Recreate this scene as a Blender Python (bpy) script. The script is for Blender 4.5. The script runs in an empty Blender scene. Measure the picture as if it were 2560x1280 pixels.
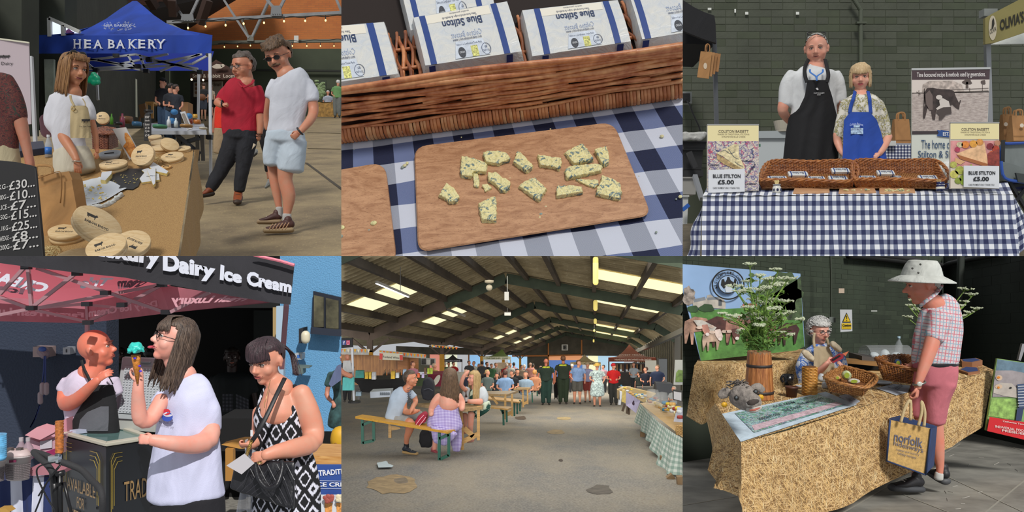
import bpy,bmesh,random
from math import*
import numpy as np
ru=random.uniform;rga=random.gauss;lsp=np.linspace;enu=enumerate
from mathutils import Vector,Matrix,noise
random.seed(7);RNG=np.random.default_rng(7)
SC=bpy.context.scene;COL=SC.collection
# ---------------------------------------------------------------- camera, sky, lights, exposure
F=2560*30/36
cam=bpy.data.objects.new('camera',bpy.data.cameras.new('camera'));COL.objects.link(cam)
cam.data.lens=30;cam.data.sensor_width=36;cam.data.clip_start=.05;cam.data.clip_end=400
cam.rotation_euler=(pi/2,0,0);SC.camera=cam
SC.view_settings.view_transform='Standard';SC.view_settings.look='None'
SC.view_settings.exposure=0.0;SC.view_settings.gamma=1;SC.view_settings.use_curve_mapping=False
world=bpy.data.worlds.new('sky');SC.world=world;world.use_nodes=True
world.node_tree.nodes['Background'].inputs[0].default_value=(.93,.96,1,1)
world.node_tree.nodes['Background'].inputs[1].default_value=.5
def sun_lamp(name,energy,ang,rx,rz,col=(1,.97,.92)):
 l=bpy.data.lights.new(name,'SUN');l.energy=energy;l.angle=radians(ang);l.color=col
 o=bpy.data.objects.new(name,l);COL.objects.link(o);o.rotation_euler=(radians(rx),0,radians(rz));return o
def area_lamp(name,loc,to,power,sx,sy,col=(1,1,1)):
 l=bpy.data.lights.new(name,'AREA');l.energy=power;l.shape='RECTANGLE';l.size=sx;l.size_y=sy;l.color=col
 o=bpy.data.objects.new(name,l);COL.objects.link(o);o.location=loc
 o.rotation_euler=(Vector(to)-Vector(loc)).to_track_quat('-Z','Y').to_euler();return o
 # each of the six photographs was taken in its own light: one collection and one lamp set per picture
PIC={k:bpy.data.collections.new('picture_'+k)for k in('farm','board','stilton','ice','hall','straw')}
def own(o,k):
 o.light_linking.receiver_collection=PIC[k];o.light_linking.blocker_collection=PIC[k];return o
own(sun_lamp('daylight_farm',2.0,16,52,-25),'farm')
own(sun_lamp('daylight_board',2.1,12,34,30),'board')
own(sun_lamp('daylight_stilton',2.0,14,44,-16),'stilton')
own(sun_lamp('midday_sun',3.8,.8,48,20,(1,.97,.93)),'ice')
own(sun_lamp('daylight_straw',3.6,14,50,22),'straw')
own(sun_lamp('hall_front_fill',1.9,24,79,-6),'hall')  # unseen sun lamp added along the hall to brighten its gable and crowd
for z_,p_ in((13,260),(26,420),(42,700),(62,1200)):own(area_lamp('hall_top_fill',(z_*.085,z_,-z_*.124+1.5),(z_*.085,z_,-20),p_,6,9,(1,.94,.82)),'hall')  # area lamps added under the roof to brighten the hall interior
# ---------------------------------------------------------------- helpers
A=np.array;TS=bpy.data.scenes.new('bench')  # a bare side scene where modifiers and type are evaluated
def W(x,y,Z):return A(((x-1280)/F*Z,Z,(640-y)/F*Z),float)
def nrm(v):
 v=A(v,float);n=np.linalg.norm(v);return v/n if n>1e-12 else v
class Plane:
 "a raked surface: the depth of its points falls as Z = a/(y-h)"
 def __init__(s,h,y,Z):s.h=h;s.a=Z*(y-h);s.n=nrm((0,-(640-h)/F,1))
 def Z(s,y):return s.a/(y-s.h)
 def P(s,x,y,up=0):return W(x,y,s.Z(y))+s.n*up
 def frame(s,x,y,rot=0,up=0):
  "origin on the surface, X to the right, Y away, N up (metres), turned by rot degrees"
  o=s.P(x,y,up);X=A((1.,0,0));Y=np.cross(s.n,X);c,q=cos(radians(rot)),sin(radians(rot))
  return Fr(o,X*c+Y*q,Y*c-X*q,s.n)
class Fr:
 def __init__(s,o,X,Y,N):s.o,s.X,s.Y,s.N=A(o,float),A(X,float),A(Y,float),A(N,float)
 def __call__(s,x,y=0,z=0):return s.o+s.X*x+s.Y*y+s.N*z
 def many(s,pts):pts=A(pts,float);return s.o+pts[:,:1]*s.X+pts[:,1:2]*s.Y+pts[:,2:3]*s.N
 def tilt(s,ax,deg):
  "turn about its own axis: 'x','y','z'"
  a=radians(deg);c,q=cos(a),sin(a);X,Y,N=s.X,s.Y,s.N
  if ax=='x':Y,N=Y*c+N*q,N*c-Y*q
  if ax=='y':X,N=X*c-N*q,N*c+X*q
  if ax=='z':X,Y=X*c+Y*q,Y*c-X*q
  return Fr(s.o,X,Y,N)
 def at(s,x,y=0,z=0):return Fr(s(x,y,z),s.X,s.Y,s.N)
def UF(o,rot=0):
 "upright frame in world axes"
 c,q=cos(radians(rot)),sin(radians(rot));return Fr(o,(c,q,0),(-q,c,0),(0,0,1))
PANEL=[];
def wloc(o):
 v=Vector((0,0,0))
 while o is not None:v=v+o.location;o=o.parent
 return A(v,float)
def tag(o,label=None,cat=None,group=None,kind=None):
 if label:o['label']=label
 if cat:o['category']=cat
 if group:o['group']=group
 if kind:o['kind']=kind
 return o
def tng(name,label,cat,loc,group=None,kind=None):
 o=bpy.data.objects.new(name,None);COL.objects.link(o);o.location=[float(v)for v in loc];o.empty_display_size=.1
 PANEL.append(o);return tag(o,label,cat,group,kind)
class M:
 def __init__(s):s.v=[];s.f=[];s.uv={};s.n=0
 def add(s,vs,fs,uvs=None):
  vs=np.asarray(vs,float).reshape(-1,3);b=s.n;s.v.append(vs);s.n+=len(vs)
  if uvs is not None:
   for i,u in enu(uvs):s.uv[b+i]=(float(u[0]),float(u[1]))
  s.f+=[tuple(b+i for i in f)for f in fs];return s
 def merge(s,me):
  "add a finished blender mesh"
  co=np.empty(len(me.vertices)*3);me.vertices.foreach_get('co',co)
  return s.add(co.reshape(-1,3),[tuple(p.vertices)for p in me.polygons])
 def box(s,fr,x0,x1,y0,y1,z0,z1,taper=1):
  p=[(x0,y0,z0),(x1,y0,z0),(x1,y1,z0),(x0,y1,z0)];cx,cy=(x0+x1)/2,(y0+y1)/2
  q=[(cx+(a-cx)*taper,cy+(b-cy)*taper,z1)for a,b,_ in p]
  return s.add(fr.many(p+q),[(3,2,1,0),(4,5,6,7),(0,1,5,4),(1,2,6,5),(2,3,7,6),(3,0,4,7)])
 def hexa(s,lo,hi):
  "eight corners: quad lo and quad hi"
  return s.add(np.vstack([lo,hi]),[(3,2,1,0),(4,5,6,7),(0,1,5,4),(1,2,6,5),(2,3,7,6),(3,0,4,7)])
 def psm(s,pts,d):
  "a flat polygon (world points) given thickness along vector d"
  pts=A(pts,float);n=len(pts);d=A(d,float)
  return s.add(np.vstack([pts,pts+d]),[tuple(range(n))[::-1],tuple(range(n,2*n))]+[(i,(i+1)%n,n+(i+1)%n,n+i)for i in range(n)])
 def beam(s,a,b,w,h=None,up=(0,0,1)):
  a,b=A(a,float),A(b,float);h=h or w;t=nrm(b-a);r=nrm(np.cross(t,up))
  if np.linalg.norm(np.cross(t,up))<1e-6:r=A((1.,0,0))
  u=nrm(np.cross(r,t));c=[(-w/2,-h/2),(w/2,-h/2),(w/2,h/2),(-w/2,h/2)]
  return s.hexa([a+r*x+u*y for x,y in c],[b+r*x+u*y for x,y in c])
 def tube(s,P,r,n=8,ry=None,cap=True,side=None,closed=False):
  "r: radius or list; ry: second radius ratio; side: vector the second radius follows"
  P=A(P,float);m=len(P);R=np.broadcast_to(A(r,float),(m,));Q=np.broadcast_to(A(1. if ry is None else ry,float),(m,))
  T=np.gradient(P,axis=0)if not closed else np.roll(P,-1,0)-np.roll(P,1,0)
  T/=np.maximum(np.linalg.norm(T,axis=1),1e-9)[:,None]
  ref=A(side,float)if side is not None else(A((0,0,1.))if abs(T[0][2])<.9 else A((0,1.,0)))
  vs=[];a=lsp(0,2*pi,n,endpoint=False);prev=None
  for i in range(m):
   t=T[i];b=(ref if(side is not None or prev is None)else prev);b=b-t*np.dot(b,t)
   if np.linalg.norm(b)<1e-3:b=prev if prev is not None else np.cross(t,(1.,0,0));b=b-t*np.dot(b,t)
   b=nrm(b);prev=b;c=np.cross(t,b)
   vs.append(P[i]+np.outer(np.cos(a),c)*R[i]+np.outer(np.sin(a),b)*R[i]*Q[i])
  f=[(i*n+j,i*n+(j+1)%n,(i+1)*n+(j+1)%n,(i+1)*n+j)for i in range(m-1)for j in range(n)]
  if closed:f+=[((m-1)*n+j,(m-1)*n+(j+1)%n,(j+1)%n,j)for j in range(n)]
  elif cap:f+=[tuple(range(n))[::-1],tuple((m-1)*n+j for j in range(n))]
  return s.add(np.vstack(vs),f)
 def lmb(s,P,r,n=16,ry=1,side=(0,1,0),rnd=1.):
  "a tube with rounded ends"
  P=[A(p,float)for p in P];r=list(np.broadcast_to(A(r,float),(len(P),)));q=list(np.broadcast_to(A(ry,float),(len(P),)))
  P2,r2=smo(A(P),3),smo(A(r)[:,None],3)[:,0];q2=smo(A(q)[:,None],3)[:,0]
  def end(p,t,rr,qq):
   return[(p+t*rr*k*min(qq,1)*rnd,rr*sqrt(max(0,1-k*k))+1e-4,qq)for k in(.95,.75,.4)]
  t0,t1=nrm(P2[0]-P2[1]),nrm(P2[-1]-P2[-2]);a=end(P2[0],t0,r2[0],q2[0]);b=end(P2[-1],t1,r2[-1],q2[-1])[::-1]
  return s.tube([x[0]for x in a]+list(P2)+[x[0]for x in b],[x[1]for x in a]+list(r2)+[x[1]for x in b],n,[x[2]for x in a]+list(q2)+[x[2]for x in b],True,side)
 def ell(s,c,rad,fr=None,nu=16,nv=10):
  c=A(c,float);vs=[(0,0,-1.)]
  for i in range(1,nv):
   p=-pi/2+pi*i/nv
   vs+=[(cos(p)*cos(2*pi*j/nu),cos(p)*sin(2*pi*j/nu),sin(p))for j in range(nu)]
  vs.append((0,0,1.));f=[(0,1+(j+1)%nu,1+j)for j in range(nu)]
  for i in range(nv-2):f+=[(1+i*nu+j,1+i*nu+(j+1)%nu,1+(i+1)*nu+(j+1)%nu,1+(i+1)*nu+j)for j in range(nu)]
  t=1+(nv-1)*nu;f+=[(t,t-nu+j,t-nu+(j+1)%nu)for j in range(nu)]
  p=A(vs)*A(rad,float)
  return s.add(fr.many(p+c)if fr is not None else p+c,f)
 def lth(s,fr,prof,n=32,sx=1,sy=1):
  "profile [(r, z)] round the frame's N"
  vs=[];m=len(prof)
  for r,z in prof:vs+=[(r*sx*cos(2*pi*j/n),r*sy*sin(2*pi*j/n),z)for j in range(n)]
  f=[(i*n+j,i*n+(j+1)%n,(i+1)*n+(j+1)%n,(i+1)*n+j)for i in range(m-1)for j in range(n)]
  if prof[0][0]>1e-6:f.append(tuple(range(n))[::-1])
  if prof[-1][0]>1e-6:f.append(tuple((m-1)*n+j for j in range(n)))
  return s.add(fr.many(vs),f)
 def grid(s,fn,nu,nv,u=(0,1),v=(0,1),uvs=1,wrp=False):
  U=lsp(u[0],u[1],nu+1);V=lsp(v[0],v[1],nv+1);vs=[];uv=[]
  for b in V:
   for a in U:vs.append(fn(a,b));uv.append((a*uvs,b*uvs)if not isinstance(uvs,tuple)else(a*uvs[0],b*uvs[1]))
  return s.add(vs,[(j*(nu+1)+i,j*(nu+1)+i+1,(j+1)*(nu+1)+i+1,(j+1)*(nu+1)+i)for j in range(nv)for i in range(nu)],uv)
 def sht(s,tl,tr,br,bl,th=None,nu=1,nv=1,fn=None):
  "a four cornered sheet with uv 0..1, v up; th thickness vector"
  tl,tr,br,bl=[A(q,float)for q in(tl,tr,br,bl)]
  g=lambda u,v:(bl*(1-u)+br*u)*(1-v)+(tl*(1-u)+tr*u)*v+(0 if fn is None else fn(u,v))
  s.grid(g,nu,nv)
  if th is not None:
   th=A(th,float);g2=lambda u,v:g(u,v)+th
   s.grid(g2,nu,nv)
   e=[[(u,0)for u in lsp(0,1,nu+1)],[(1,v)for v in lsp(0,1,nv+1)],[(u,1)for u in lsp(1,0,nu+1)],[(0,v)for v in lsp(1,0,nv+1)]]
   for k in e:
    p=[g(*q)for q in k];n=len(p);s.add(p+[q+th for q in p],[(i,n+i,n+i+1,i+1)for i in range(n-1)],[q for q in k]*2)
  return s
 def mesh(s,name,origin,smooth_=True):
  me=bpy.data.meshes.new(name);v=np.vstack(s.v)-origin if s.v else np.zeros((0,3))
  me.from_pydata(v.tolist(),[],s.f)
  if s.uv:
   l=me.uv_layers.new(name='UV');vi=np.empty(len(me.loops),int);me.loops.foreach_get('vertex_index',vi)
   arr=np.zeros((s.n,2));
   for k,q in s.uv.items():arr[k]=q
   l.data.foreach_set('uv',arr[vi].ravel())
  if smooth_:me.polygons.foreach_set('use_smooth',[True]*len(me.polygons))
  return me
 def mk(s,name,mat,parent=None,smooth_=False,kind=None,label=None,cat=None,group=None,bevel=0,loc=None):
  if not s.v:return None
  v=np.vstack(s.v)
  if parent is None:
   o0=A(loc,float)if loc is not None else A(((v[:,0].min()+v[:,0].max())/2,(v[:,1].min()+v[:,1].max())/2,v[:,2].min()))
   wl=o0
  else:wl=wloc(parent);o0=None
  me=s.mesh(name,wl,smooth_);o=bpy.data.objects.new(name,me);COL.objects.link(o)
  if parent is None:o.location=[float(q)for q in o0]
  else:o.parent=parent
  for m in(mat if isinstance(mat,(list,tuple))else[mat]):me.materials.append(m)
  if bevel:
   b=o.modifiers.new('bevel','BEVEL');b.width=bevel;b.segments=2;b.limit_method='ANGLE';apply(o)
  PANEL.append(o);return tag(o,label,cat,group,kind)
def apply(o):
 TS.collection.objects.link(o);TS.view_layers[0].update();dg=TS.view_layers[0].depsgraph
 me=bpy.data.meshes.new_from_object(o.evaluated_get(dg));old=o.data;TS.collection.objects.unlink(o);o.modifiers.clear();o.data=me;bpy.data.meshes.remove(old)
def smo(P,k=3):
 "catmull-rom through the points"
 P=A(P,float)
 if len(P)<3 or k<2:return P
 out=[]
 for i in range(len(P)-1):
  p0,p1,p2,p3=P[max(i-1,0)],P[i],P[i+1],P[min(i+2,len(P)-1)]
  for j in range(k):
   t=j/k;out.append(.5*((2*p1)+(-p0+p2)*t+(2*p0-5*p1+4*p2-p3)*t*t+(-p0+3*p1-3*p2+p3)*t**3))
 out.append(P[-1]);return A(out)
def remesh(mb,vox,it=2,disp=None):
 "one continuous skin over all the pieces"
 me=mb.mesh('t',A((0.,0,0)));o=bpy.data.objects.new('t',me);TS.collection.objects.link(o)
 r=o.modifiers.new('r','REMESH');r.mode='VOXEL';r.voxel_size=vox;r.adaptivity=0
 sm=o.modifiers.new('s','SMOOTH');sm.factor=.6;sm.iterations=it
 TS.view_layers[0].update();dg=TS.view_layers[0].depsgraph;e=bpy.data.meshes.new_from_object(o.evaluated_get(dg))
 bpy.data.objects.remove(o);bpy.data.meshes.remove(me)
 if disp is not None:
  n=len(e.vertices);co=np.empty(n*3);e.vertices.foreach_get('co',co);no=np.empty(n*3);e.vertices.foreach_get('normal',no)
  co=co.reshape(-1,3);no=no.reshape(-1,3);amp,sc,st=disp
  d=A([noise.noise(Vector((p[0]*sc,p[1]*sc*.6,p[2]*sc*st+p[0]*sc*.6)))+.5*noise.noise(Vector((p[0]*sc*2.3+9,p[1]*sc,p[2]*sc*2.3*st)))for p in co])
  co=co+no*(d*amp)[:,None];e.vertices.foreach_set('co',co.ravel())
 out=M().merge(e);bpy.data.meshes.remove(e);return out
 # ---------------------------------------------------------------- materials
def lin(c):
 if isinstance(c,str):c=[int(c[i:i+2],16)/255 for i in(0,2,4)]
 return tuple((x/12.92 if x<=.04045 else((x+.055)/1.055)**2.4)for x in c)+(1,)
MC={}
class N:
 def __init__(s,name):
  s.m=bpy.data.materials.new(name);s.m.use_nodes=True;s.t=s.m.node_tree;s.b=s.t.nodes['Principled BSDF'];s.c=None
 def n(s,typ,**k):
  x=s.t.nodes.new(typ)
  for a,v in k.items():
   if a.startswith('i_'):x.inputs[a[2:].replace('_',' ')].default_value=v
   else:setattr(x,a,v)
  return x
 def l(s,a,b):s.t.links.new(a,b)
 def coord(s,which='Object',scale=(1,1,1),rot=(0,0,0)):
  t=s.n('ShaderNodeTexCoord');m=s.n('ShaderNodeMapping');m.vector_type='TEXTURE';m.inputs['Scale'].default_value=[1/q for q in scale]
  m.inputs['Rotation'].default_value=[radians(r)for r in rot];s.l(t.outputs[which],m.inputs['Vector']);return m.outputs[0]
 def noise(s,vec,sc,det=3,rough=.6,dist=0):
  x=s.n('ShaderNodeTexNoise');x.inputs['Scale'].default_value=sc;x.inputs['Detail'].default_value=det
  x.inputs['Roughness'].default_value=rough;x.inputs['Distortion'].default_value=dist
  if vec is not None:s.l(vec,x.inputs['Vector'])
  return x.outputs[0]
 def ramp(s,fac,stops):
  r=s.n('ShaderNodeValToRGB');e=r.color_ramp.elements
  while len(e)<len(stops):e.new(.5)
  for i,(p,c)in enu(stops):e[i].position=p;e[i].color=lin(c)if not isinstance(c,(int,float))else(c,c,c,1)
  s.l(fac,r.inputs[0]);return r.outputs[0]
 def mix(s,fac,a,b,mode='MIX'):
  x=s.n('ShaderNodeMix',data_type='RGBA',blend_type=mode)
  for sock,v in((x.inputs[0],fac),(x.inputs[6],a),(x.inputs[7],b)):
   if isinstance(v,(float,int)):sock.default_value=v if sock.type=='VALUE' else(v,v,v,1)
   elif isinstance(v,(tuple,str)):sock.default_value=lin(v)
   else:s.l(v,sock)
  return x.outputs[2]
 def math(s,op,a,b=0,c=None):
  x=s.n('ShaderNodeMath',operation=op)
  for i,v in enu((a,b)if c is None else(a,b,c)):
   if isinstance(v,(float,int)):x.inputs[i].default_value=v
   else:s.l(v,x.inputs[i])
  return x.outputs[0]
 def sep(s,v):
  x=s.n('ShaderNodeSeparateXYZ');s.l(v,x.inputs[0]);return x.outputs
 def col(s,c):
  if isinstance(c,(tuple,str)):s.b.inputs['Base Color'].default_value=lin(c)
  else:s.l(c,s.b.inputs['Base Color'])
  return s
 def bump(s,h,strength=.3,dist=.01):
  x=s.n('ShaderNodeBump');x.inputs['Strength'].default_value=strength;x.inputs['Distance'].default_value=dist
  s.l(h,x.inputs['Height']);s.l(x.outputs[0],s.b.inputs['Normal']);return s
 def set(s,**k):
  for a,v in k.items():s.b.inputs[a.replace('_',' ')].default_value=v
  return s
def mt(c,rough=.6,metal=0,var=0,sc=8,bump=0,bs=30,bd=.004,key=None,**kw):
 "plain or mottled surface"
 k=('mt',str(c),rough,metal,var,sc,bump,bs,bd,str(kw))
 if k in MC:return MC[k]
 n=N('surface');n.set(Roughness=rough,Metallic=metal,**kw)
 if var:
  v=n.coord();f=n.noise(v,sc,4);n.col(n.mix(n.ramp(f,[(.3,0),(.7,1.)]),tuple(max(0,x*(1-var))for x in rgb(c)),tuple(min(1,x*(1+var))for x in rgb(c))))
 else:n.col(c)
 if bump:n.bump(n.noise(n.coord(),bs,4),bump,bd)
 MC[k]=n.m;return n.m
def rgb(c):return tuple(int(c[i:i+2],16)/255 for i in(0,2,4))if isinstance(c,str)else c
def clo(c,fold=.5,fs=9,weave=300,rough=.85,var=.06):
 k=('cloth',str(c),fold,fs,weave)
 if k in MC:return MC[k]
 n=N('fabric');n.set(Roughness=rough);v=n.coord(scale=(1,.6,.55),rot=(0,25,0));f=n.noise(v,fs,3,.5,.8)
 w=n.noise(n.coord(),weave,2);h=n.math('ADD',f,n.math('MULTIPLY',w,.06))
 n.col(n.mix(n.ramp(f,[(.3,0),(.7,1.)]),tuple(x*(1-var)for x in rgb(c)),tuple(min(1,x*(1+var))for x in rgb(c))));n.bump(h,fold,.03)
 MC[k]=n.m;return n.m
def emit(c,s=1):
 k=('em',str(c),s)
 if k in MC:return MC[k]
 n=N('light');n.col(c);n.b.inputs['Emission Color'].default_value=lin(c);n.b.inputs['Emission Strength'].default_value=s;MC[k]=n.m;return n.m
def skin(c='d9a58a'):
 k=('skin',c)
 if k in MC:return MC[k]
 n=N('skin');n.set(Roughness=.5);v=n.coord();f=n.noise(v,14,3)
 n.col(n.mix(n.ramp(f,[(.35,0),(.7,1.)]),c,tuple(min(1,a*b)for a,b in zip(rgb(c),(1.04,.93,.9)))));n.b.inputs['Subsurface Weight'].default_value=.08
 n.b.inputs['Subsurface Radius'].default_value=(.01,.004,.002);n.bump(n.noise(v,160,2),.05,.002);MC[k]=n.m;return n.m
def hairm(c,c2=None):
 k=('hair',c,c2)
 if k in MC:return MC[k]
 n=N('hair');n.set(Roughness=.45);v=n.coord(scale=(60,60,6));f=n.noise(v,2.2,4,.7)
 c2=c2 or tuple(min(1,x*1.7+.02)for x in rgb(c));n.col(n.mix(n.ramp(f,[(.35,0),(.68,1.)]),c,c2));n.bump(f,.5,.01);MC[k]=n.m;return n.m
def glass(c='ffffff',a=.2,rough=.05):
 k=('glass',c,a)
 if k in MC:return MC[k]
 n=N('clear_plastic');n.col(c).set(Roughness=rough,Alpha=a);MC[k]=n.m;return n.m
def stripes2(n,u,v,fu=1.,fv=1.):
 g=lambda x,f:n.math('GREATER_THAN',n.math('FRACT',n.math('MULTIPLY',x,f)),.5)
 return g(u,fu),g(v,fv)
def ggm(white,mid,dark,which='UV',fu=1,fv=1,axes=(0,1),rot=(0,0,0),wv=.03):
 k=('ging',white,mid,dark,which,fu,fv,axes,rot)
 if k in MC:return MC[k]
 n=N('gingham');n.set(Roughness=.9);c=n.coord(which,rot=rot);s=n.sep(c);a,b=stripes2(n,s[axes[0]],s[axes[1]],fu,fv)
 w=n.noise(n.coord(),500,2);one=n.math('MAXIMUM',a,b);two=n.math('MULTIPLY',a,b)
 x=n.mix(one,white,mid);x=n.mix(two,x,dark);x=n.mix(n.math('MULTIPLY',w,wv),x,'ffffff')
 n.col(x);n.bump(n.noise(n.coord(),5,3),.25,.03);MC[k]=n.m;return n.m
 # ---------------------------------------------------------------- writing
TXT={}
def text_mesh(t,bold=0,res=3,sp=1):
 k=(t,bold,sp)
 if k not in TXT:
  c=bpy.data.curves.new('t','FONT');c.body=t;c.offset=bold;c.resolution_u=res;c.align_x='LEFT';c.space_character=sp
  o=bpy.data.objects.new('t',c);TS.collection.objects.link(o);TS.view_layers[0].update()
  me=bpy.data.meshes.new_from_object(o.evaluated_get(TS.view_layers[0].depsgraph))
  co=np.empty(len(me.vertices)*3);me.vertices.foreach_get('co',co);co=co.reshape(-1,3);fs=[tuple(p.vertices)for p in me.polygons]
  bpy.data.objects.remove(o);bpy.data.curves.remove(c);bpy.data.meshes.remove(me)
  lo,hi=co.min(0),co.max(0);uv=(co[:,:2]-lo[:2])/(hi[:2]-lo[:2]);TXT[k]=(uv,fs)
 return TXT[k]
def text(mb,t,fn,bold=0,res=3,sp=1):
 "fn(u,v) -> point; u along the line, v up"
 uv,fs=text_mesh(t,bold,res,sp);return mb.add([fn(a,b)for a,b in uv],fs)
def bil(tl,tr,br,bl,off=(0,0,0)):
 tl,tr,br,bl=[A(q,float)for q in(tl,tr,br,bl)];off=A(off,float)
 return lambda u,v:(bl*(1-u)+br*u)*(1-v)+(tl*(1-u)+tr*u)*v+off
def sub(fn,u0,u1,v0,v1):return lambda u,v:fn(u0+(u1-u0)*u,v0+(v1-v0)*v)
def px(pts,Z,d=0):return[W(x,y,Z)+A((0,d,0))for x,y in pts]
TO=A((0,-1.,0))
# ---------------------------------------------------------------- cutting at the edge of each picture
def finish(pic,x0=None,x1=None,top=None,bottom=None):
 global PANEL
 pl=[]
 if x0 is not None:n=nrm((1,-(x0-1280)/F,0));pl.append(n)
 if x1 is not None:n=nrm((-1,(x1-1280)/F,0));pl.append(n)
 if bottom:pl.append(A((0,0,1.)))
 if top:pl.append(A((0,0,-1.)))
 bpy.context.view_layer.update()
 for o in list(PANEL):
  if o.type!='MESH':continue
  me=o.data;n=len(me.vertices);co=np.empty(n*3);me.vertices.foreach_get('co',co);co=co.reshape(-1,3)
  mw=A(o.matrix_world);w=co@mw[:3,:3].T+mw[:3,3];cut=[p for p in pl if(w@p<-1e-5).any()]
  if not cut:continue
  if any((w@p<1e-5).all()for p in cut):
   if not o.children:PANEL.remove(o);bpy.data.objects.remove(o)
   else:o.data=bpy.data.meshes.new(o.name)
   continue
  if me.users>1:o.data=me.copy();me=o.data
  bm=bmesh.new();bm.from_mesh(me);inv=o.matrix_world.inverted()
  for p in cut:
   co_=inv@Vector((0,0,0));no=(o.matrix_world.to_3x3().transposed()@Vector(p)).normalized()
   bmesh.ops.bisect_plane(bm,geom=bm.verts[:]+bm.edges[:]+bm.faces[:],plane_co=co_,plane_no=no,clear_inner=True)
  bm.to_mesh(me);bm.free()
 dead=True
 while dead:
  dead=[o for o in PANEL if not o.children and(o.type=='EMPTY' or(o.type=='MESH' and len(o.data.polygons)==0))]
  for o in dead:PANEL.remove(o);bpy.data.objects.remove(o)
 for o in PANEL:PIC[pic].objects.link(o)
 PANEL=[]
def cpt(o,d,parent=None):
 c=o.copy();COL.objects.link(c);PANEL.append(c)
 if parent is None:c.location=Vector(o.location)+Vector([float(x)for x in d])
 else:c.parent=parent
 for ch in list(o.children):cpt(ch,d,c)
 return c
 # ---------------------------------------------------------------- people
def hfr(cx,cy,Z,hp,yaw=0,pitch=0,roll=0,dz=0,wd=1.07):
 s=hp*Z/F;fr=Fr(W(cx,cy,Z+dz),(-1,0,0),(0,-1,0),(0,0,1))  # X = person's left..., Y = face forward
 fr=Fr(fr.o,(1,0,0),(0,-1,0),(0,0,1));a=radians(yaw)-atan((cx-1280)/F);pitch=pitch+degrees(atan((640-cy)/F));c,q=cos(a),sin(a)
 f=A((q,-c,0));x=A((c,q,0));u=A((0,0,1.));p=radians(pitch)
 f,u=f*cos(p)-u*sin(p),u*cos(p)+f*sin(p)
 r=radians(roll);R=A(Matrix.Rotation(r,3,(0,1,0)));f,x,u=R@f,R@x,R@u
 return Fr(fr.o,x*s*wd,f*s,u*s)
def head_geo(mb,fr,fem=False,fat=0,nose=1,ear=True,jaw=1):
 "unit head: chin to crown = 1"
 w=1+fat*.1
 mb.ell((0,-.05,.11),(.325,.40,.385),fr,24,16);mb.ell((0,.07,-.10),(.262*w,.30,.36),fr,20,14)
 mb.ell((0,.215,-.385*jaw),((.10 if fem else.125)*w,.115,.095),fr);mb.ell((0,.06,-.27*jaw),((.2 if fem else.235)*w,.24,.17),fr)
 for k in(-1,1):
  mb.ell((k*.15,.19,-.13),(.12*w,.13,.13),fr);mb.ell((k*.115,.305,.105),(.10,.055,.03 if fem else.042),fr)
  mb.ell((k*.042,.395,-.125),(.035*nose,.045,.03),fr)
  if ear:
   e=Fr(fr(k*.34,-.05,-.02),fr.X,fr.Y,fr.N);mb.ell((0,-.01,.03),(.045,.08,.10),e);mb.ell((0,.01,-.07),(.035,.045,.06),e)
 mb.lmb([fr(0,.33,.07),fr(0,.385,-.01),fr(0,.435*nose,-.095)],A([.032,.036,.05*nose])*np.linalg.norm(fr.X),10)
 mb.ell((0,.325,-.235),(.115,.06,.06),fr)
def arc(mb,fr,pts,r,n=6):return mb.tube(smo([fr(*p)for p in pts],4),A(r)*np.linalg.norm(fr.X),n)
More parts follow.
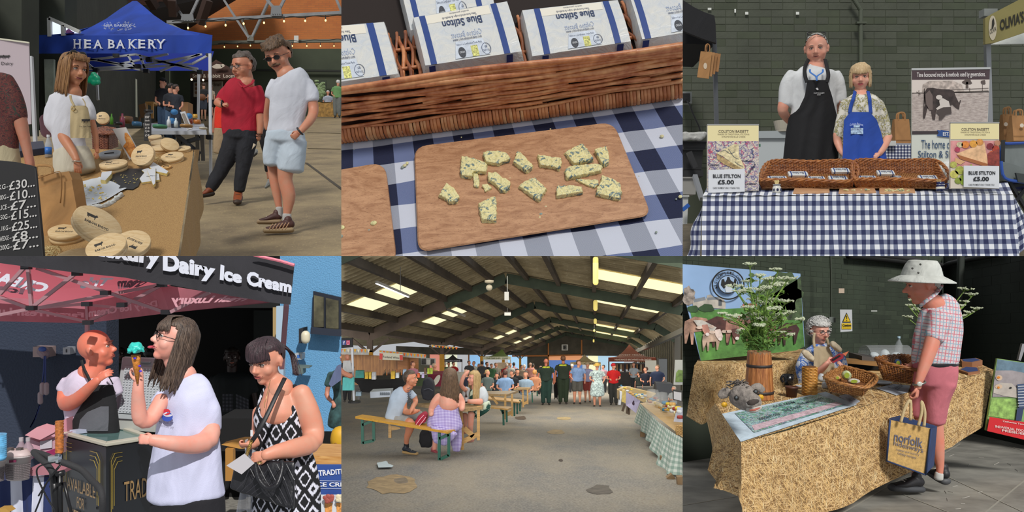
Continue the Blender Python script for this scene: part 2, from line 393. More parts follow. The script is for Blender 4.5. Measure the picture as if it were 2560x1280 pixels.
class Fig:
 def __init__(s,label,x,y,Z,sk='d9a58a',name='person',cat='person',group=None,vox=.011):
  s.Z=Z;s.u=Z/F;s.root=tng(name,label,cat,W(x,y,Z),group);s.sk=skin(sk);s.skc=sk;s.skin=M();s.extra=M();s.parts={};s.vox=vox
 def w(s,p):
  return W(p[0],p[1],s.Z+(p[2]if len(p)>2 else 0))
 def lmb(s,pts,key=None,dr=.85,mat=None,disp=None,vox=None,n=18,label=None,it=2):
  "pts: (x, y, r_px, dz). key None = skin"
  P=[s.w((p[0],p[1],p[3]if len(p)>3 else 0))for p in pts];r=[p[2]*s.u for p in pts]
  mb=s.skin if key is None else s.part(key,mat,disp,vox,label,it);mb.lmb(P,r,n,dr,rnd=1 if key is None else.35);return s
 def part(s,key,mat=None,disp=None,vox=None,label=None,it=2):
  if key not in s.parts:s.parts[key]=[M(),mat,disp,vox or s.vox,label,it]
  return s.parts[key][0]
 def ell(s,x,y,rx,ry,dz=0,dr=.8,key=None,mat=None,**k):
  mb=s.skin if key is None else s.part(key,mat,**k);c=s.w((x,y,dz));mb.ell(c,(rx*s.u,min(rx,ry)*s.u*dr,ry*s.u));return s
 def kid(s,name,mb,mat,smooth_=True,label=None,**k):return mb.mk(name,mat,s.root,smooth_,label=label,**k)
 def head(s,cx,cy,hp,yaw=0,pitch=0,roll=0,fem=False,hair=None,hc='3a2a20',hc2=None,eyes=True,lips='b5705f',brow=None,glasses=None,fat=0,smile=False,dz=0,neck=None,hl=.24,nape=-.25,thick=.05,nose=1,jaw=1,low=False,eyec='4a3628',side=.02,hn=.03):
  fr=hfr(cx,cy,s.Z,hp,yaw,pitch,roll,dz);s.hf=fr;u=np.linalg.norm(fr.X);g=M();head_geo(g,fr,fem,fat,nose,True,jaw)
  if neck:  # (x,y,r,dz) of neck base
   g.lmb([fr(0,-.10,-.18),fr(0,-.10,-.42),s.w((neck[0],neck[1],(neck[3]if len(neck)>3 else 0)))],[.20*u*(.85 if fem else 1),(.185 if fem else.23)*u,neck[2]*s.u],16,.9)
  s.extra.merge_from(remesh(g,max(.0055,u*.028)if not low else u*.07,1))
  if not low and abs(yaw)<130 and eyes:
   e=M();ir=M();lid=M();br=M();lp=M()
   for k in(-1,1):
    c=(k*.122,.298,.025);e.ell(c,(.056,.05,.036),fr,14,8)
    ir.ell((c[0]+.0,.343,c[2]-.002),(.022,.008,.023),fr,10,6)
    lid.tube(smo([fr(c[0]-.062,.318,c[2]-.002),fr(c[0]-.03,.348,c[2]+.030),fr(c[0]+.03,.348,c[2]+.030),fr(c[0]+.062,.318,c[2]-.002)],4),.009*u,6)
    br.tube(smo([fr(c[0]-k*.055,.365,c[2]+.085),fr(c[0],.375,c[2]+.105),fr(c[0]+k*.07,.325,c[2]+.085)],4),A(np.interp(lsp(0,1,9),[0,.3,1],[.012,.017,.005]))*u,6,.7)
    lp.tube(smo([fr(-.11,.325,-.232+(.025 if smile else 0)),fr(-.04,.382,-.228),fr(0,.388,-.234),fr(.04,.382,-.228),fr(.11,.325,-.232+(.02 if smile else 0))],3),A([.006]*2+[.014]*9+[.006]*2)*u,6)
   lp.tube(smo([fr(-.095,.33,-.24),fr(0,.385,-.268),fr(.095,.33,-.24)],4),A([.006]+[.018]*7+[.006])*u,6)
   h=s.kid('eyes',e,mt('ded6cf',.3));s.kid('irises',ir,mt(eyec,.2)).parent=s.root
   s.kid('eyelashes',lid,mt('2a1c16' if fem else s.dark(.5),.6));s.kid('eyebrows',br,mt(brow or hc,.8));s.kid('lips',lp,mt(lips,.5))
  if hair=='cap' or hair=='long':
   m=M();c0=A((0,-.05,.11));R=A((.325,.40,.385));nu,nv=40,28;vs=[];keep=[]
   for i in range(nv+1):
    ph=pi/2-pi*i/nv
    for j in range(nu):
     th=2*pi*j/nu;d=A((cos(ph)*sin(th),cos(ph)*cos(th),sin(ph)));p=c0+d*R
     m1=p[2]-(hl if p[1]>side else(nape+(hl-nape)*max(0,(p[1]-(side-.28))/.28)**2))
     m1-=.10*max(0,abs(p[0])-.2)*(0 if p[1]>side else 1)
     keep.append(m1>0);t=thick*min(1,max(0,m1)/.10+.15);nz=noise.noise(Vector((p[0]*7,p[1]*7,p[2]*7)))*hn
     vs.append(c0+d*(R+t+nz*min(1,max(m1,0)/.1)))
   f=[(i*nu+j,(i+1)*nu+j,(i+1)*nu+(j+1)%nu,i*nu+(j+1)%nu)for i in range(nv)for j in range(nu)]
   f=[q for q in f if sum(keep[a]for a in q)>=3];s.hair=m.add(fr.many(vs),f);s.hm=hairm(hc,hc2)
   s.kid('hair',m,s.hm)
  if glasses:
   gm=M();gl=M();dark=glasses=='dark'
   for k in(-1,1):
    a=lsp(0,2*pi,17)[:-1];P=[fr(k*.125+.088*cos(t),.385,.015+.062*sin(t))for t in a]
    gm.tube(P,.009*u,6,closed=True);gl.add(P,[tuple(range(16))])
    gm.tube([fr(k*.21,.38,.03),fr(k*.33,.25,.03),fr(k*.35,-.02,.02)],.008*u,6)
   gm.tube([fr(-.04,.39,.03),fr(0,.41,.04),fr(.04,.39,.03)],.008*u,6)
   gp=s.kid('glasses',gm,mt('1c1614',.3));gl.mk('lens',mt('16100e',.1)if dark else glass('ffffff',.12),gp)
  return s
 def frg(s,ze,n=70,part=0.,th=.3,r=.016,name='fringe',spread=.28,jit=.02):
  "locks falling over the forehead to height ze (unit head)"
  m=M();fr=s.hf;u=np.linalg.norm(fr.Y)
  for i in range(n):
   x=spread*(2*(i+random.random())/n-1);y=lambda q:.44*sqrt(max(.02,1-(q/.37)**2))-.04;z=ze+ru(-jit,jit)+abs(x)*.1
   P=smo([fr(part+(x-part)*.35,.0,.535),fr(part+(x-part)*.7,.24,.46),fr(x*.97,y(x*.97),.27),fr(x*1.02,y(x)+.012,z)],3);m.tube(P,lsp(1,.5,len(P))*r*u*ru(.7,1.2),5,.6)
  return s.kid(name,m,s.hm)
 def ctn(s,ze,a0=70,a1=290,n=120,part=0.,rx=.37,ry=.42,r=.022,flare=1.,name='hair_locks',jit=.05,zf=None,mid=.1,back=0):
  "locks hanging round the head between two angles (0 = face), down to ze"
  m=M();fr=s.hf;u=np.linalg.norm(fr.Y)
  for i in range(n):
   a=radians(a0+(a1-a0)*(i+random.random())/n);sx,cy=sin(a),cos(a);q=1+ru(-.04,.03);z=(ze if zf is None else ze+(zf-ze)*abs(sx))+ru(-jit,jit)
   P=[fr(part*.6,-.05,.52),fr(sx*rx*.75*q+part*.2,cy*ry*.7-.05,.40),fr(sx*rx*q,cy*ry*q-.05,mid)]
   for t in(.33,.66,1):P.append(fr(sx*rx*q*(1+(flare-1)*t)+ru(-.01,.01),cy*ry*q*(1+(flare-1)*t*.5)-.05-back*t,mid+(z-mid)*t))
   P=smo(P,3);m.tube(P,np.append(lsp(.7,1,len(P)-4),lsp(.95,.35,4))*r*u*ru(.7,1.2),5,.6)
  return s.kid(name,m,s.hm)
 def dark(s,k):return tuple(x*k for x in rgb(s.skc))
 def strands(s,guides,n,spread,r=.0012,mat=None,key='hair_strands',steps=10):
  "fine locks that follow the guide curves (px, px, dz); spread in px"
  m=M();G=[smo([s.w(p)for p in g],4)for g in guides]
  for i in range(n):
   a=random.randrange(len(G));b=min(len(G)-1,a+1);t=random.random();L=min(len(G[a]),len(G[b]));P=G[a][:L]*(1-t)+G[b][:L]*t
   off=A((rga(0,1),rga(0,.5),0))*spread*s.u;k=lsp(.3,1,L)[:,None];ph=random.random()*6
   P=P+off*k+A([(sin(ph+q*3)*spread*s.u*.3,-abs(cos(ph))*spread*s.u*.3,0)for q in lsp(0,1,L)])
   m.tube(P,lsp(1,.4,L)*r*(.6+random.random()),4)
  return s.kid(key,m,mat or s.hm)
 def hand(s,x,y,ang,L,roll=0,curl=.4,side=1,dz=0,spread=1,flip=1,key=None,thumb=1,mat=None):
  "wrist at (x,y); ang: 0 right, 90 down; L px length; side: thumb on + or - of the palm width"
  a=radians(ang);X=A((cos(a),0,-sin(a)));Yv=A((-sin(a),0,-cos(a)));Zv=A((0,-1.,0))
  r=radians(roll);Y2=Yv*cos(r)+Zv*sin(r);Z2=Zv*cos(r)-Yv*sin(r);u=L*s.u
  fr=Fr(s.w((x,y,dz)),X*u,Y2*u,Z2*u*flip);m=M();s_=side
  m.ell((.26,0,0),(.29,.19,.085),fr,14,10);m.ell((.40,.05,.0),(.13,.15,.07),fr);m.ell((.40,-.05,.0),(.13,.15,.07),fr);m.ell((.02,0,0),(.16,.115,.085),fr)
  for i,(ln,yy)in enu(((.38,.155),(.43,.052),(.41,-.05),(.33,-.145))):
   yy*=s_;b=A((.46-.02*abs(i-1),yy,0));P=[A((.30,yy*.8,0)),b];d=0;sp=yy*.35*spread
   for sg,fl in((.42,.9),(.31,1.25),(.27,1.0)):
    d+=curl*fl*1.1;b=b+A((cos(d)*ln*sg,sp*ln*sg,-sin(d)*ln*sg));P.append(b)
   m.lmb([fr(*p)for p in P],A([.045,.05,.046,.042,.034])*u,10,1)
  if thumb:
   P=[(.05,.09*s_,-.02),(.17,.2*s_,-.05),(.30,.27*s_-.05*curl*s_,-.06-.1*curl),(.42,.29*s_-.12*curl*s_,-.07-.2*curl)]
   m.lmb([fr(*p)for p in P],A([.07,.062,.05,.04])*u,10,1)
  g=remesh(m,max(.0028,u*.02),1)
  if key:s.kid(key,g,mat)
  else:s.extra.merge_from(g)
  s.handf=fr;return s
 def shoe(s,xh,yh,xt,yt,w,h,c='222222',sole='888888',dzh=0,dzt=0,hp=None,label=None):
  "heel and toe on the ground (px); w half width px, h ankle height px"
  a,b=s.w((xh,yh,dzh)),s.w((xt,yt,dzt));u=s.u;up=A((0,0,1.));L=np.linalg.norm(b-a);t=(b-a)/L;m=M()
  q=lambda k,z:a+(b-a)*k+up*z*u
  m.lmb([q(.10,h*.62),q(.3,h*.6),q(.6,h*.36),q(.9,h*.26)],A([w*.85,w*.95,w,w*.85])*u,14,[1,.9,.6,.42],side=(0,0,1));m.lmb([q(.16,h*.5),q(.18,h*1.05)],A([w*.8,w*.78])*u,12,1,side=t)
  o=s.kid('shoe',remesh(m,max(.006,u*.8),2),mt(c,.55,bump=.2,bs=60,var=.1),label=label)
  m=M();m.lmb([q(.06,h*.1),q(.4,h*.08),q(.94,h*.1)],A([w*.95,w*1.0,w*.95])*u,14,.28*h/w if w else.3,side=(0,0,1));m.mk('sole',mt(sole,.6),o,True)
  l=M()
  for k in(.42,.52,.62):l.tube([q(k,h*.62)+nrm(np.cross(t,up))*w*.5*u,q(k,h*(.98-k*.5)),q(k,h*.62)-nrm(np.cross(t,up))*w*.5*u],.003 if u<.004 else.0035,5)
  l.mk('laces',mt('cfc8bd' if c<'6' else '3a2a22',.8),o,True);return o
 def done(s):
  g=M()
  if s.skin.v:g.merge_from(remesh(s.skin,s.vox,2))
  g.merge_from(s.extra)
  if g.v:s.kid('body',g,s.sk)
  for k,(mb,mat,disp,vox,label,it)in s.parts.items():
   s.kid(k,remesh(mb,vox,it,disp),mat,label=label)
  return s
def _mf(s,o):
 if not o.v:return s
 b=s.n;s.v+=o.v;s.n+=o.n;s.f+=[tuple(b+i for i in f)for f in o.f];return s
M.merge_from=_mf
def mini(label,x,top,foot,Z,tc,bc,hc='3a2a20',yaw=180,sk='cf9a80',w=1.,arm=(0,0),shorts=False,dress=False,hat=None,hl=True,group='people in the background',cat='person',sit=False,lean=0,bald=False,bag=None,slim=False,tm=None,cut=1.):
 "a small standing figure; arm: bend of the (left, right) forearm 0..1; cut: fraction of the body that is built, from the top"
 H=foot-top;f=Fig(label,x,top+H*min(cut,1),Z,sk,group=group,vox=max(.012,H*Z/F*.013));hp=H*(.135 if not sit else.17);k=hp/.135 if sit else H;hy=top+hp*.52;sh=hy+hp*.85;W_=k*.115*w;y=lambda q:top+q*k
 L=lambda q:x+lean*(1-q)*k*.0+0;hx=x+lean
 f.head(hx,hy,hp,yaw=yaw,hair=None if(bald or hat)else('cap' if hl else None),hc=hc,thick=.05,neck=(x+lean*.6,sh,hp*.24),low=H<150,eyes=H>120,hn=.05)
 if hat:m=M();m.ell((0,-.05,.2),(.39,.45,.36),f.hf,14,8);m.lth(f.hf.at(0,-.05,.2),[(.36,0),(.62 if hat[1]else.42,-.03),(.60 if hat[1]else.42,.02),(.36,.06)],18,1,1.1);f.kid('hat',m,clo(hat[0],.3),True)
 t=tm or clo(tc,.5,9);hip=y(.5);wa=y(.37)
 if dress:f.lmb([(x+lean*.5,sh,W_*.7),(x+lean*.4,y(.22),W_*.95),(x,wa,W_*.75),(x,y(.52),W_*1.05),(x,y(.73 if not slim else.6),W_*1.15)],'dress',.7,t,disp=(.01,6,.3))
 else:
  f.lmb([(x+lean*.5,sh,W_*.75),(x+lean*.4,y(.22),W_*.98),(x+lean*.2,wa,W_*.86),(x,y(.47),W_*.92)],'shirt',.62,t,disp=(.008,8,.6));b=clo(bc,.5,9);e=y(.70)if shorts else y(.95)
  if cut>.55 and not sit:
   for s_ in(-1,1):f.lmb([(x+s_*W_*.42,y(.47),W_*.52),(x+s_*W_*.45,y(.6),W_*.46),(x+s_*W_*.42,e,W_*(.4 if shorts else.3))],'shorts' if shorts else 'trousers',.9,b)
 for i,s_ in enu((-1,1)):
  sx=x+lean*.4+s_*W_*.95;bd=arm[i];el=(sx+s_*W_*.2,y(.37));hnd=(sx+s_*W_*.25-s_*bd*W_*.9,y(.52)-bd*k*.17)
  f.lmb([(sx-s_*W_*.08,y(.205),k*.031),(el[0],el[1]-k*.07,k*.029)],'dress' if dress else 'shirt');f.lmb([(sx,y(.25),k*.022),(el[0],el[1],k*.021,0),(hnd[0],hnd[1],k*.016,-.12*bd)]);f.ell(hnd[0],hnd[1]+k*.018,k*.02,k*.03,-.14*bd)
 if cut>.9 and not sit:
  for s_ in(-1,1):
   if shorts or dress:f.lmb([(x+s_*W_*.42,y(.66),W_*.32),(x+s_*W_*.42,y(.76),W_*.28),(x+s_*W_*.42,y(.96),W_*.16)])
   m=M().lmb([f.w((x+s_*W_*.45,y(.975),.03)),f.w((x+s_*W_*.5,y(.985),-.14))],k*.022*f.u,8);m.mk('shoe',mt('26221f',.6),f.root,True)
 return f.done()
 # ---------------------------------------------------------------- shared builders
def flat(parent,name,polys,Z,mat,d=-.004,kind=None,label=None):
 "printed shapes on a board facing the camera: closed outlines in px"
 m=M()
 for pts in polys:p=px(pts,Z,d);m.add(p,[tuple(range(len(p)))])
 return m.mk(name,mat,parent,kind=kind,label=label)
def blb(cx,cy,rx,ry,n=18,j=0,rot=0,seed=1):
 r=random.Random(seed);out=[]
 for i in range(n):
  a=2*pi*i/n;k=1+j*(r.random()-.5);x,y=rx*k*cos(a),ry*k*sin(a);c,q=cos(rot),sin(rot);out.append((cx+x*c-y*q,cy+x*q+y*c))
 return out
def line(parent,name,paths,Z,mat,w=1.2,d=-.004):
 "printed lines"
 m=M()
 for pts in paths:
  P=smo(A([(p[0],p[1],0)for p in pts]),4)[:,:2];T=np.gradient(P,axis=0);T/=np.maximum(np.linalg.norm(T,axis=1),1e-6)[:,None];Nn=np.stack([-T[:,1],T[:,0]],1)*w/2
  L=px(P+Nn,Z,d)+px(P-Nn,Z,d);n=len(P);m.add(L,[(i,i+1,n+i+1,n+i)for i in range(n-1)])
 return m.mk(name,mat,parent)
def ptx(parent,name,s,x0,y0,x1,y1,Z,mat,d=-.006,bold=0,mirror=False,cns=None,res=3):
 "lettering inside a px box (or px corners tl,tr,br,bl) at depth Z"
 c=cns or[(x0,y0),(x1,y0),(x1,y1),(x0,y1)];q=px(c,Z,d)
 if mirror:q=[q[1],q[0],q[3],q[2]]
 m=M();text(m,s,bil(*q),bold,res);return m.mk(name,mat,parent)
def slab(name,label,cat,pts,Z,depth,mat,group=None,parent=None,bevel=0,kind=None):
 "an upright board with px outline"
 m=M().psm(px(pts,Z),(0,depth,0));return m.mk(name,mat,parent,label=label,cat=cat,group=group,bevel=bevel,kind=kind)
def rect(x0,y0,x1,y1):return[(x0,y0),(x1,y0),(x1,y1),(x0,y1)]
def bricks(parent,x0,y0,x1,y1,fn,row,wd,mat,mat2=None,rel=.012,single=300,avoid=None,head=True,gap=.6,half=True,seed=3,bow=0):
 "courses of bricks on a wall; fn(x,y,d) -> point; the ones in clear view as single parts, the rest joined"
 r=random.Random(seed);L=[];j=0;y=y0
 while y<y1:
  x=x0-(wd*.5*(j%2)if half else r.random()*wd)
  while x<x1:
   w=wd if not head or(j%3)else wd*.5
   a,b,c,e=max(x,x0),min(x+w,x1),y,min(y+row,y1)
   if b-a>gap*2:L.append((a+gap/2,c+gap/2,b-gap/2,e-gap/2))
   x+=w
  y+=row;j+=1
 r.shuffle(L)
 if avoid:L.sort(key=lambda q:avoid((q[0]+q[2])/2,(q[1]+q[3])/2))
 rest=M();shared={}
 for i,(a,b,c,e)in enu(L):
  rl=rel*(.6+.8*r.random());lo=[fn(a,e,0),fn(c,e,0),fn(c,b,0),fn(a,b,0)];k=.5;hi=[fn(a+k,e-k,rl),fn(c-k,e-k,rl),fn(c-k,b+k,rl),fn(a+k,b+k,rl)]
  if i<single:
   key=(round(c-a,1),round(e-b,1),round(fn(a,b,0)[1],1))
   m=M().hexa(lo,hi);o=m.mk('brick',mat2 if mat2 and r.random()<.3 else mat,parent)
  else:rest.hexa(lo,hi)
 if rest.v:rest.mk('bricks',mat,parent,kind='stuff')
def wick(mb,fn,rows,stakes,amp,r,nrm_=None,seg=2,jit=.15,rr=None,nside=5,cols=True,seed=5):
 "woven willow on fn(u,v): rods bending in front of and behind the stakes"
 q=rr or random.Random(seed)
 def nn(u,v):
  e=.01;a=fn(min(u+e,1),v)-fn(max(u-e,0),v);b=fn(u,min(v+e,1))-fn(u,max(v-e,0));n=nrm(np.cross(a,b));return n if n[1]<0 else-n
 for i in range(rows):
  v=(i+.5)/rows;P=[]
  for k in range(stakes*seg+1):
   u=k/(stakes*seg);P.append(fn(u,min(1,max(0,v+jit*(q.random()-.5)/rows)))+nn(u,v)*amp*cos(pi*(k/seg+i)))
  mb.tube(P,r*(.85+.3*q.random()),nside)
 if cols:
  for k in range(stakes+1):
   u=k/stakes;mb.tube([fn(u,0),fn(u,.5),fn(u,1)],r*1.1,nside)
def rpr(mb,P,r,turns,k=3,n=5,am=1.1):
 P=smo(P,12);T=np.gradient(P,axis=0);m=len(P)
 for s in range(k):
  Q=[]
  for i in range(m):
   t=nrm(T[i]);a=nrm(np.cross(t,(0,0,1.))if abs(t[2])<.9 else np.cross(t,(0,1.,0)));b=np.cross(t,a);w=2*pi*(turns*i/m+s/k)
   Q.append(P[i]+a*cos(w)*r*am+b*sin(w)*r*am)
  mb.tube(Q,r,n)
def wm(c='8a4f26',c2='b87a42',key=None):
 k=('wicker',c,c2)
 if k in MC:return MC[k]
 n=N('willow');n.set(Roughness=.45);f=n.noise(n.coord(),26,3,.7);n.col(n.mix(n.ramp(f,[(.35,0),(.65,1.)]),c,c2));n.bump(n.noise(n.coord(),220,2),.15,.002);MC[k]=n.m;return n.m
def wdm(c1,c2,sc=6,st=(1,12,12),dark=None,bump=.08,rough=.5,rot=(0,0,0),which='Object',dash=None):
 k=('wood',c1,c2,sc,st,rot,which,dash)
 if k in MC:return MC[k]
 n=N('wood');n.set(Roughness=rough);v=n.coord(which,st,rot);f=n.noise(v,sc,4,.6,1.2);c=n.mix(n.ramp(f,[(.32,0),(.66,1.)]),c1,c2)
 if dash:
  g=n.noise(n.coord(which,tuple(x*y for x,y in zip(st,dash)),rot),sc*6,2);c=n.mix(n.ramp(g,[(.6,0),(.68,.55)]),c,'6a4028')
 n.col(c);n.bump(f,bump,.004);MC[k]=n.m;return n.m
def rings(mb,fr,R,r,n=40):return mb.tube([fr(R*cos(a),R*sin(a),0)for a in lsp(0,2*pi,n,endpoint=False)],r,6,closed=True)
def pbg(name,label,x0,y0,x1,y1,Z,group=None,c='a97e52',handle=True,logo=None,hh=14,depth=.12,cat='paper bag'):
 u=Z/F;root=tng(name,label,cat,W((x0+x1)/2,y1,Z),group);m=M();lo=px([(x0,y1),(x1,y1)],Z)+px([(x1,y1),(x0,y1)],Z,depth);w=(x1-x0)*.04
 hi=px([(x0+w,y0),(x1-w,y0)],Z,depth*.3)+px([(x1-w,y0),(x0+w,y0)],Z,depth*.6);m.hexa(lo,hi);m.mk('bag',clo(c,.25,12,200),root)
 f=M();f.beam(W(x0,y0+(y1-y0)*.8,Z)+TO*.004,W(x1,y0+(y1-y0)*.8,Z)+TO*.004,.004,.003);f.mk('fold',clo(c,.2),root)
 if handle:
  for d in(.3,.6):
   h=M();cx=(x0+x1)/2;q=(x1-x0)*.2;h.tube(smo([W(a,b,Z)+A((0,depth*d,0))for a,b in((cx-q,y0+4),(cx-q,y0-hh*.7),(cx-q*.5,y0-hh),(cx+q*.5,y0-hh),(cx+q,y0-hh*.7),(cx+q,y0+4))],3),max(2.2*u,.004),6,.5);h.mk('handle',clo(c,.2),root)
 if logo:flat(root,'logo',[blb(*logo,logo[2])],Z,mt('d9cbb8',.8),-.02 if logo[2]<5 else-.01)
 return root
def wmp(fig,cx,Rf,dr,eps=.012):
 "px -> point on the front of an elliptical trunk with centre cx(y) and half width R(y)"
 def f(x,y,e=0):
  c=cx(y)if callable(cx)else cx;R=Rf(y);k=1-min(1,abs((x-c)/R))**2;return fig.w((x,y,-R*fig.u*dr*sqrt(max(k,.0))-eps-e))
 return f
def wrp(fig,name,rows,fm,mat,nx=14,ny=24,label=None,hang=0,e=0,folds=0,thick=True,uvs=1):
 "cloth over the front of the trunk: rows [(y, xl, xr)]"
 ys=[r[0]for r in rows];xl=lambda y:np.interp(y,ys,[r[1]for r in rows]);xr=lambda y:np.interp(y,ys,[r[2]for r in rows])
 def fn(u,v):
  y=ys[0]+(ys[-1]-ys[0])*v;p=fm(xl(y)+(xr(y)-xl(y))*u,y,e);p[1]-=folds*sin(u*19+v*3)*v;return p
 m=M().grid(fn,nx,ny,uvs=uvs);return fig.kid(name,m,mat,label=label)
def ip(*kv):
 ks=[k for k,_ in kv];vs=[v for _,v in kv];return lambda y:float(np.interp(y,ks,vs))
def pole(name,label,x0,y0,x1,y1,Z,w,mat,cat='pole',group=None,parent=None,Z2=None):
 m=M().beam(W(x0,y0,Z),W(x1,y1,Z2 or Z),w,w,(0,1,0));return m.mk(name,mat,parent,label=label,cat=cat,group=group)
def pkp(root,top,big):
 "bands of type on the face: top(u, v, e), u to the right, v away from the viewer"
 ink=mt('2c3c60',.7);ink2=mt('96a3bd',.7);e=.0012 if big else.004;U=lambda u,v:top(u,v,e);D=lambda u,v:top(1-u,1-v,e)
 def put(t,fn,box,m_,name='script',b=0):a=M();text(a,t,sub(fn,*box),b,1 if b==0 else 3);a.mk(name,m_,root)
 if not big:put('Blue Stilton',D,(.22,.8,.3,.7),ink,'lettering',.012);return
 put('Blue Stilton',D,(.19,.78,.20,.36),ink,'lettering',.012);put('Time honoured recipe & methods',D,(.24,.76,.10,.17),ink);put('used for generations.',D,(.34,.64,.03,.08),ink)
 M1=lambda u,v:top(1-u,v,e*.6)
 put('Colston Bassett',M1,(.24,.70,.42,.54),ink2);put('www.colstonbassettdairy.com',U,(.31,.74,.34,.41),ink);put('Stilton is a Certification Trade Mark',U,(.34,.72,.26,.30),ink)
 s=M().add([U(.40+.055*cos(t),.13+.10*sin(t))for t in lsp(0,6.28,25)[:-1]],[tuple(range(24))]);s.mk('origin_seal',mt('3a3d44',.7,var=.3,sc=300),root)
 put('ORIGIN',lambda u,v:top(u,v,e*1.6),(.362,.438,.11,.15),mt('c9ccd0',.7),'seal_text',.01)
 M().sht(U(.54,.23),U(.64,.23),U(.64,.03),U(.54,.03)).mk('gold_mark',mt('b8b26a',.7,var=.45,sc=260),root)
 s=M().tube([U(.76+.065*cos(t),.14+.10*sin(t))for t in lsp(0,6.28,33)[:-1]],.0005,4,closed=True);text(s,'GB',sub(U,.74,.78,.155,.20),.01,1);text(s,'RF002',sub(U,.715,.805,.09,.13),.0,1);s.mk('oval_mark',ink,root)
 M().sht(U(.34,.34),U(.74,.34),U(.80,.03),U(.28,.03)).mk('village_print',mt('c3cbd6',.6,var=.08,sc=60),root)
 M().sht(top(0,.985,.0004),top(.97,.985,.0004),top(.97,.80,.0004),top(0,.80,.0004)).mk('cream_panel',mt('e2dccd',.5),root)
def spk(label,group,fr,sx,sy,sz,name='cheese_packet'):
 "small paper wrapped wedge; its face reads upside down"
 root=tng(name,label,'cheese',fr.o,group)
 def skinp(u,a,e=0):
  q=.93+.07*sin(pi*u);z=sz*(1-.14*abs(2*u-1)**3)
  if a<.28:return fr((u-.5)*sx,-.5*q*sy-e,z*.86*a/.28)
  if a>.72:return fr((u-.5)*sx,.5*q*sy+e,z*.86*(1-a)/.28)
  v=(a-.28)/.44;return fr((u-.5)*sx,(v-.5)*sy,z*(.86+.14*sin(pi*v))+e)
 m=M().grid(lambda u,a:skinp(u,a),12,25)
 for k in(0,1):m.add([skinp(k,a)for a in lsp(0,1,26)],[tuple(range(26))[::-1 if k==0 else 1]])
 m.mk('wrapper',paper,root,False)
 for u0,u1 in((.10,.16),(.84,.90)):M().grid(lambda u,a:skinp(u,a,.002),1,25,(u0,u1),(.0,1)).mk('blue_band',mt('1f3f7e',.6),root)
 pkp(root,lambda u,v,e=0:skinp(u,.28+.44*v,e),False);return root
paper=None
def _paper():
 n=N('waxed_paper');n.set(Roughness=.35);f=n.noise(n.coord(),30,4,.6,1.5);n.col(n.mix(n.ramp(f,[(.3,0),(.7,1.)]),'c2c8ce','d6d4cc'));n.bump(f,.35,.01);return n.m
paper=_paper()
# ================================================================ PICTURE top left: soft cheese stall and the blue gazebo
G1=Plane(205,585,7.8);T1=Plane(-350,640,4.6)
fl=N('worn_concrete');fl.set(Roughness=.7);v=fl.coord();f1=fl.noise(v,1.6,5,.65);f2=fl.noise(v,45,2);c=fl.mix(fl.ramp(f1,[(.3,0),(.7,1.)]),'75664e','a3906c');c=fl.mix(fl.ramp(f2,[(.62,0),(.72,.7)]),c,'cdb682');fl.col(c);fl.bump(f2,.25,.01)
m=M().sht(G1.P(-200,1100),G1.P(1200,1100),G1.P(1200,285),G1.P(-200,285));r_=m.mk('floor',fl.m,kind='structure')
m=M()
for a,b in(((765,407),(853,472)),((853,472),(900,506)),((770,372),(853,373)),((770,332),(853,334))):m.beam(G1.P(*a,.001),G1.P(*b,.001),.05 if a[1]>400 else.09,.004)
m.mk('floor_joint',mt('4a4237',.9),r_)
ZB=35.;bw=N('orange_brick');bw.set(Roughness=.85);bt=bw.n('ShaderNodeTexBrick');mp=bw.coord('Object',(1,1,1),(90,0,0));bw.l(mp,bt.inputs['Vector']);bt.inputs['Scale'].default_value=1.0;bt.inputs['Brick Width'].default_value=.30;bt.inputs['Row Height'].default_value=.085;bt.inputs['Mortar Size'].default_value=.008
bt.inputs['Color1'].default_value=lin('b5642f');bt.inputs['Color2'].default_value=lin('a0522a');bt.inputs['Mortar'].default_value=lin('7d5236');bw.col(bw.mix(bw.noise(bw.coord(),.8,3),bt.outputs[0],'c47a40','MIX'));bw.bump(bt.outputs[1],-.4,.02)
M().psm(px(rect(400,-20,900,122),ZB),(0,.3,0)).mk('wall_rear_brick',bw.m,kind='structure');wg=mt('3f4634',.8,var=.1,sc=.7)
wr=M().psm(px(rect(360,122,900,300),ZB),(0,.3,0)).mk('wall_rear_green',wg,kind='structure');M().beam(W(620,175,34.8),W(900,178,34.8),.08).mk('cable_run',mt('23261f',.8),wr)
dk=mt('2c2f27',.85,var=.15,sc=1.5,bump=.4,bs=6,bd=.02)
sw=M().sht(W(-140,-60,8.5),W(420,-60,34.9),W(420,320,34.9),W(-140,330,8.5));wl=sw.mk('wall_side',dk,kind='structure')
for x,Z_ in((-8,9.5),(100,12.6),(385,30)):M().psm(px(rect(x,-40,x+(62 if x<300 else 28),330),Z_),(0,.35,0)).mk('buttress',mt('33372d',.85,var=.12,sc=2,bump=.3,bs=9),wl)
M().psm(px([(110,148),(134,148),(134,262),(113,262)],12.5),(0,.05,0)).mk('white_brick_patch',mt('a8b3a4',.8,var=.1,sc=5),wl)
wn=M().psm(px([(124,46),(200,80),(200,92),(126,92)],12.4),(0,.05,0)).mk('window_1',emit('dfe8f2',1.0),kind='structure',label='bright high window in the dark side wall')
for a,b in(((124,46),(200,80)),((124,46),(125,92)),((158,64),(159,90))):M().beam(W(*a,12.3),W(*b,12.3),.05).mk('window_frame',mt('c9cbc8',.5),wn)
flat(wn,'pink_poster',[[(163,78),(172,72),(186,82),(184,92),(164,92)]],12.38,mt('c070b0',.5))
dr=M().psm(px([(315,194),(339,197),(340,292),(318,292)],24),(0,.1,0)).mk('door_1',mt('c7c8b4',.6),kind='structure',label='pale open door at the far end of the dark side wall')
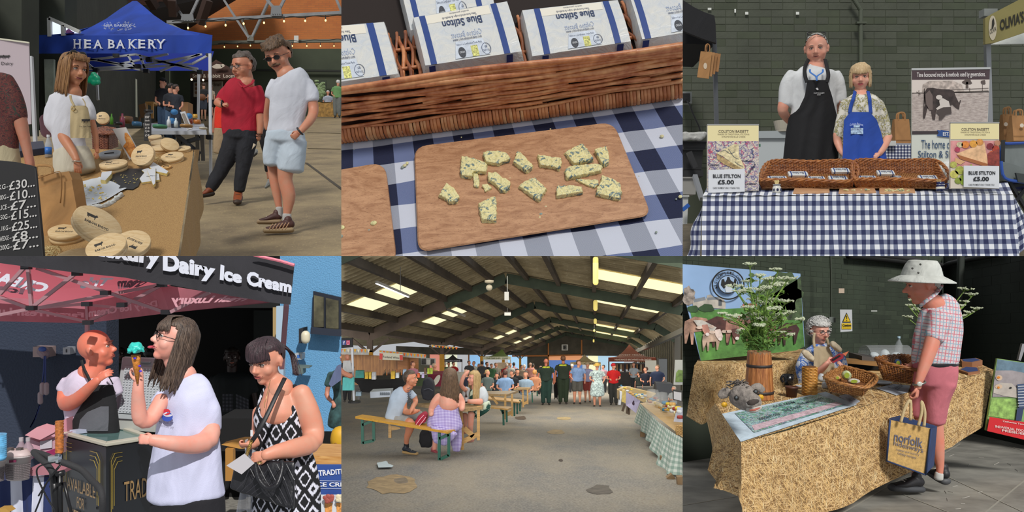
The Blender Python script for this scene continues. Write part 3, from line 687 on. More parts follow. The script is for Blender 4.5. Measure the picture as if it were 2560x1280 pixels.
M().psm(px([(316,198),(325,199),(325,262),(316,262)],23.9),(0,.02,0)).mk('door_pane',emit('dfe9ee',.9),dr);M().psm(px([(316,222),(325,223),(325,236),(316,236)],23.8),(0,.02,0)).mk('purple_notice',mt('8a2a8a',.6),dr);M().psm(px([(327,205),(335,206),(335,250),(327,250)],23.9),(0,.02,0)).mk('door_pane',emit('b8c4bc',.5),dr)
slab('hanging_notice','small white hanging notice with black lettering on the dark wall by the far door','sign',[(297,188),(316,194),(316,229),(299,224)],23,.03,mt('b9b8ac',.7));ptx(PANEL[-1],'notice_text','PRODUCE',0,0,0,0,22.98,mt('2a2a2a',.7),-.01,.02,cns=[(299,192),(315,197),(315,202),(299,198)]);flat(PANEL[-2],'notice_logo',[blb(302,213,3,6)],22.98,mt('4a3c3a',.7),-.01)
# roof timbers and slats
M().psm([W(150,-30,20),W(640,-30,34),W(462,78,34.5),W(262,48,22)],(0,.2,.3)).mk('roof_void',mt('1d1510',.9),kind='structure');rf=PANEL[-1]
for i in range(17):
 t=i/16;a=W(250+t*20-40*(1-t),52-t*62,21);b=W(430+t*170,76-t*92,33.5);M().beam(a,b,.16,.05).mk('roof_batten',mt('5a3220',.8),rf)
for a,b in(((372,-5),(388,20)),((430,0),(433,40)),((415,-10),(440,30)),((520,0),(500,60))):M().beam(W(*a,20.8),W(*b,21),.18).mk('rafter',mt('38241a',.8),rf)
M().beam(W(190,8,20),W(275,44,20),.25).mk('eaves_duct',mt('3a3d3a',.6),rf)
st=mt('77787a',.5,.3,var=.1,sc=3);root=tng('roof_truss','grey riveted steel roof truss crossing in front of the brick gable, nearer one','truss',W(690,35,21))
for a,b,w in(((418,56),(853,32),.075),((853,32),(900,30),.075),((425,0),(457,40),.055),((497,-5),(477,38),.055),((560,0),(622,95),.05),((694,-8),(676,-2),.05),((668,0),(683,18),.07),((720,-20),(700,20),.06),((840,-4),(860,44),.06),((672,0),(630,92),.045),((418,56),(462,80),.05)):M().beam(W(*a,21),W(*b,21),w,w).mk('member',st,root)
for x,y,w,h in((468,45,17,10),(690,27,14,13)):
 M().psm(px([(x-w,y+h),(x-w*.8,y-h),(x+w*.8,y-h),(x+w,y+h)],20.9),(0,.04,0)).mk('gusset_plate',mt('6e7072',.5,.3),root)
 for k in(-.6,-.2,.2,.6):M().ell(W(x+k*w,y+h*.6,20.88),(.012,.01,.012),nu=6,nv=4).mk('rivet',mt('55575a',.5),root)
root=tng('roof_truss','second grey roof truss, farther off, lower in the picture by the string lights','truss',W(690,105,30))
for a,b,w in(((525,109),(560,106),.12),((560,106),(853,102),.10),((853,102),(900,101),.1),((600,40),(622,92),.05),((675,0),(632,92),.06)):M().beam(W(*a,30),W(*b,30),w,w).mk('member',mt('66665a',.6,.2),root)
M().psm(px([(617,103),(619,88),(633,88),(634,103)],29.9),(0,.04,0)).mk('gusset_plate',mt('6b6b62',.5),root)
slab('wall_notice','small white notice hanging on the far truss above the sunglasses man','notice',rect(735,89,746,106),29.8,.03,mt('cfcfc8',.7))
for nm,Zl,yy,L,r_ in(('near',20.5,46,((470,70),(514,66),(564,63),(609,59),(660,57),(710,53),(763,52),(814,51)),2.3),('far',29.5,105,((561,117),(594,116),(626,114),(661,114),(731,115),(767,115),(801,115),(835,115)),1.5)):
 root=tng('string_lights','warm string lights hung along the '+('nearer' if nm=='near' else 'farther')+' steel truss','string lights',W(650,50,Zl));m=M();P=[W(x,(46 if nm=='near' else 106)-(x-650)*.035+1.5*sin(x*.11),Zl)for x in lsp(430 if nm=='near' else 545,900,60)];m.tube(P,.012,5);m.mk('cable',mt('161412',.8),root)
 for x,y in L:u=Zl/F;M().ell(W(x,y,Zl),(r_*u,r_*u,r_*1.3*u),nu=10,nv=8).mk('bulb',emit('ffd27a',3.2),root,True);M().beam(W(x,y-r_*1.2,Zl),W(x,y-r_*4-3,Zl),.02).mk('bulb_holder',mt('1a1613',.7),root)
 # back of the hall: brown gazebo, people, straw table
root=tng('brown_gazebo','brown gazebo with snail drawing far behind the red shirted man','gazebo',W(540,290,26));br=clo('4a3229',.3,3)
M().psm(px([(475,185),(510,172),(540,149),(570,166),(600,178),(600,186),(475,190)],25.5),(0,1.5,0)).mk('canopy',br,root);M().psm(px([(475,184),(600,181),(600,198),(475,200)],25.4),(0,.05,0)).mk('valance',br,root)
flat(root,'snail_drawing',[blb(545,167,13,6,14,.3),blb(558,165,5,4),[(505,178),(515,168),(522,166),(514,176)]],25.4,mt('cdbfae',.8),-.05);ptx(root,'lettering','Snail & Rabbit  Loom',483,186,588,195,25.4,mt('cdbfae',.8),-.05,.01)
M().psm(px([(484,206),(556,203),(556,240),(484,242)],26),(0,.05,0)).mk('menu_board',mt('9d958a',.7),root);
for q in range(6):flat(root,'menu_photo',[blb(491+(q%2)*9,212+(q//2)*10,3.2,3.6)],26,mt(('6d4a34','8d6a44')[q%2],.7),-.03)
M().psm(px([(476,200),(600,200),(600,285),(476,285)],27),(0,.05,0)).mk('back_curtain',mt('1e1917',.9),root);ptx(root,'board_text','Snail',535,207,552,216,26,mt('4a3a30',.7),-.03,.01)
for x,y in((479,199),(508,200)):M().ell(W(x,y,25),(.03,.03,.03)).mk('lamp_bulb',emit('ffe9b0',4),root)
mini('woman in dark top and denim skirt with brown bag before the brown gazebo',509,207,302,20.5,'2a2a2e','3c4250','32241c',200,arm=(.8,.8),shorts=True,w=.9,sk='c59a80');M().ell(W(504,243,20.2),(.10,.05,.08)).mk('brown_handbag',mt('7a4a2e',.6),label='brown handbag held by the woman in the denim skirt',cat='handbag')
mini('person in pale top and black skirt beside the denim skirt woman',528,212,292,22,'a89a88','18181a','3a2a20',190,w=.8,shorts=True)
mini('man in a green shirt and grey trousers at the straw covered table far right',843,200,294,33,'6f9a62','6d706c','b4aea6',190,w=1.15,arm=(.6,.1),lean=2)
mini('grey haired woman seated behind the straw covered table far right',820,226,290,34,'a8aebc','a8aebc','a8a6a2',10,w=1.1,arm=(.8,.8),cut=.5,sit=True)
straw=N('straw_print');straw.set(Roughness=.85);c='8a6c44'
for k_,(cc,t0,a0)in enu((('6d4e28',.52,20),('c09a62',.54,75),('5a3f20',.58,130),('c4a474',.57,160),('ccaa70',.56,45),('dcc89c',.61,100),('7a5830',.6,60),('cdac7c',.59,5))):
 g=straw.noise(straw.coord('UV',(.8,12,1),(0,0,a0)),3.2,2,.5,.3);c=straw.mix(straw.ramp(g,[(t0,0),(t0+.025,1.)]),c,cc)
straw.col(c);straw=straw.m
root=tng('straw_table','table draped in straw printed cloth at the far right of the hall','table',W(824,292,33));m=M().sht(*px(rect(790,258,880,292),33),nu=2,nv=2);m.sht(*px([(797,255),(880,255),(880,258),(790,258)],33.3));m.mk('straw_cloth',mt('96733c',.8,var=.3,sc=9),root)
slab('dark_banner','dark green picture banner behind the far straw table','banner',rect(793,200,816,256),34.6,.05,mt('27301f',.7,var=.4,sc=6));m=M()
for q in range(60):m.ell(W(rga(801,5),rga(228,10),33),(.10,.06,.05),nu=5,nv=4)
m.mk('white_flowers',mt('7d9068',.8,var=.3,sc=8),label='bunch of white flowers on the far straw table',cat='flowers')
# bakery table and staff under the blue gazebo
root=tng('bakery_table','white folding table with trays under the blue gazebo','table',W(450,430,12));TB=Plane(205,336,11.5);M().hexa([TB.P(*q)for q in((366,336),(517,337),(510,317),(358,315))],[TB.P(*q,.05)for q in((366,336),(517,337),(510,317),(358,315))]).mk('tabletop',mt('b4b8c0',.4),root)
for a,b in(((505,336),(508,400)),((493,336),(495,400)),((440,336),(500,385)),((500,345),(440,362)),((446,336),(448,370))):M().beam(W(*a,11.6),W(*b,11.8),.05).mk('leg',mt('55585e',.4,.5),root)
for i,(x,y,w,h,c,s_,lb)in enu(((306,300,6,18,'8a3a50','b','dusty pink flask on the bakery table'),(279,297,4,14,'5aa030','b','bright green bottle on the bakery table'),(422,304,5,14,'d8dce0','b','clear pump bottle on the bakery table'),(440,306,5,12,'c8d4da','b','second clear pump bottle on the bakery table'),(493,300,9,10,'b06a30','x','jar of orange preserve on the bakery table'),(475,298,7,12,'9a4030','x','jar of red preserve on the bakery table'),(488,286,6,9,'d0a040','x','jar of yellow preserve on the bakery table'),(400,313,18,7,'4a8a68','x','green checked tray liner on the bakery table'),(342,305,12,10,'3a6a90','x','blue bowl on the bakery table'),(316,292,16,16,'6d4a2c','x','brown paper basket on the bakery table'),(466,312,16,6,'a07a4a','x','tray of brown pastries on the bakery table'),(371,275,11,7,'2b2622','x','dark pot on the bakery table'),(296,306,10,6,'2a2a2c','x','black dish on the bakery table'),(508,318,10,5,'c9c2b0','x','pale cloth bundle on the bakery table'))):
 Zp=11.6-(y-290)*.02;u=Zp/F;q=M()
 if s_=='b':q.lth(UF(W(x,y+h,Zp)),[(0,0),(w*u,0),(w*u,h*1.1*u),(w*.4*u,h*1.5*u),(w*.4*u,h*1.9*u),(0,h*1.9*u)],16)
 else:q.lth(UF(W(x,y+h,Zp)),[(0,0),(w*.9*u,0),(w*u,h*.5*u),(w*.95*u,h*u),(0,h*1.05*u)],16)
 q.mk('bottle' if s_=='b' else 'jar',mt(c,.35),None,True,label=lb,cat='bottle' if s_=='b' else 'jar')
slab('menu_stand','white framed card stand on the bakery table','stand',[(450,280),(462,278),(480,322),(468,325)],11.3,.03,mt('c9cbcf',.5));flat(PANEL[-1],'card',[[(454,285),(461,283),(475,317),(468,320)]],11.3,mt('8b8278',.6),-.01)
slab('price_sign','tall black rounded chalk sign beside the cheese boxes','sign',[(360,292),(363,284),(368,282),(373,286),(376,296),(376,352),(360,352)],7.2,.02,mt('1c1a19',.6))
for q in range(6):ptx(PANEL[-1-q],'chalk_text',('sour','dough','buns','£3','rye','£4')[q],363,290+q*9,374,296+q*9,7.19,mt('b9b4ad',.8),-.004,.02)
f=mini('woman in black cap and top working at the bakery table',408,195,350,13,'1b1c22','2c4058','15110f',120,arm=(.7,.7),cut=.9,hat=('17171a',0),w=.9)
f=mini('dark haired woman in black apron reaching over the bakery table',428,208,355,12.6,'22262e','3b536e','1a1412',110,arm=(.9,.9),cut=.9,w=.95)
f=mini('dark haired woman bending over boxes at the right of the bakery table',440,211,352,12.2,'262a33','232a38','241a16',100,arm=(.8,.6),cut=.9,w=.9)
for q,(x,y)in enu(((436,280),(472,290),(430,302))):M().ell(W(x,y,11.9),(.05,.05,.04)).mk('blue_glove',mt('3a7ab0',.5),label='blue disposable glove on a baker\'s hand',cat='glove',group='blue gloves on the bakers')
slab('high_chair','brown wooden slatted chair far off under the gazebo','chair',[(346,262),(362,258),(368,290),(352,294)],16,.05,mt('6d4f30',.7));root=PANEL[-1]
for a,b in(((350,292),(348,312)),((366,290),(370,312))):M().beam(W(*a,16),W(*b,16),.03).mk('leg',mt('6d4f30',.7),root)
root=tng('pine_stool','pale pine high table beside the slatted chair','stool',W(373,300,17));M().psm(px(rect(363,254,384,259),17),(0,.3,0)).mk('top',mt('a98048',.6),root)
for x in(366,381):M().beam(W(x,258,17),W(x,296,17),.04).mk('leg',mt('a98048',.6),root)
slab('kraft_boxes','stack of flat brown boxes by the dark haired baker','box',rect(452,255,470,292),13,.2,mt('9a7048',.8))
# blue gazebo
blu=clo('1d3f9c',.35,2.5,var=.12);ZG=12.3;root=tng('blue_gazebo','blue bakery gazebo with white HEA BAKERY lettering','gazebo',W(300,445,ZG));edge=[(67,89),(120,87),(180,82),(230,66),(265,47),(300,22),(332,2),(342,2),(362,18),(385,38),(415,58),(460,75),(500,82),(531,88)]
m=M();n_=len(edge);top_=[W(x,y,ZG+(0 if y>80 else(90-y)*.016))for x,y in edge];bot=[W(67+(531-67)*i/(n_-1),90,ZG)for i in range(n_)]
m.add(top_+bot,[(i,i+1,n_+i+1,n_+i)for i in range(n_-1)]);m.mk('canopy',blu,root)
m=M().grid(lambda u,v:W(67+464*u+(6-9*u)*(1-v),89+45*(1-v)-1*u,ZG-.01+.02*sin(u*40)*(1-v)),60,4);m.mk('valance',blu,root,True)
hl_=mt('d8dce6',.7);m=M();sf=lambda x,y,w:m.sht(*px(rect(x-w,y-.9,x+w,y+.9),ZG,-.041))
for c_,a,b,S_ in(('H',188,205,(190,203)),('E',214,231,(216,)),('A',238,258,(239,257)),('B',274,290,(276,)),('A',294,314,(295,313)),('K',325,343,(327,342)),('E',349,366,(351,)),('R',374,392,(376,391)),('Y',394,415,(404,))):
 text(m,c_,bil(*px(rect(a,101,b,122),ZG,-.04)),.02)
 for x in S_:sf(x,122.2,3.6)
 for x in(S_ if c_ in 'HEBKR' else(396,413)if c_=='Y' else()):sf(x,100.8,3.2)
m.mk('lettering',hl_,root);lg=mt('b9c2dc',.7)
for q in range(70):
 a=random.random()*6.28;rr_=.55+.45*random.random();x,y=302+42*cos(a)*rr_,68+12*sin(a)*rr_;dx,dy=2.4*cos(a),1.4*sin(a)
 if q==0:lm=M()
 p=px([(x-dx,y-dy),(x+dy,y-dx*.4),(x+dx,y+dy),(x-dy,y+dx*.4)],ZG+.1,-.06);lm.add(p,[(0,1,2,3)])
lm.mk('wheat_logo',lg,root);ptx(root,'logo_text','HEA BAKERY',268,65,336,71,ZG+.1,lg,-.1,.02)
M().sht(*px([(60,128),(535,128),(520,177),(85,177)],ZG+2.6)).mk('rear_valance',mt('16309a',.8),root)
al=mt('b6b9be',.35,.4)
for a,b in(((140,136),(345,166)),((205,152),(340,136)),((340,136),(505,180)),((345,166),(505,136)),((215,172),(310,166)),((215,155),(240,176)),((320,138),(338,168)),((350,138),(365,178)),((240,176),(480,160)),((300,160),(420,135)),((372,150),(495,172)),((245,150),(365,178)),((480,160),(528,134)),((400,178),(500,135))):M().beam(W(*a,ZG+1.2),W(*b,ZG+1.2),.03).mk('strut',al,root)
for x,y in((345,166),(366,178),(240,176),(290,138),(372,150),(500,180),(522,135)):M().box(UF(W(x,y,ZG+1.1)),-.04,.04,-.03,.03,-.03,.03).mk('joint',mt('17181c',.5),root)
for a,b,Z_,w in(((525,134),(527,443),ZG-.1,.035),((73,138),(88,330),ZG,.035),((497,178),(495,340),ZG+2.4,.035),((241,178),(245,250),ZG+2.4,.035)):M().beam(W(*a,Z_),W(*b,Z_),w).mk('leg',mt('c6c8cc',.35,.3),root)
M().box(UF(W(524,343,ZG-.2)),-.04,.04,-.04,.04,-.03,.03).mk('clamp',mt('18181a',.5),root);m=M()
for q in range(14):m.ell(W(238+rga(0,6),200+rga(0,7),11.6),(.045,.03,.04),nu=8,nv=6)
remesh(m,.012,2).mk('green_bag',mt('17a076',.3,Alpha=.92),label='shiny green plastic bag tied to the gazebo leg behind the woman',cat='bag')
# banner, pink seat, left man
slab('dairy_banner','pale pink roller banner with black cow drawings at the left edge','banner',[(-30,95),(72,107),(78,310),(-30,322)],6.9,.01,mt('b5a6ab',.7));root=PANEL[-1];M().beam(W(-10,96,6.9),W(73,107,6.88),.012).mk('top_rail',mt('c9c6b0',.4),root);ik=mt('2a2626',.7)
def cow(parent,x,y,s,Z,mat,d=-.006,fl=1,sk=0):
 P=[(-1,-.45),(-.85,-.5),(.5,-.5),(.72,-.75),(.8,-.6),(1.0,-.35),(.95,-.15),(.75,-.2),(.6,0),(.55,.1),(.52,.5),(.42,.5),(.4,.1),(-.5,.12),(-.55,.5),(-.65,.5),(-.7,.1),(-.85,.5),(-.93,.5),(-.88,-.1)]
 return flat(parent,'cow_print',[[(x+a*s*fl+b*s*sk,y+b*s)for a,b in P]],Z,mat,d)
for x in(4,18):cow(root,x,143,8,6.9,ik)
ptx(root,'lettering','Farm Dairy',-28,155,33,165,6.9,ik,-.006,.0);ptx(root,'lettering','RAW MILK GOOD',0,285,69,292,6.9,mt('6b5f60',.7),-.006,.0)
slab('tent_leg','white pole standing behind the pale banner','pole',[(73,140),(79,140),(92,400),(84,400)],7.6,.03,mt('b9bbbd',.4))
m=M();m.lmb([W(115,300,7.2),W(118,330,7.2)],.05,12);m.mk('pink_bag',mt('8a6268',.8),None,True,label='dusty pink bag behind the blonde woman',cat='bag')
n=N('paisley');n.set(Roughness=.85);f1=n.noise(n.coord(),26,3,.6,2.5);n.col(n.ramp(f1,[(.38,'2c3a30'),(.47,'5a2026'),(.55,'6d3f34'),(.62,'3a1a20')]));f=Fig('man in a dark paisley shirt and cream apron cut off at the left edge',20,420,4.9,'b07a62')
f.lmb([(-20,195,38),(-10,240,50),(-5,300,48),(0,420,46)],'shirt',.7,n.m,disp=(.006,8,.6));f.lmb([(5,200,26),(24,235,27),(38,270,25),(44,298,23)],'shirt')
f.lmb([(46,290,20),(54,318,17),(62,350,14),(70,385,12),(76,415,12)]);f.lmb([(-10,330,40),(8,380,38),(16,430,36)],'apron',.8,clo('b5a888',.5));f.done()
f=Fig('smiling blonde woman in a white T shirt and cream apron behind the cheeses',180,440,5.8,'b9815f')
f.head(185,173,82,yaw=30,pitch=0,fem=True,hair='cap',hc='6d4a2c',hc2='a87c4c',hl=.33,nape=-.3,thick=.045,side=.0,brow='4a3222',lips='8a4440',neck=(180,232,24),smile=True,nose=1.03)
f.ctn(-.95,62,318,190,-.06,.37,.43,.026,1.05,zf=-.75,mid=.12);f.frg(.40,24,-.05,r=.018,name='parted_hair',spread=.3,jit=.03)
wt=clo('c9c9cf',.6,6);f.lmb([(178,228,24),(174,240,38),(172,262,43),(172,300,42),(172,350,40),(178,380,40)],'t_shirt',.62,wt,disp=(.008,8,.6));f.lmb([(142,244,18),(132,275,20),(133,305,21),(146,326,17)],'t_shirt');f.lmb([(208,246,14),(222,272,15),(230,300,13)],'t_shirt')
f.lmb([(145,318,15),(160,345,14,-.05),(182,380,11,-.1),(192,402,8.5,-.12)]);f.hand(191,402,82,42,roll=30,curl=.35,side=-1,dz=-.12);f.lmb([(229,300,9),(238,335,8),(241,360,7),(243,380,6)]);f.hand(242,380,88,24,roll=40,curl=.4)
ap=clo('b9a67e',.5,7);fm=wmp(f,lambda y:float(np.interp(y,(240,300,400),(176,178,180))),ip((240,46),(300,50),(380,54)),.66,.02);wrp(f,'apron_bib',[(264,178,214),(270,176,220),(300,176,226),(345,176,228)],fm,ap,folds=.006)
f.lmb([(176,375,44),(182,400,50),(188,430,52)],'apron_skirt',.7,clo('c2bba8',.6,6),disp=(.01,7,.3))
for a in(((176,238),(178,250),(186,266)),((206,246),(212,256),(214,266))):m=M().tube(smo([fm(x,y,.0)for x,y in a],4),.008,6,.4);f.kid('apron_strap',m,ap)
f.kid('buckle',rings(M(),Fr(fm(184,273,.012),(1,0,0),(0,0,1),(0,1,0)),.012,.0025,16),mt('8a7040',.3,.9));fr2=lambda x,y:fm(x,y,.008)
for k in range(3):p=[(-1,-.45),(.5,-.5),(.9,-.4),(.6,0),(.5,.5),(.4,.1),(-.5,.12),(-.6,.5),(-.85,.5),(-.88,-.1)];m=M().add([fr2(208+k*7+a*4.5,302+b*9)for a,b in p],[tuple(range(len(p)))]);f.kid('cow_print',m,ik)
m=M();text(m,'Our Farm Dairy',lambda u,v:fr2(198+30*u,319-5*v),.01,1);f.kid('apron_lettering',m,ik);M().ell(f.hf(.365,-.05,-.15),(.006,.006,.006)).mk('earring',mt('e8e8e8',.1),f.root)
g=M();
for k in(-1,1):g.ell((k*.13,.13,.50),(.11,.05,.07),f.hf,12,8);g.tube([f.hf(k*.25,.12,.48),f.hf(k*.37,-.05,.2)],.004,5)
f.kid('sunglasses_on_head',g,mt('16120f',.15));m=rings(M(),Fr(f.w((192,404,-.13)),(1,0,0),(0,1,0),(0,0,1)),.026,.005,20);f.kid('wrist_watch',m,mt('b9b4aa',.25,.8));f.done()
# the two customers
f=Fig('man in a red polo shirt, black jeans and tan boots',598,505,9.7,'bd8468')
f.head(606,167,70,yaw=-48,pitch=0,hair='cap',hc='3c312a',hc2='6d6056',hl=.30,nape=-.22,thick=.06,side=-.02,brow='4a3a30',glasses='clear',neck=(614,212,22),fat=1.2,hn=.09)
rd=clo('a3142c',.5,7,var=.08);f.lmb([(614,205,20),(609,213,38),(604,232,48),(600,270,46),(598,310,44),(600,332,44)],'polo_shirt',.6,rd,disp=(.009,7,.6));f.lmb([(574,222,15),(560,240,17),(550,262,15)],'polo_shirt');f.lmb([(640,220,15),(648,248,17),(648,282,15)],'polo_shirt')
f.lmb([(552,250,10),(543,256,9.5,-.1),(553,262,8,-.2)]);f.hand(556,261,-5,24,roll=30,curl=.95,dz=-.22);f.kid('wrist_watch',rings(M(),Fr(f.w((556,259,-.2)),(0,.6,.8),(0,-.8,.6),(1,0,0)),.033,.009,20),mt('20242a',.3))
f.lmb([(648,275,11),(651,305,10),(649,332,8)]);f.hand(648,334,100,30,roll=40,curl=.7)
for y in(336,341):f.kid('bracelet',rings(M(),UF(f.w((649,y,0))),.034,.004,20),mt('2a1f1c',.6))
f.kid('paper_slip',M().psm([f.w(q)for q in((640,362,-.05),(634,358,-.05),(624,372,-.05),(624,380,-.05))],(0,.004,0)),mt('c9b9a0',.8))
jn=clo('1e1f25',.6,8,var=.2);f.lmb([(600,328,42),(600,345,42)],'jeans',.65,jn,disp=(.007,12,.5));f.lmb([(586,345,26),(571,385,24),(555,420,19),(538,450,17),(525,472,14)],'jeans',.9);f.lmb([(618,345,26),(613,385,22),(607,420,18),(601,450,16),(598,477,13)],'jeans',.9)
for y in(214,):f.kid('collar',M().tube(smo([f.w((596,204,-.12)),f.w((600,212,-.2)),f.w((606,218,-.24))],4),.014,8,.5).tube(smo([f.w((634,200,-.08)),f.w((628,210,-.2)),f.w((608,219,-.24))],4),.016,8,.5),rd)
f.shoe(533,486,500,492,9,22,'7a3a1c','2a1f18',0,-.1);f.shoe(597,494,593,509,11,26,'8a4420','3a2a1e',.1,-.16);f.done()
f=Fig('man in dark sunglasses, white T shirt and pale blue shorts',705,582,7.8,'c08a6e')
f.head(694,140,84,yaw=-28,pitch=10,roll=-10,hair='cap',hc='3a2a1c',hc2='7a5c3e',hl=.27,nape=-.2,thick=.085,side=.03,brow='3a2a1c',glasses='dark',neck=(716,186,24),lips='9a5c4c',hn=.13,jaw=.98)
f.frg(.29,40,.1,r=.03,name='swept_fringe',spread=.3,jit=.05);m=M().lmb([f.hf(-.12,.345,-.20),f.hf(0,.415,-.165),f.hf(.12,.345,-.20)],.009,8);f.kid('moustache',m,hairm('4a3626'))
wt=clo('c6c9d2',.55,6);f.lmb([(715,182,21),(718,190,34),(726,202,46),(728,225,50),(722,260,48),(716,300,45),(714,332,47)],'t_shirt',.62,wt,disp=(.011,7,.6));f.lmb([(690,205,15),(680,225,16),(674,244,13)],'t_shirt');f.lmb([(766,208,17),(777,230,20),(781,250,18)],'t_shirt')
f.lmb([(676,238,11),(671,262,10,.05),(668,290,10,.12),(668,320,8,.15)]);f.lmb([(778,245,14),(784,272,13),(778,296,12,-.06),(762,316,10,-.12),(749,330,8.5,-.15)]);f.hand(748,331,140,40,roll=20,curl=.9,dz=-.15,side=1)
f.kid('wrist_watch',rings(M(),Fr(f.w((750,328,-.14)),(.6,0,-.75),(0,1,0),(.7,0,.6)),.038,.009,22),mt('2a2c30',.3));sh=clo('b6c3ce',.6,7);f.lmb([(714,332,48),(713,352,50)],'shorts',.65,sh,disp=(.008,8,.6));f.lmb([(688,352,27),(680,385,23),(678,410,19)],'shorts',.9);f.lmb([(733,352,33),(730,390,34),(727,424,33)],'shorts',.8)
f.lmb([(681,405,14,.1),(684,440,13,.1),(691,480,11.5,.1),(698,520,8,.1)]);f.lmb([(715,420,22),(713,450,18),(722,488,17.5),(719,525,11),(716,545,9)])
sk_=clo('b4b2ae',.3);f.lmb([(698,518,9,.1),(698,542,9.5,.1)],'sock',1,sk_);f.lmb([(717,535,11.5),(718,560,12)],'sock')
f.shoe(702,556,644,557,11,24,'4a2a24','9a8262',.1,.05,label='brown trainer with tan stripes');o1=f.shoe(733,577,660,579,13,27,'4a2a24','a08a68',0,-.08,label='brown trainer with tan stripes');m=M()
for k in range(6):x=673+k*8;m.tube(smo(px([(x,575-(k%2)),(x+4,566),(x+10,560-k*.8)],7.62),3),.005,6)
m.mk('tan_stripes',mt('b08c6c',.6),f.root,True);f.done()
# people half hidden behind them
f=Fig('person in a bright orange red top behind the red polo man',547,420,10.6,'a8705a');f.lmb([(556,268,18),(556,300,20),(556,322,20)],'top',.6,clo('d8301c',.5));f.lmb([(541,270,5),(536,300,5),(534,330,4)]);f.lmb([(556,322,20),(550,350,17),(545,382,12)],'trousers',.6,clo('a08a6c',.5));f.done()
f=Fig('person in dark clothes and grey trainers behind the two customers',668,470,10.4,'c08a70');f.lmb([(652,260,12),(656,310,14),(662,350,14),(668,380,12),(671,428,9)],'clothes',.8,clo('1b1b20',.5));f.lmb([(671,425,6),(672,445,5)]);f.shoe(675,462,664,470,6,12,'a8aaa8','8d908c');f.shoe(642,384,634,391,5,10,'8a8c8a','3a3a3a',.8,.8);f.done()
# foreground table
bu=N('burlap');bu.set(Roughness=.95);f2=bu.noise(bu.coord(),260,2);bu.col(bu.mix(bu.ramp(f2,[(.35,0),(.65,1.)]),'8d6a42','b8945e'));bu.bump(bu.math('ADD',f2,bu.math('MULTIPLY',bu.noise(bu.coord(),4,2),2.)),.5,.004);bu=bu.m
root=tng('burlap_table','market table covered in tan burlap cloth in the soft cheese stall','table',W(300,640,5));m=M();m.sht(T1.P(60,372),T1.P(484,374),T1.P(444,645),T1.P(-40,645),nu=20,nv=20,fn=lambda u,v:T1.n*.004*noise.noise(Vector((u*9,v*9,0))))
def side_(u,v):a=T1.P(484-40*(1-v),374+271*(1-v));return a+A((.012+.045*sin(u*1.5),.02*u,-u*.42+.0))+A((.012*sin(v*24+u*3)*u,0,0))
m.grid(side_,8,40);m.mk('burlap_cloth',bu,root,True)
m=M().grid(lambda u,v:W(487+9*sin(u*3)+3*sin(v*9+u*4),374+150*v,6.9+.3*u),8,20);m.mk('hanging_fold',bu,root,True)
def cbx(lb,fr,R,h,txt=True,lid=.45,rot=0,sc=1,c1='c9a978',c2='dcc296',name='cheese_box',sq=1):
 fr=fr.tilt('z',rot)if rot else fr;r_=tng(name,lb,'box',fr.o,'round wooden cheese boxes');wd=wdm(c1,c2,5,(3,3,14),rough=.55);wt_=wdm(c2,'e0c9a0',5,(4,30,30),rough=.5)
 M().lth(fr,[(0,0),(R*.97,0),(R*.97,h*(1-lid)),(R*.9,h*(1-lid))],40,1,sq).mk('base',wd,r_,True);M().lth(fr,[(R,h*(1-lid)),(R,h),(R*.975,h+.001)],40,1,sq).mk('lid_rim',wd,r_,True);M().lth(fr,[(R*.985,h),(0,h)],40,1,sq).mk('lid_top',wt_,r_);k=mt('33302c',.7);T=lambda a,b:fr(a*R,b*R*sq,h+.0012)
 if txt:
  m=M();p=[(-1,-.45),(-.85,-.5),(.5,-.5),(.72,-.75),(1.0,-.35),(.75,-.2),(.55,.1),(.52,.5),(.42,.5),(.4,.1),(-.5,.12),(-.55,.5),(-.7,.1),(-.85,.5),(-.88,-.1)];m.add([T(-.30+a*.24,.22-b*.30)for a,b in p],[tuple(range(len(p)))]);m.mk('cow_print',k,r_)
  m=M();text(m,'BARON BIGOD',lambda u,v:T(-.55+1.0*u,-.25+.18*v),.03,1);m.mk('lettering',k,r_);m=M();text(m,'a soft creamy raw milk cheese',lambda u,v:T(-.5+.85*u,-.40+.06*v),0,1);m.mk('small_print',mt('7d7466',.7),r_)
 return r_
def face(x,y,Z,nx,ny,nz,rot=0):
 n=nrm((nx,ny,nz));X=nrm(np.cross((0,0,1.),n))if abs(n[2])<.98 else A((1.,0,0));X=X if X[0]>0 else-X;Y=np.cross(n,X);return Fr(W(x,y,Z),X,Y,n).tilt('z',rot)
u=T1.Z(430)/F
cbx('round wooden cheese box resting on the black slate',T1.frame(287,426),33*u,19*u,rot=20)
slab_=M().psm([T1.P(*q,.002)for q in((247,454),(318,424),(358,424),(360,434),(346,468),(332,476),(300,474),(270,470))],T1.n*.006);slab_.mk('slate_board',mt('1d1e22',.5,bump=.3,bs=60),label='black slate board with cheese crumbs on the burlap',cat='slate')
cbx('round wooden box with a cow print propped upright by the picture',face(362,392,5.9,-.12,-.93,.35,0),30*5.8/F,12*u)
for x,y,R,h,lb in((405,379,24,12,'small cheese box lowest of the stack behind the upright box'),(400,364,21,10,'small cheese box in the middle of the stack'),(389,352,16,11,'smallest cheese box on top of the stack')):cbx(lb,T1.frame(x,y),R*T1.Z(y)/F,h*T1.Z(y)/F,False)
cbx('cheese box leaning on its edge right of the stack',face(423,366,6.2,.5,-.6,.62),22*6.2/F,9*u,False);cbx('cheese box with a cow print at the right of the burlap table',T1.frame(433,402).tilt('x',8),27*T1.Z(400)/F,13*u,rot=-8);cbx('cheese box at the far right corner of the burlap table',T1.frame(458,378),19*T1.Z(378)/F,9*u,rot=-10)
cbx('upright round cheese box behind the blonde woman',face(258,298,6.6,.25,-.93,.2),16*6.6/F,.03)
u=T1.Z(600)/F
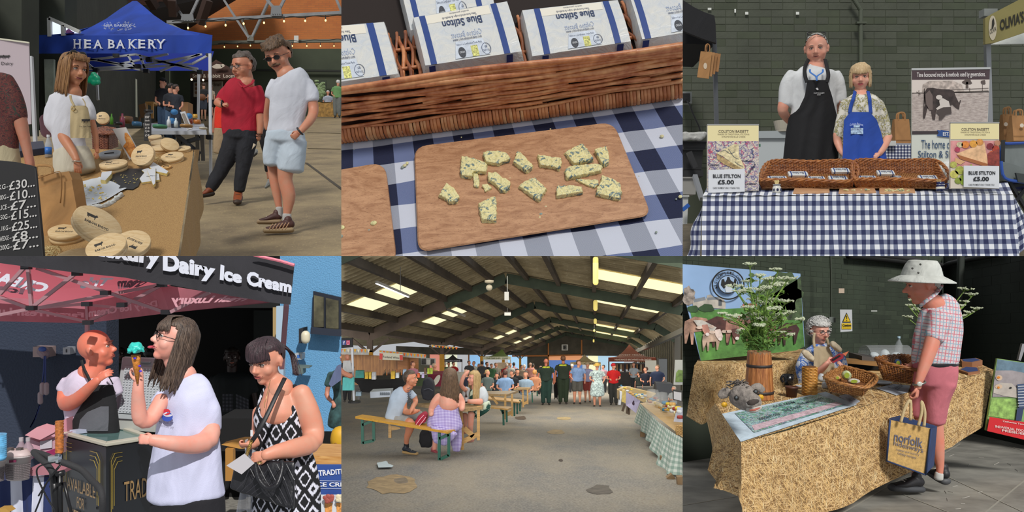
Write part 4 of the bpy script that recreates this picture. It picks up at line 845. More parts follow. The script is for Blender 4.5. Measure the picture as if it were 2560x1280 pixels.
cbx('cheese box at the front left beside the paper bag',T1.frame(168,598).tilt('y',6),41*u,24*u,rot=10,sq=1.05);cbx('large cheese box tilted on its edge in the front heap',face(236,572,4.62,.66,-.34,.66,-35),62*4.5/F,20*u);cbx('cheese box lying behind at the right of the front heap',face(333,616,4.55,.12,-.70,.70,150),44*4.5/F,14*u);cbx('cheese box lowest in the front heap with name reading upwards',face(271,628,4.35,-.02,-.68,.73,30),49*4.3/F,19*4.3/F);cbx('cheese box lid at the bottom edge of the front heap',T1.frame(190,652),42*u,14*u,False)
# paper with crumbs, wedges
m=M().grid(lambda a,b:(lambda q:T1.P(q[0],q[1],.012+.012*noise.noise(Vector((a*3,b*3,1)))))(((A((182,463))*(1-a)+A((250,446))*a)*(1-b)+(A((196,524))*(1-a)+A((318,474))*a)*b)+A((0,8*sin(a*3.1)*b))),16,12);m.mk('cheese_paper',mt('cbd0d6',.5,bump=.3,bs=20),None,True,label='crumpled white cheese paper with crumbs on the burlap table',cat='paper')
m=M().tube(smo([T1.P(x,y,.01)for x,y in((196,524),(230,522),(262,518),(292,500),(304,490))],5),.016,8);remesh(m,.006,2,(.008,40,1)).mk('rind_roll',mt('c2c4c0',.6),label='torn white rind edge along the cheese paper',cat='cheese')
for k in range(46):x,y=ru(188,262),ru(468,508);x+=(y-470)*.15;M().ell((0,0,0),(ru(.004,.014),ru(.004,.01),.005),T1.frame(x,y,random.random()*90,.026),7,5).mk('cheese_crumb',mt(random.choice(['d6c98a','cfd0c8','d8b860','d0cdb8']),.7),label='cheese crumb on the white paper',cat='crumb',group='crumbs on the cheese paper')
for k in range(22):x,y=ru(285,345),ru(438,462);M().ell((0,0,0),(ru(.003,.009),.004,.002),T1.frame(x,y,random.random()*90,.011),6,4).mk('cheese_crumb',mt('b9a868',.8),label='cheese smear on the black slate',cat='crumb',group='crumbs on the slate')
rind,paste=mt('c9cbd0',.6,bump=.3,bs=80),mt('d3bd74',.55,var=.1,sc=30)
def wedge(lb,pts,up,h,split=None,lab=False):
 r_=tng('cheese_wedge',lb,'cheese',T1.P(*pts[0]),'cheese wedges on the burlap table');P0=[T1.P(x,y,up)for x,y in pts];P1=[q+T1.n*h for q in P0];M().add(P0+P1,[tuple(range(len(P0),2*len(P0)))]).psm(P0,T1.n*.002).mk('rind',rind,r_);n_=len(P0);M().add(P0+P1,[(i,(i+1)%n_,n_+(i+1)%n_,n_+i)for i in range(n_)]).mk('paste',paste,r_)
 if lab:c=sum(P1)/n_;m=M();text(m,'Bigod',lambda u,v:c+A((-.02+.04*u,0,0))+T1.n*.002+np.cross(T1.n,(1,0,0))*(.015*v),.02,1);m.mk('wedge_label',mt('2c3440',.7),r_)
wedge('half eaten cheese wedge on the black slate',[(254,462),(257,443),(282,440),(281,447),(266,464)],.006,.03);wedge('white wrapped cheese wedge pointing down at the right of the slate',[(370,436),(391,430),(390,470),(385,474)],.012,.02,lab=True);wedge('cheese wedge lying flat under the pointed one',[(350,452),(366,432),(398,440),(400,455),(356,462)],.002,.014,lab=True);wedge('long cut cheese wedge showing yellow paste',[(375,425),(385,413),(422,436),(418,442),(390,436)],.003,.02);wedge('small pale wedge behind the pointed wedge',[(355,430),(372,424),(378,430),(362,436)],.002,.012)
r_=cbx('small round orange cheese with a stamped label',T1.frame(416,421),13*T1.Z(420)/F,6*u,False,c1='c08a48',c2='d8b070',name='round_cheese');r_['category']='cheese';fr=T1.frame(416,421,0,6*u+.002);rings(M(),fr,.018,.0018,24).mk('stamp_ring',ik,r_)
# picture stand, hamper, bowl, cash box, bottle
slab('cow_picture','white picture card with orange brown animal print leaning on an easel','picture',[(281,322),(314,318),(345,377),(324,400)],6.05,.012,mt('c3bfbb',.5));root=PANEL[-1];n=N('rust_print');f1=n.noise(n.coord(),18,4,.7);n.col(n.ramp(f1,[(.35,'5a3a24'),(.5,'c07420'),(.65,'d6a45c')]));flat(root,'print',[[(312,332),(318,332),(326,342),(342,372),(326,394),(318,380),(308,366),(316,356),(312,345)]],6.05,n.m);
for a,b in(((302,396),(314,350)),((330,400),(340,408)),((318,398),(322,380))):M().beam(W(*a,6.1),W(*b,6.2),.012).mk('easel_leg',mt('96703c',.6),root)
root=tng('wicker_hamper','brown wicker hamper with lid behind the picture card','basket',W(263,375,6.5));a_=[W(233,372,6.5),W(270,376,6.35),W(294,366,6.7)];b_=[W(231,330,6.5),W(270,333,6.35),W(293,326,6.7)]
for i in(0,1):m=M();wick(m,lambda u,v:(a_[i]*(1-u)+a_[i+1]*u)*(1-v)+(b_[i]*(1-u)+b_[i+1]*u)*v,15,9,.005,.0042,nside=5);m.sht(b_[i]+A((0,.01,0)),b_[i+1]+A((0,.01,0)),a_[i+1]+A((0,.01,0)),a_[i]+A((0,.01,0)));m.mk('side_wall',wm('5a2c1c','8a5238'),root,True)
m=M();lid_=[W(229,331,6.5),W(270,335,6.33),W(296,326,6.7),W(258,318,6.9)];wick(m,lambda u,v:(lid_[0]*(1-u)+lid_[1]*u)*(1-v)+(lid_[3]*(1-u)+lid_[2]*u)*v,10,8,.004,.005);m.psm(lid_,(0,0,-.01));rpr(m,lid_+[lid_[0]],.006,30);m.mk('lid',wm('6d3a26','9a6044'),root,True)
fr=T1.frame(277,394);u=T1.Z(394)/F;M().lth(fr,[(0,0),(24*u,0),(26*u,12*u),(25*u,12*u),(23*u,2*u),(0,2*u)],30).mk('white_bowl',mt('b9bcc0',.4),None,True,label='shallow white dish with a black knife beside the woman',cat='dish');M().beam(fr(-.04,0,.03),fr(.02,.02,.03),.012,.008).mk('knife_handle',mt('1a1a1c',.4),label='black handled knife lying in the white dish',cat='knife')
M().hexa([T1.P(x,y)for x,y in((40,396),(116,386),(112,368),(36,374))],[T1.P(x,y,.05)for x,y in((40,396),(116,386),(112,368),(36,374))]).mk('cash_box',mt('20283c',.4),label='dark blue metal cash box behind the paper bag',cat='box',bevel=.004)
root=tng('water_bottle','clear plastic water bottle with blue label by the cash box','bottle',T1.P(121,394));fr=UF(T1.P(121,394));u=T1.Z(394)/F;M().lth(fr,[(0,0),(8*u,0),(8*u,30*u),(7*u,36*u),(3.5*u,48*u),(3.5*u,52*u),(0,52*u)],20).mk('bottle',glass('c6ccd4',.45),root,True);M().lth(fr,[(8.2*u,8*u),(8.2*u,26*u)],20).mk('label',mt('2f6ec0',.4),root,True);M().lth(fr,[(4*u,51*u),(4*u,57*u),(0,57*u)],14).mk('cap',mt('d0d4d8',.4),root)
# kraft bag and chalkboard in front
kr=clo('a67c4c',.35,8,var=.1);root=tng('kraft_bag','big brown paper carrier bag with flat handles at the front left','paper bag',W(140,640,4.5));M().psm(px([(88,468),(90,440),(172,428),(180,446),(192,520),(198,600),(108,650)],4.86),(0,.12,0)).mk('bag',kr,root);M().psm(px([(90,472),(179,450),(193,528),(198,590),(108,640)],4.85),(0,.01,0)).mk('front_panel',kr,root)
for pts in(((93,440),(91,418),(97,413),(128,416),(132,432)),((96,446),(140,430),(152,434),(154,470),(151,508))):M().tube(smo(px(pts,4.83),2),.008,6,.3).mk('handle',kr,root,True)
root=tng('chalkboard','black price chalkboard with white handwritten prices at the front left','chalkboard',W(50,640,4.2));ch=mt('c9c6c2',.9);cb=[(-40,404),(0,401),(40,405),(68,411),(86,416),(89,440),(105,600),(108,650),(-40,650)]
M().psm(px(cb,4.2),(0,.02,0)).mk('board',mt('161517',.6),root);M().beam(W(88,420,4.19),W(108,650,4.19),.004).mk('board_edge',mt('2c2a2a',.5),root)
for i,(l_,p_,y)in enu((('1KG','£30...',468),('500G','£10...',494),('SLICE','£7...',519),('250G','£15...',543),('1.1KG','£25...',571),('WEDGE','£8...',596),('200G','£7...',618))):
 x=24+i*1.6;s_=-.18;ptx(root,'price',p_,0,0,0,0,4.2,ch,-.004,.012,cns=[(x,y-14),(x+64,y-14-10),(x+64,y-10+8),(x,y+8)]);ptx(root,'chalk_text',l_,0,0,0,0,4.2,ch,-.004,.01,cns=[(x-32,y-4),(x-9,y-8),(x-9,y+4),(x-32,y+8)]);ptx(root,'arrow','-',0,0,0,0,4.2,ch,-.004,.01,cns=[(x-7,y-1),(x-2,y-2),(x-2,y),(x-7,y+1)])
m=M()
for k in range(60):x,y=(rga(125,14),rga(632,8))if k<40 else(rga(390,14),rga(404,4));u=T1.Z(y)/F*6;fr=T1.frame(x,y,random.random()*360,.006);m.tube(smo([fr(-2*u,0,0),fr(-u,u*ru(-1,1),u),fr(u,u*ru(-1,1),u),fr(2*u,0,0)],3),.0016,4)
m.mk('wood_wool',mt('cdb884',.8),label='curls of pale wood wool scattered on the burlap',cat='wood wool',kind='stuff')
finish('farm',x1=853.33,bottom=True)
# ================================================================ PICTURE top middle: blue cheese on a board, close up
T2=Plane(-1733,480,1.45)
def homog(src,dst):
 a=[];b=[]
 for(x,y),(u,v)in zip(src,dst):a+=[[x,y,1,0,0,0,-u*x,-u*y],[0,0,0,x,y,1,-v*x,-v*y]];b+=[u,v]
 h=np.linalg.solve(A(a,float),A(b,float));Hm=np.append(h,1).reshape(3,3)
 def f(x,y):q=Hm@A((x,y,1.));return q[0]/q[2],q[1]/q[2]
 return f
hp_=[(982,360),(1535,285),(1640,487),(1001,572)];hu=[(.5,0),(6,0),(6,2),(.5,2)];toU,toP=homog(hp_,hu),homog(hu,hp_)
m=M();vs=[];uv=[];nx,ny=60,45
for j in range(ny+1):
 for i in range(nx+1):
  x,y=800+960*i/nx,-60+720*j/ny;vs.append(T2.P(x,y,.0012*noise.noise(Vector((x*.01,y*.02,0)))*1.5));u,v=toU(x,y+2.5*noise.noise(Vector((x*.012,y*.012,3))));uv.append((u+.5,v+.5))
m.add(vs,[(j*(nx+1)+i,(j+1)*(nx+1)+i,(j+1)*(nx+1)+i+1,j*(nx+1)+i+1)for j in range(ny)for i in range(nx)],uv)
n=N('gingham_close');n.set(Roughness=.9);s_=n.sep(n.coord('UV'));a,b=stripes2(n,s_[0],s_[1]);w1=n.n('ShaderNodeTexWave',wave_type='BANDS',bands_direction='DIAGONAL');w1.inputs['Scale'].default_value=40;n.l(n.coord('UV'),w1.inputs['Vector'])
tw=n.math('GREATER_THAN',w1.outputs[1],.5);x=n.mix(n.math('MAXIMUM',a,b),'bfc3d0',n.mix(tw,'3f4f7d','7a84a4'));x=n.mix(n.math('MULTIPLY',a,n.math('SUBTRACT',1.,b)),x,n.mix(tw,'6d7386','a9adb8'));x=n.mix(n.math('MULTIPLY',a,b),x,n.mix(n.noise(n.coord(),400,2),'0a112c','161f42'));n.col(x);n.bump(w1.outputs[1],.25,.0006)
m.mk('gingham_cloth',n.m,None,True,label='navy and white gingham cloth under the wooden cheese board, seen close',cat='tablecloth')
# boards
beech=N('beech');beech.set(Roughness=.42);v=beech.coord('Object',(1.2,12,12),(0,0,7));wv=beech.noise(beech.coord('Object',(2.2,7,7),(0,0,7)),6,3,.55,2.6);fine=beech.noise(v,30,3,.6);c=beech.mix(beech.ramp(wv,[(.3,0),(.5,.6),(.7,1.)]),'8c5c3a','bd8e68')
c=beech.mix(beech.math('MULTIPLY',fine,.35),c,'be9470');dsh=beech.noise(beech.coord('Object',(60,420,420),(0,0,7)),3,1);c=beech.mix(beech.ramp(dsh,[(.62,0),(.68,.7)]),c,'6b4028');beech.col(c);beech.bump(dsh,.1,.0005)
def outline(p):return smo(A([(x,y,0)for x,y in p+[p[0]]]),1)[:-1,:2]
def rnd(cns,r,n=6):
 "px outline with rounded corners"
 out=[];k=len(cns)
 for i in range(k):
  p,a,b=A(cns[i],float),A(cns[i-1],float),A(cns[(i+1)%k],float);ta,tb=nrm(a-p),nrm(b-p);q0,q1=p+ta*r,p+tb*r
  for t in lsp(0,1,n):out.append((1-t)**2*q0+2*t*(1-t)*p+t*t*q1)
 return out
def board(lb,cns,r,th):
 o=rnd(cns,r);m=M();lo=[T2.P(x,y,.0015)for x,y in o];hi=[T2.P(x,y+6,th)for x,y in o];n_=len(o);cen=sum(hi)/n_;top2=[h+(cen-h)*.012+T2.n*.0022 for h in hi]
 m.add(lo+hi+top2,[tuple(range(n_))[::-1],tuple(range(2*n_,3*n_))]+[(k*n_+i,k*n_+(i+1)%n_,(k+1)*n_+(i+1)%n_,(k+1)*n_+i)for k in(0,1)for i in range(n_)])
 m.f=[f_[::-1]for f_ in m.f];return m.mk('chopping_board',beech.m,None,label=lb,cat='chopping board',group='beech chopping boards close up')
BT=.0075
board('large beech chopping board bearing scattered chunks of blue cheese',[(1036,370),(1533,308),(1628,541),(1046,633)],30,BT);board('beech chopping board cut off at the left edge of the close up',[(780,440),(964,408),(994,660),(780,700)],36,BT)
n=N('blue_cheese');n.set(Roughness=.45);n.b.inputs['Subsurface Weight'].default_value=.1;n.b.inputs['Subsurface Radius'].default_value=(.004,.003,.001)
v=n.coord();f1=n.noise(v,75,4,.7,1.2);f2=n.noise(v,240,2);c=n.mix(n.ramp(n.math('ADD',f1,n.math('MULTIPLY',f2,.12)),[(.36,1.),(.52,0)]),'dcd096','b4b694');c=n.mix(n.ramp(f1,[(.53,0),(.58,1.)]),c,n.mix(f2,'40565e','7d9491'));n.col(c);n.bump(f1,.5,.004);chm=n.m
L3=lambda X,Y:(853+X/4,320+Y/4);L4=lambda X,Y:(1280+X/4,320+Y/4)
CH=[(L3,[(1200,325),(1300,345),(1420,375),(1470,405),(1455,495),(1320,490),(1310,545),(1200,530),(1190,480)],'wide L shaped chunk of blue cheese at the upper left of the heap'),(L3,[(1410,300),(1480,275),(1640,285),(1690,330),(1695,370),(1600,400),(1590,415),(1440,395)],'oblong blue cheese chunk nearest the top edge of the board, left half'),(L3,[(1320,490),(1365,488),(1385,560),(1385,630),(1325,625)],'thin upright sliver of blue cheese below the wide L shaped chunk'),
(L3,[(1465,490),(1560,490),(1600,530),(1700,590),(1690,650),(1640,685),(1600,680),(1530,600),(1465,570)],'slanting veined cheese chunk near the centre left of the board'),(L3,[(1410,610),(1470,590),(1510,640),(1440,675)],'small plain yellow crumb beside the slanting chunk'),(L3,[(1055,590),(1140,660),(1190,740),(1165,785),(1085,795),(1060,760),(975,720)],'triangular blue cheese chunk lying alone at the left of the board'),
(L3,[(1370,790),(1430,775),(1545,720),(1560,770),(1555,985),(1415,980),(1400,950)],'tall blue cheese chunk lying lowest on the board'),(L4,[(5,390),(45,280),(90,285),(215,430),(200,460),(145,490)],'wedge of blue cheese with a veined rind edge at the upper middle'),(L4,[(245,315),(400,335),(490,345),(495,400),(475,470),(410,440),(270,425)],'bow shaped blue cheese chunk with a grey knot at the upper middle'),
(L4,[(510,290),(690,195),(740,240),(815,370),(730,390),(610,420)],'large square blue cheese chunk nearest the top right corner heap'),(L4,[(815,270),(850,250),(940,220),(970,350),(965,400),(920,430),(880,400)],'upright oval blue cheese chunk farthest right in the top row'),(L4,[(515,470),(570,430),(860,405),(905,430),(895,480),(540,560),(520,530)],'long blue cheese bar lying under the large square chunk'),
(L4,[(620,545),(680,545),(860,550),(870,600),(830,640),(700,590)],'narrow pale cheese tongue tucked under the big right chunk'),(L4,[(885,510),(1080,590),(1095,700),(1070,765),(830,715),(835,650),(880,590)],'biggest blue cheese chunk at the right of the board'),(L4,[(55,625),(110,580),(230,540),(290,600),(350,660),(310,720),(270,780),(180,720)],'diamond shaped blue cheese chunk at the lower middle'),(L4,[(435,630),(600,620),(700,640),(710,690),(640,705),(435,740)],'short blue cheese bar between the diamond chunk and the biggest chunk')]
for i,(L,p,lb)in enu(CH):
 q=[L(*a)for a in p];hgt=.010 if i not in(2,4,12)else.006;cx_,cy_=np.mean([a[0]for a in q]),np.mean([a[1]for a in q]);n_=len(q)
 lo=[T2.P(x,y+3,BT)for x,y in q];hi=[T2.P(cx_+(x-cx_)*.93,cy_+(y-cy_)*.9+4.5,BT+hgt*(.9+.2*random.random()))for x,y in q];m=M().add(lo+hi,[tuple(range(n_))[::-1],tuple(range(n_,2*n_))]+[(k,(k+1)%n_,n_+(k+1)%n_,n_+k)for k in range(n_)])
 remesh(m,.0013,1,(.0016,160,1)).mk('cheese_chunk',chm,None,False,label=lb,cat='cheese',group='blue cheese chunks on the beech board')
cr=[(1293,352,3),(1335,379,3),(1512,343,2.5),(1530,429,2),(1513,441,3),(1364,526,4),(1352,545,5),(1349,553,4),(1350,560,3),(1541,394,3),(1564,407,3),(1470,526,2),(1487,532,2),(1423,526,2),(1215,437,1.5),(1225,458,2),(1264,463,2),(1275,455,3.5),(1246,486,3),(1230,488,2),(1190,585,2.5),(1194,583,2),(906,549,3),(908,558,2),(924,585,4),(936,569,9),(856,580,9),(854,602,7),(877,594,3),(1654,344,6),(1640,583,4),(1700,495,6),(1376,325,3),(887,382,2),(1154,352,2),(1012,417,6),(1006,421,5),(1018,411,5),(1596,449,2),(1690,500,3)]
for i,(x,y,r)in enu(cr):
 onb=(1040<x<1610 and 340<y<620)or x<985;base=(BT if onb else.001);s2=r*T2.Z(y)/F;o=M().ell((0,0,0),(s2,s2*.8,s2*.55),T2.frame(x,y,random.random()*90,base+s2*.5),8,6)
 o.mk('crumb',mt(('8a968c','d8cf9c','cfc69a')[i%3]if r<8 else 'd9cf96',.6,bump=.5,bs=400,var=.2,sc=200),None,True,label='tiny blue cheese crumb scattered around the boards' if r<8 else('flat round yellow cheese crumb on the left board' if i==25 else 'veined chunk of cheese cut off by the left edge of the close up'),cat='crumb',group='cheese crumbs close up')
 # basket
bm_=wm('964e28','cf8a5a');bm2=wm('703a1e','a5623a');bm3=wm('a8623a','d09664')
root=tng('wicker_basket','large brown wicker basket holding paper wrapped Stilton, seen close','basket',T2.P(1280,300));yb=lambda x:357-(x-853)*.1335-8*sin((x-853)/853*pi)*-.6
BW=lambda x,t,o=0:T2.P(x,yb(x),0)+T2.n*.112*t+A((0,-.67,-.74))*o
rr=random.Random(4)
for k in range(26):  # long rods slanting across the wall in bundles
 row=k//2;t0=.34+.045*row+rr.uniform(-.015,.015);r_=.0032+.0013*(row>8)+rr.uniform(-.0004,.0006);sl_=rr.uniform(.0,.10)if row<10 else.04;x0=800+(k%2)*rr.uniform(260,560);x1=(1760 if k%2 else x0+rr.uniform(500,1000))
 P=[BW(x,min(1.02,t0-sl_*.5+sl_*(x-x0)/(x1-x0)),.006*sin(x*.014+row*2.1+(k%2)*1.6)+.003)for x in lsp(x0,x1,34)];M().tube(P,lsp(r_*.8,r_*1.1,34),9).mk('willow_rod',(bm_,bm3)[k%2],root,True)
for k in range(5):
 P=[BW(x,.95+.03*k-.035*sin(x*.0045+k*1.3),.004*cos(x*.01+k))for x in lsp(800,1760,50)];M().tube(P,.0052,9).mk('rim_rod',bm3 if k%2 else bm_,root,True)
x=815.
while x<1745:
 w_=rr.uniform(7.5,10.5);u=T2.Z(yb(x))/F;P=[BW(x+6*(1-t),.02+.30*t,.003+.0075*sin(pi*min(1,max(0,t+.05))))for t in lsp(0,1,9)];M().tube(P,w_*.5*u,8,.55).mk('cane_wrap',wm(*((('9a5630','c47e4e'),('a8623a','d09060'),('ba784a','d8a878'))[min(2,int(rr.random()*2.3))])),root,True);x+=w_*.97
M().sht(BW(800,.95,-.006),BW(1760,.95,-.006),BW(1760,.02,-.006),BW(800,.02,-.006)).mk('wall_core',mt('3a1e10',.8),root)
for k in range(78):
 u_=-1.35+k*.131;P=[];r_=.0037+rr.uniform(-.0006,.0008)
 for t in lsp(-.25,-3.4,26):p=toP(u_+.05*sin(t*4.2+k*pi)+.03*rr.uniform(-1,1)*0,t);P.append(T2.P(p[0],p[1],.012+.006*sin(t*4.2+k*pi)))
 M().tube(P,r_,7).mk('base_rod',bm2 if k%3 else bm_,root,True)
for t in(-.62,-1.38,-2.1,-2.8):
 P=[T2.P(*toP(u_,t),.012)for u_ in lsp(-1.6,9.2,60)];M().tube(P,.0042,7).mk('cross_stake',bm_,root,True)
M().sht(T2.P(800,-60,.004),T2.P(1760,-60,.004),T2.P(1760,140,.004),T2.P(800,270,.004)).mk('under_sheet',mt('20140f',.9),root)  # dark sheet under the base rods, for the dark cloth seen through
# packets; corners in px (far left, far right, near right, near left), bands as fractions
def packet(lb,c,up,b,drop=.035,left=True):
 T=lambda u,v,e=0:(lambda q:T2.P(q[0],q[1],up+.004*sin(pi*v)+e))(((A(c[3])*(1-u)+A(c[2])*u)*(1-v)+(A(c[0])*(1-u)+A(c[1])*u)*v))
 r_=tng('stilton_packet',lb,'cheese',T(.5,.5)-T2.n*drop,'Stilton packets in the close up basket');m=M().grid(T,14,14,(0,1),(0,1));g=M()
 L=[(0,0),(.5,0),(1,0),(1,.5),(1,1),(.5,1),(0,1),(0,.5)];cen=T(.5,.5)
 for t in range(4):pass
 ring=[[T(u,v)+(T(u,v)-cen)*.05*sin(pi*.5*t)-T2.n*drop*t for u,v in[(i/10,0)for i in range(10)]+[(1,i/10)for i in range(10)]+[(1-i/10,1)for i in range(10)]+[(0,1-i/10)for i in range(10)]]for t in(0,.2,.5,.8,1)]
 vs=[q+T2.n*.0015*noise.noise(Vector([float(z)*60 for z in q]))for rg in ring for q in rg];m.add(vs,[(k*40+i,(k+1)*40+i,(k+1)*40+(i+1)%40,k*40+(i+1)%40)for k in range(4)for i in range(40)]);m.mk('wrapper',paper,r_,True)
 for k in b:
  s=M().grid(lambda u,v:T(u,v,.0006),1,14,(k,k+.062),(0,1));s.grid(lambda u,v:T(u,0,.0)+(T(u,0)-cen)*.055-T2.n*drop*v+A((0,-.0015,0)),1,5,(k,k+.062),(0,1));s.mk('blue_band',mt('1b3c80',.45),r_)
 bl=M()
 k0=b[0]+.062;k1=b[1]if len(b)>1 else 1.0;pkp(r_,lambda u,v,e=0:T(k0+(k1-k0)*u,v,e),True)
packet('Stilton packet at the back of the basket, partly under another packet',[(985,-78),(1208,-88),(1240,62),(1030,108)],.030,(.07,.80))
packet('Stilton packet cut off by the left edge of the close up',[(690,115),(965,92),(1000,222),(715,262)],.035,(.13,.84))
packet('Stilton packet in the middle of the basket in front of another',[(1038,93),(1268,52),(1304,178),(1068,214)],.046,(.06,.82))
packet('Stilton packet right of the middle in the close up basket',[(1305,68),(1540,42),(1572,146),(1330,184)],.040,(.12,.84))
packet('Stilton packet cut off by the right edge of the close up',[(1562,12),(1800,-20),(1840,100),(1600,142)],.040,(.03,.84))
finish('board',x0=853.33,x1=1706.67,bottom=True)
# ================================================================ PICTURE top right: the Stilton stall
ZW=8.8;G3=Plane(200,671,6.7);T3=Plane(200,490,5.5)
wallg=mt('43473a',.7,var=.14,sc=1.2,bump=.3,bs=22,bd=.01);wallg2=mt('414736',.75,var=.12,sc=2,bump=.25,bs=22)
def wall3(x,y,d):return W(x,y,ZW)+TO*d
m=M().sht(*px(rect(1640,-40,2640,640),ZW),th=(0,.2,0));wl=m.mk('wall_back',mt('43483a',.9),kind='structure')
bricks(wl,1700,-12,2570,420,wall3,18.3,57,wallg,wallg2,.0035,300,lambda x,y:(x<1770)*2+(1960<x<2220 and y>150)*3+(2280<x<2480 and y>180)*3+(x>2470 and y>20)*2)
m=M();m.sht(G3.P(1600,900),G3.P(2700,900),G3.P(2700,520),G3.P(1600,520));m.mk('floor',mt('5d5546',.8,var=.2,sc=6,bump=.2),kind='structure')
# pipe and conduit on the wall
m=M().tube([W(2128,-10,8.7),W(2136,0,8.7),W(2152,26,8.7),W(2152,156,8.7),W(2152,420,8.7)],.022,10);p=m.mk('conduit_pipe',mt('4b5142',.6),label='green painted conduit pipe running down the brick wall above the blonde woman',cat='pipe')
for y in(58,):M().box(UF(W(2152,y,8.7)),-.05,.05,-.03,.03,-.01,.01).mk('clip',mt('4b5142',.6),p)
for i,(x,y,w,h,t)in enu(((1774,22,9,5,'small white tape strip highest at the left on the green wall'),(1838,27,4,9,'narrow upright white tape strip on the green wall'),(1867,33,8,7,'square white tape patch beside the upright strip on the green wall'),(1994,33,8,7,'white tape patch on the green wall above the tall man'))):
 slab('tape_patch',t,'tape',rect(x-w/2,y-h/2,x+w/2,y+h/2),ZW-.03,.004,mt('d4d6cf',.7),'tape patches on the green wall')
 # black gazebo corner on the left
root=tng('black_gazebo','black gazebo corner with hanging valance at the left of the stall','gazebo',W(1790,430,7.6));bk=clo('17171a',.4,6)
M().psm(px([(1700,-8),(1707,0),(1735,18),(1760,30),(1786,39),(1789,60),(1791,108),(1760,98),(1700,74)],7.4),(0,.04,0)).mk('valance',bk,root)
M().psm(px([(1700,72),(1790,106),(1786,112),(1700,108)],7.6),(0,.9,0)).mk('roof_lining',mt('0e0e10',.9),root)
M().psm(px([(1700,74),(1706,74),(1706,100),(1700,100)],7.0),(0,.02,0)).mk('strap',bk,root)
M().beam(W(1786,100,7.55),W(1794,420,7.55),.034).mk('pole',mt('55585c',.4,.3),root)
for i,(dx,lb)in enu(((22,'rearmost brown kraft bag of the bunch hanging on the black gazebo'),(14,'second brown kraft bag from the back of the bunch on the gazebo'),(7,'second brown kraft bag from the front of the bunch on the gazebo'),(0,'front brown kraft carrier bag with pale oval logo hanging on the gazebo'))):
 r_=tng('hanging_bag',lb,'paper bag',W(1765+dx,197-dx*.6,7.3+.02*(3-i)),'kraft bags hanging on the black gazebo');Zb=7.36+dx*.004
 M().psm(px([(1752+dx,128+dx*.2),(1780+dx,130+dx*.2),(1772+dx*1.1,197-dx*.8),(1743+dx*1.2,193-dx*.8)],Zb),(0,.01,0)).mk('bag',clo(('a17449','9a6f45','a87c50','a5794b')[i],.4),r_)
 if i>1:M().tube(smo(px([(1763+dx*.5,129),(1764+dx*.5,115),(1769,110),(1774,115),(1774,129)],Zb),3),.005,6).mk('handle',clo('a17449',.3),r_)
 if i==3:flat(r_,'logo',[blb(1763,165,4.5,8)],Zb,mt('c9b8a0',.8),-.003)
m=M().box(UF(W(1715,246,8.7)),-.05,.05,-.05,.05,-.06,.06);s_=m.mk('wall_socket',mt('8a8d88',.5),label='grey double socket on the dark wall under the black gazebo',cat='socket')
M().box(UF(W(1713,243,8.6)),-.035,.04,-.05,.04,-.05,.03).mk('plug',mt('141414',.4),s_)
M().tube(smo([W(1716,250,8.55),W(1722,258,8.5),(W(1735,290,8.5)),W(1748,318,8.5),W(1752,340,8.5)],4),.008,6).mk('power_cable',mt('1a1a1a',.5),label='thin black cable hanging from the wall socket',cat='cable')
# crates and furniture at the left
root=tng('folding_trolley','dark folding stool frame with pale steel leg below the crates','trolley',W(1745,500,6.9))
M().beam(W(1737,440,6.8),W(1755,498,6.6),.035).mk('leg',mt('8e9093',.3,.6),root);M().beam(W(1722,380,6.9),W(1738,420,6.9),.05,.04).mk('arm',mt('202022',.5),root)
M().psm(px(rect(1706,425,1758,441),7),(0,.4,0)).mk('seat',mt('171719',.6),root)
for i,(a,b,c,d,l_,cl)in enu(((1706,352,1766,372,'black stacking tray on top of the dark pile at the left','161617'),(1706,372,1757,424,'black plastic crate below the top tray at the left','121213'),(1700,442,1742,486,'clear grey storage box under the table at the left','8b8984'),(1698,488,1721,560,'white plastic bin with blue clip beside the tablecloth corner','b4b6b2'))):
 r_=tng('storage_box',l_,'box',W((a+c)/2,d,7),'boxes piled at the left of the stall');k_=M().hexa(px([(a+3,d),(c-3,d)],7)+px([(c-3,d),(a+3,d)],7,.4),px([(a,b+3),(c,b+3)],7)+px([(c,b+3),(a,b+3)],7,.4));k_.mk('box',mt(cl,.5),r_)
 M().psm(px(rect(a-1,b,c+2,b+4),6.98),(0,.44,0)).mk('rim',mt(cl,.4),r_)
 if i==3:M().beam(W(1706,525,6.9),W(1722,512,6.9),.03).mk('clip',mt('2a5aa8',.4),r_)
m=M()
for k in range(26):x=ru(1707,1762);m.ell(W(x,ru(334,348),6.9),(.03,.03,.018))
remesh(m,.008,3).mk('crumpled_film',mt('a9a9a4',.4,bump=.6,bs=40),label='crumpled grey plastic film on the black tray at the left',cat='plastic film')
# freezer behind
root=tng('chest_freezer','white chest freezer standing behind the man in the black apron','freezer',W(1930,440,8));fz=mt('b9bfc1',.35)
M().psm(px([(1893,345),(1975,345),(1975,594),(1893,594)],7.9),(0,.6,0)).mk('body',fz,root)
M().psm(px([(1892,328),(1976,326),(1976,345),(1892,345)],7.87),(0,.62,0)).mk('lid',mt('a4abad',.3),root);flat(root,'sticker',[rect(1893,360,1901,366)],7.9,mt('3f7a5a',.6))
m=M().lth(UF(W(1957,330,7.9)),[(.0,0),(.06,0),(.08,.10),(.085,.1),(.065,.02),(0,.02)],20);m.mk('plastic_tub',mt('b9b2a2',.5),label='pale plastic tub standing on the freezer lid',cat='tub')
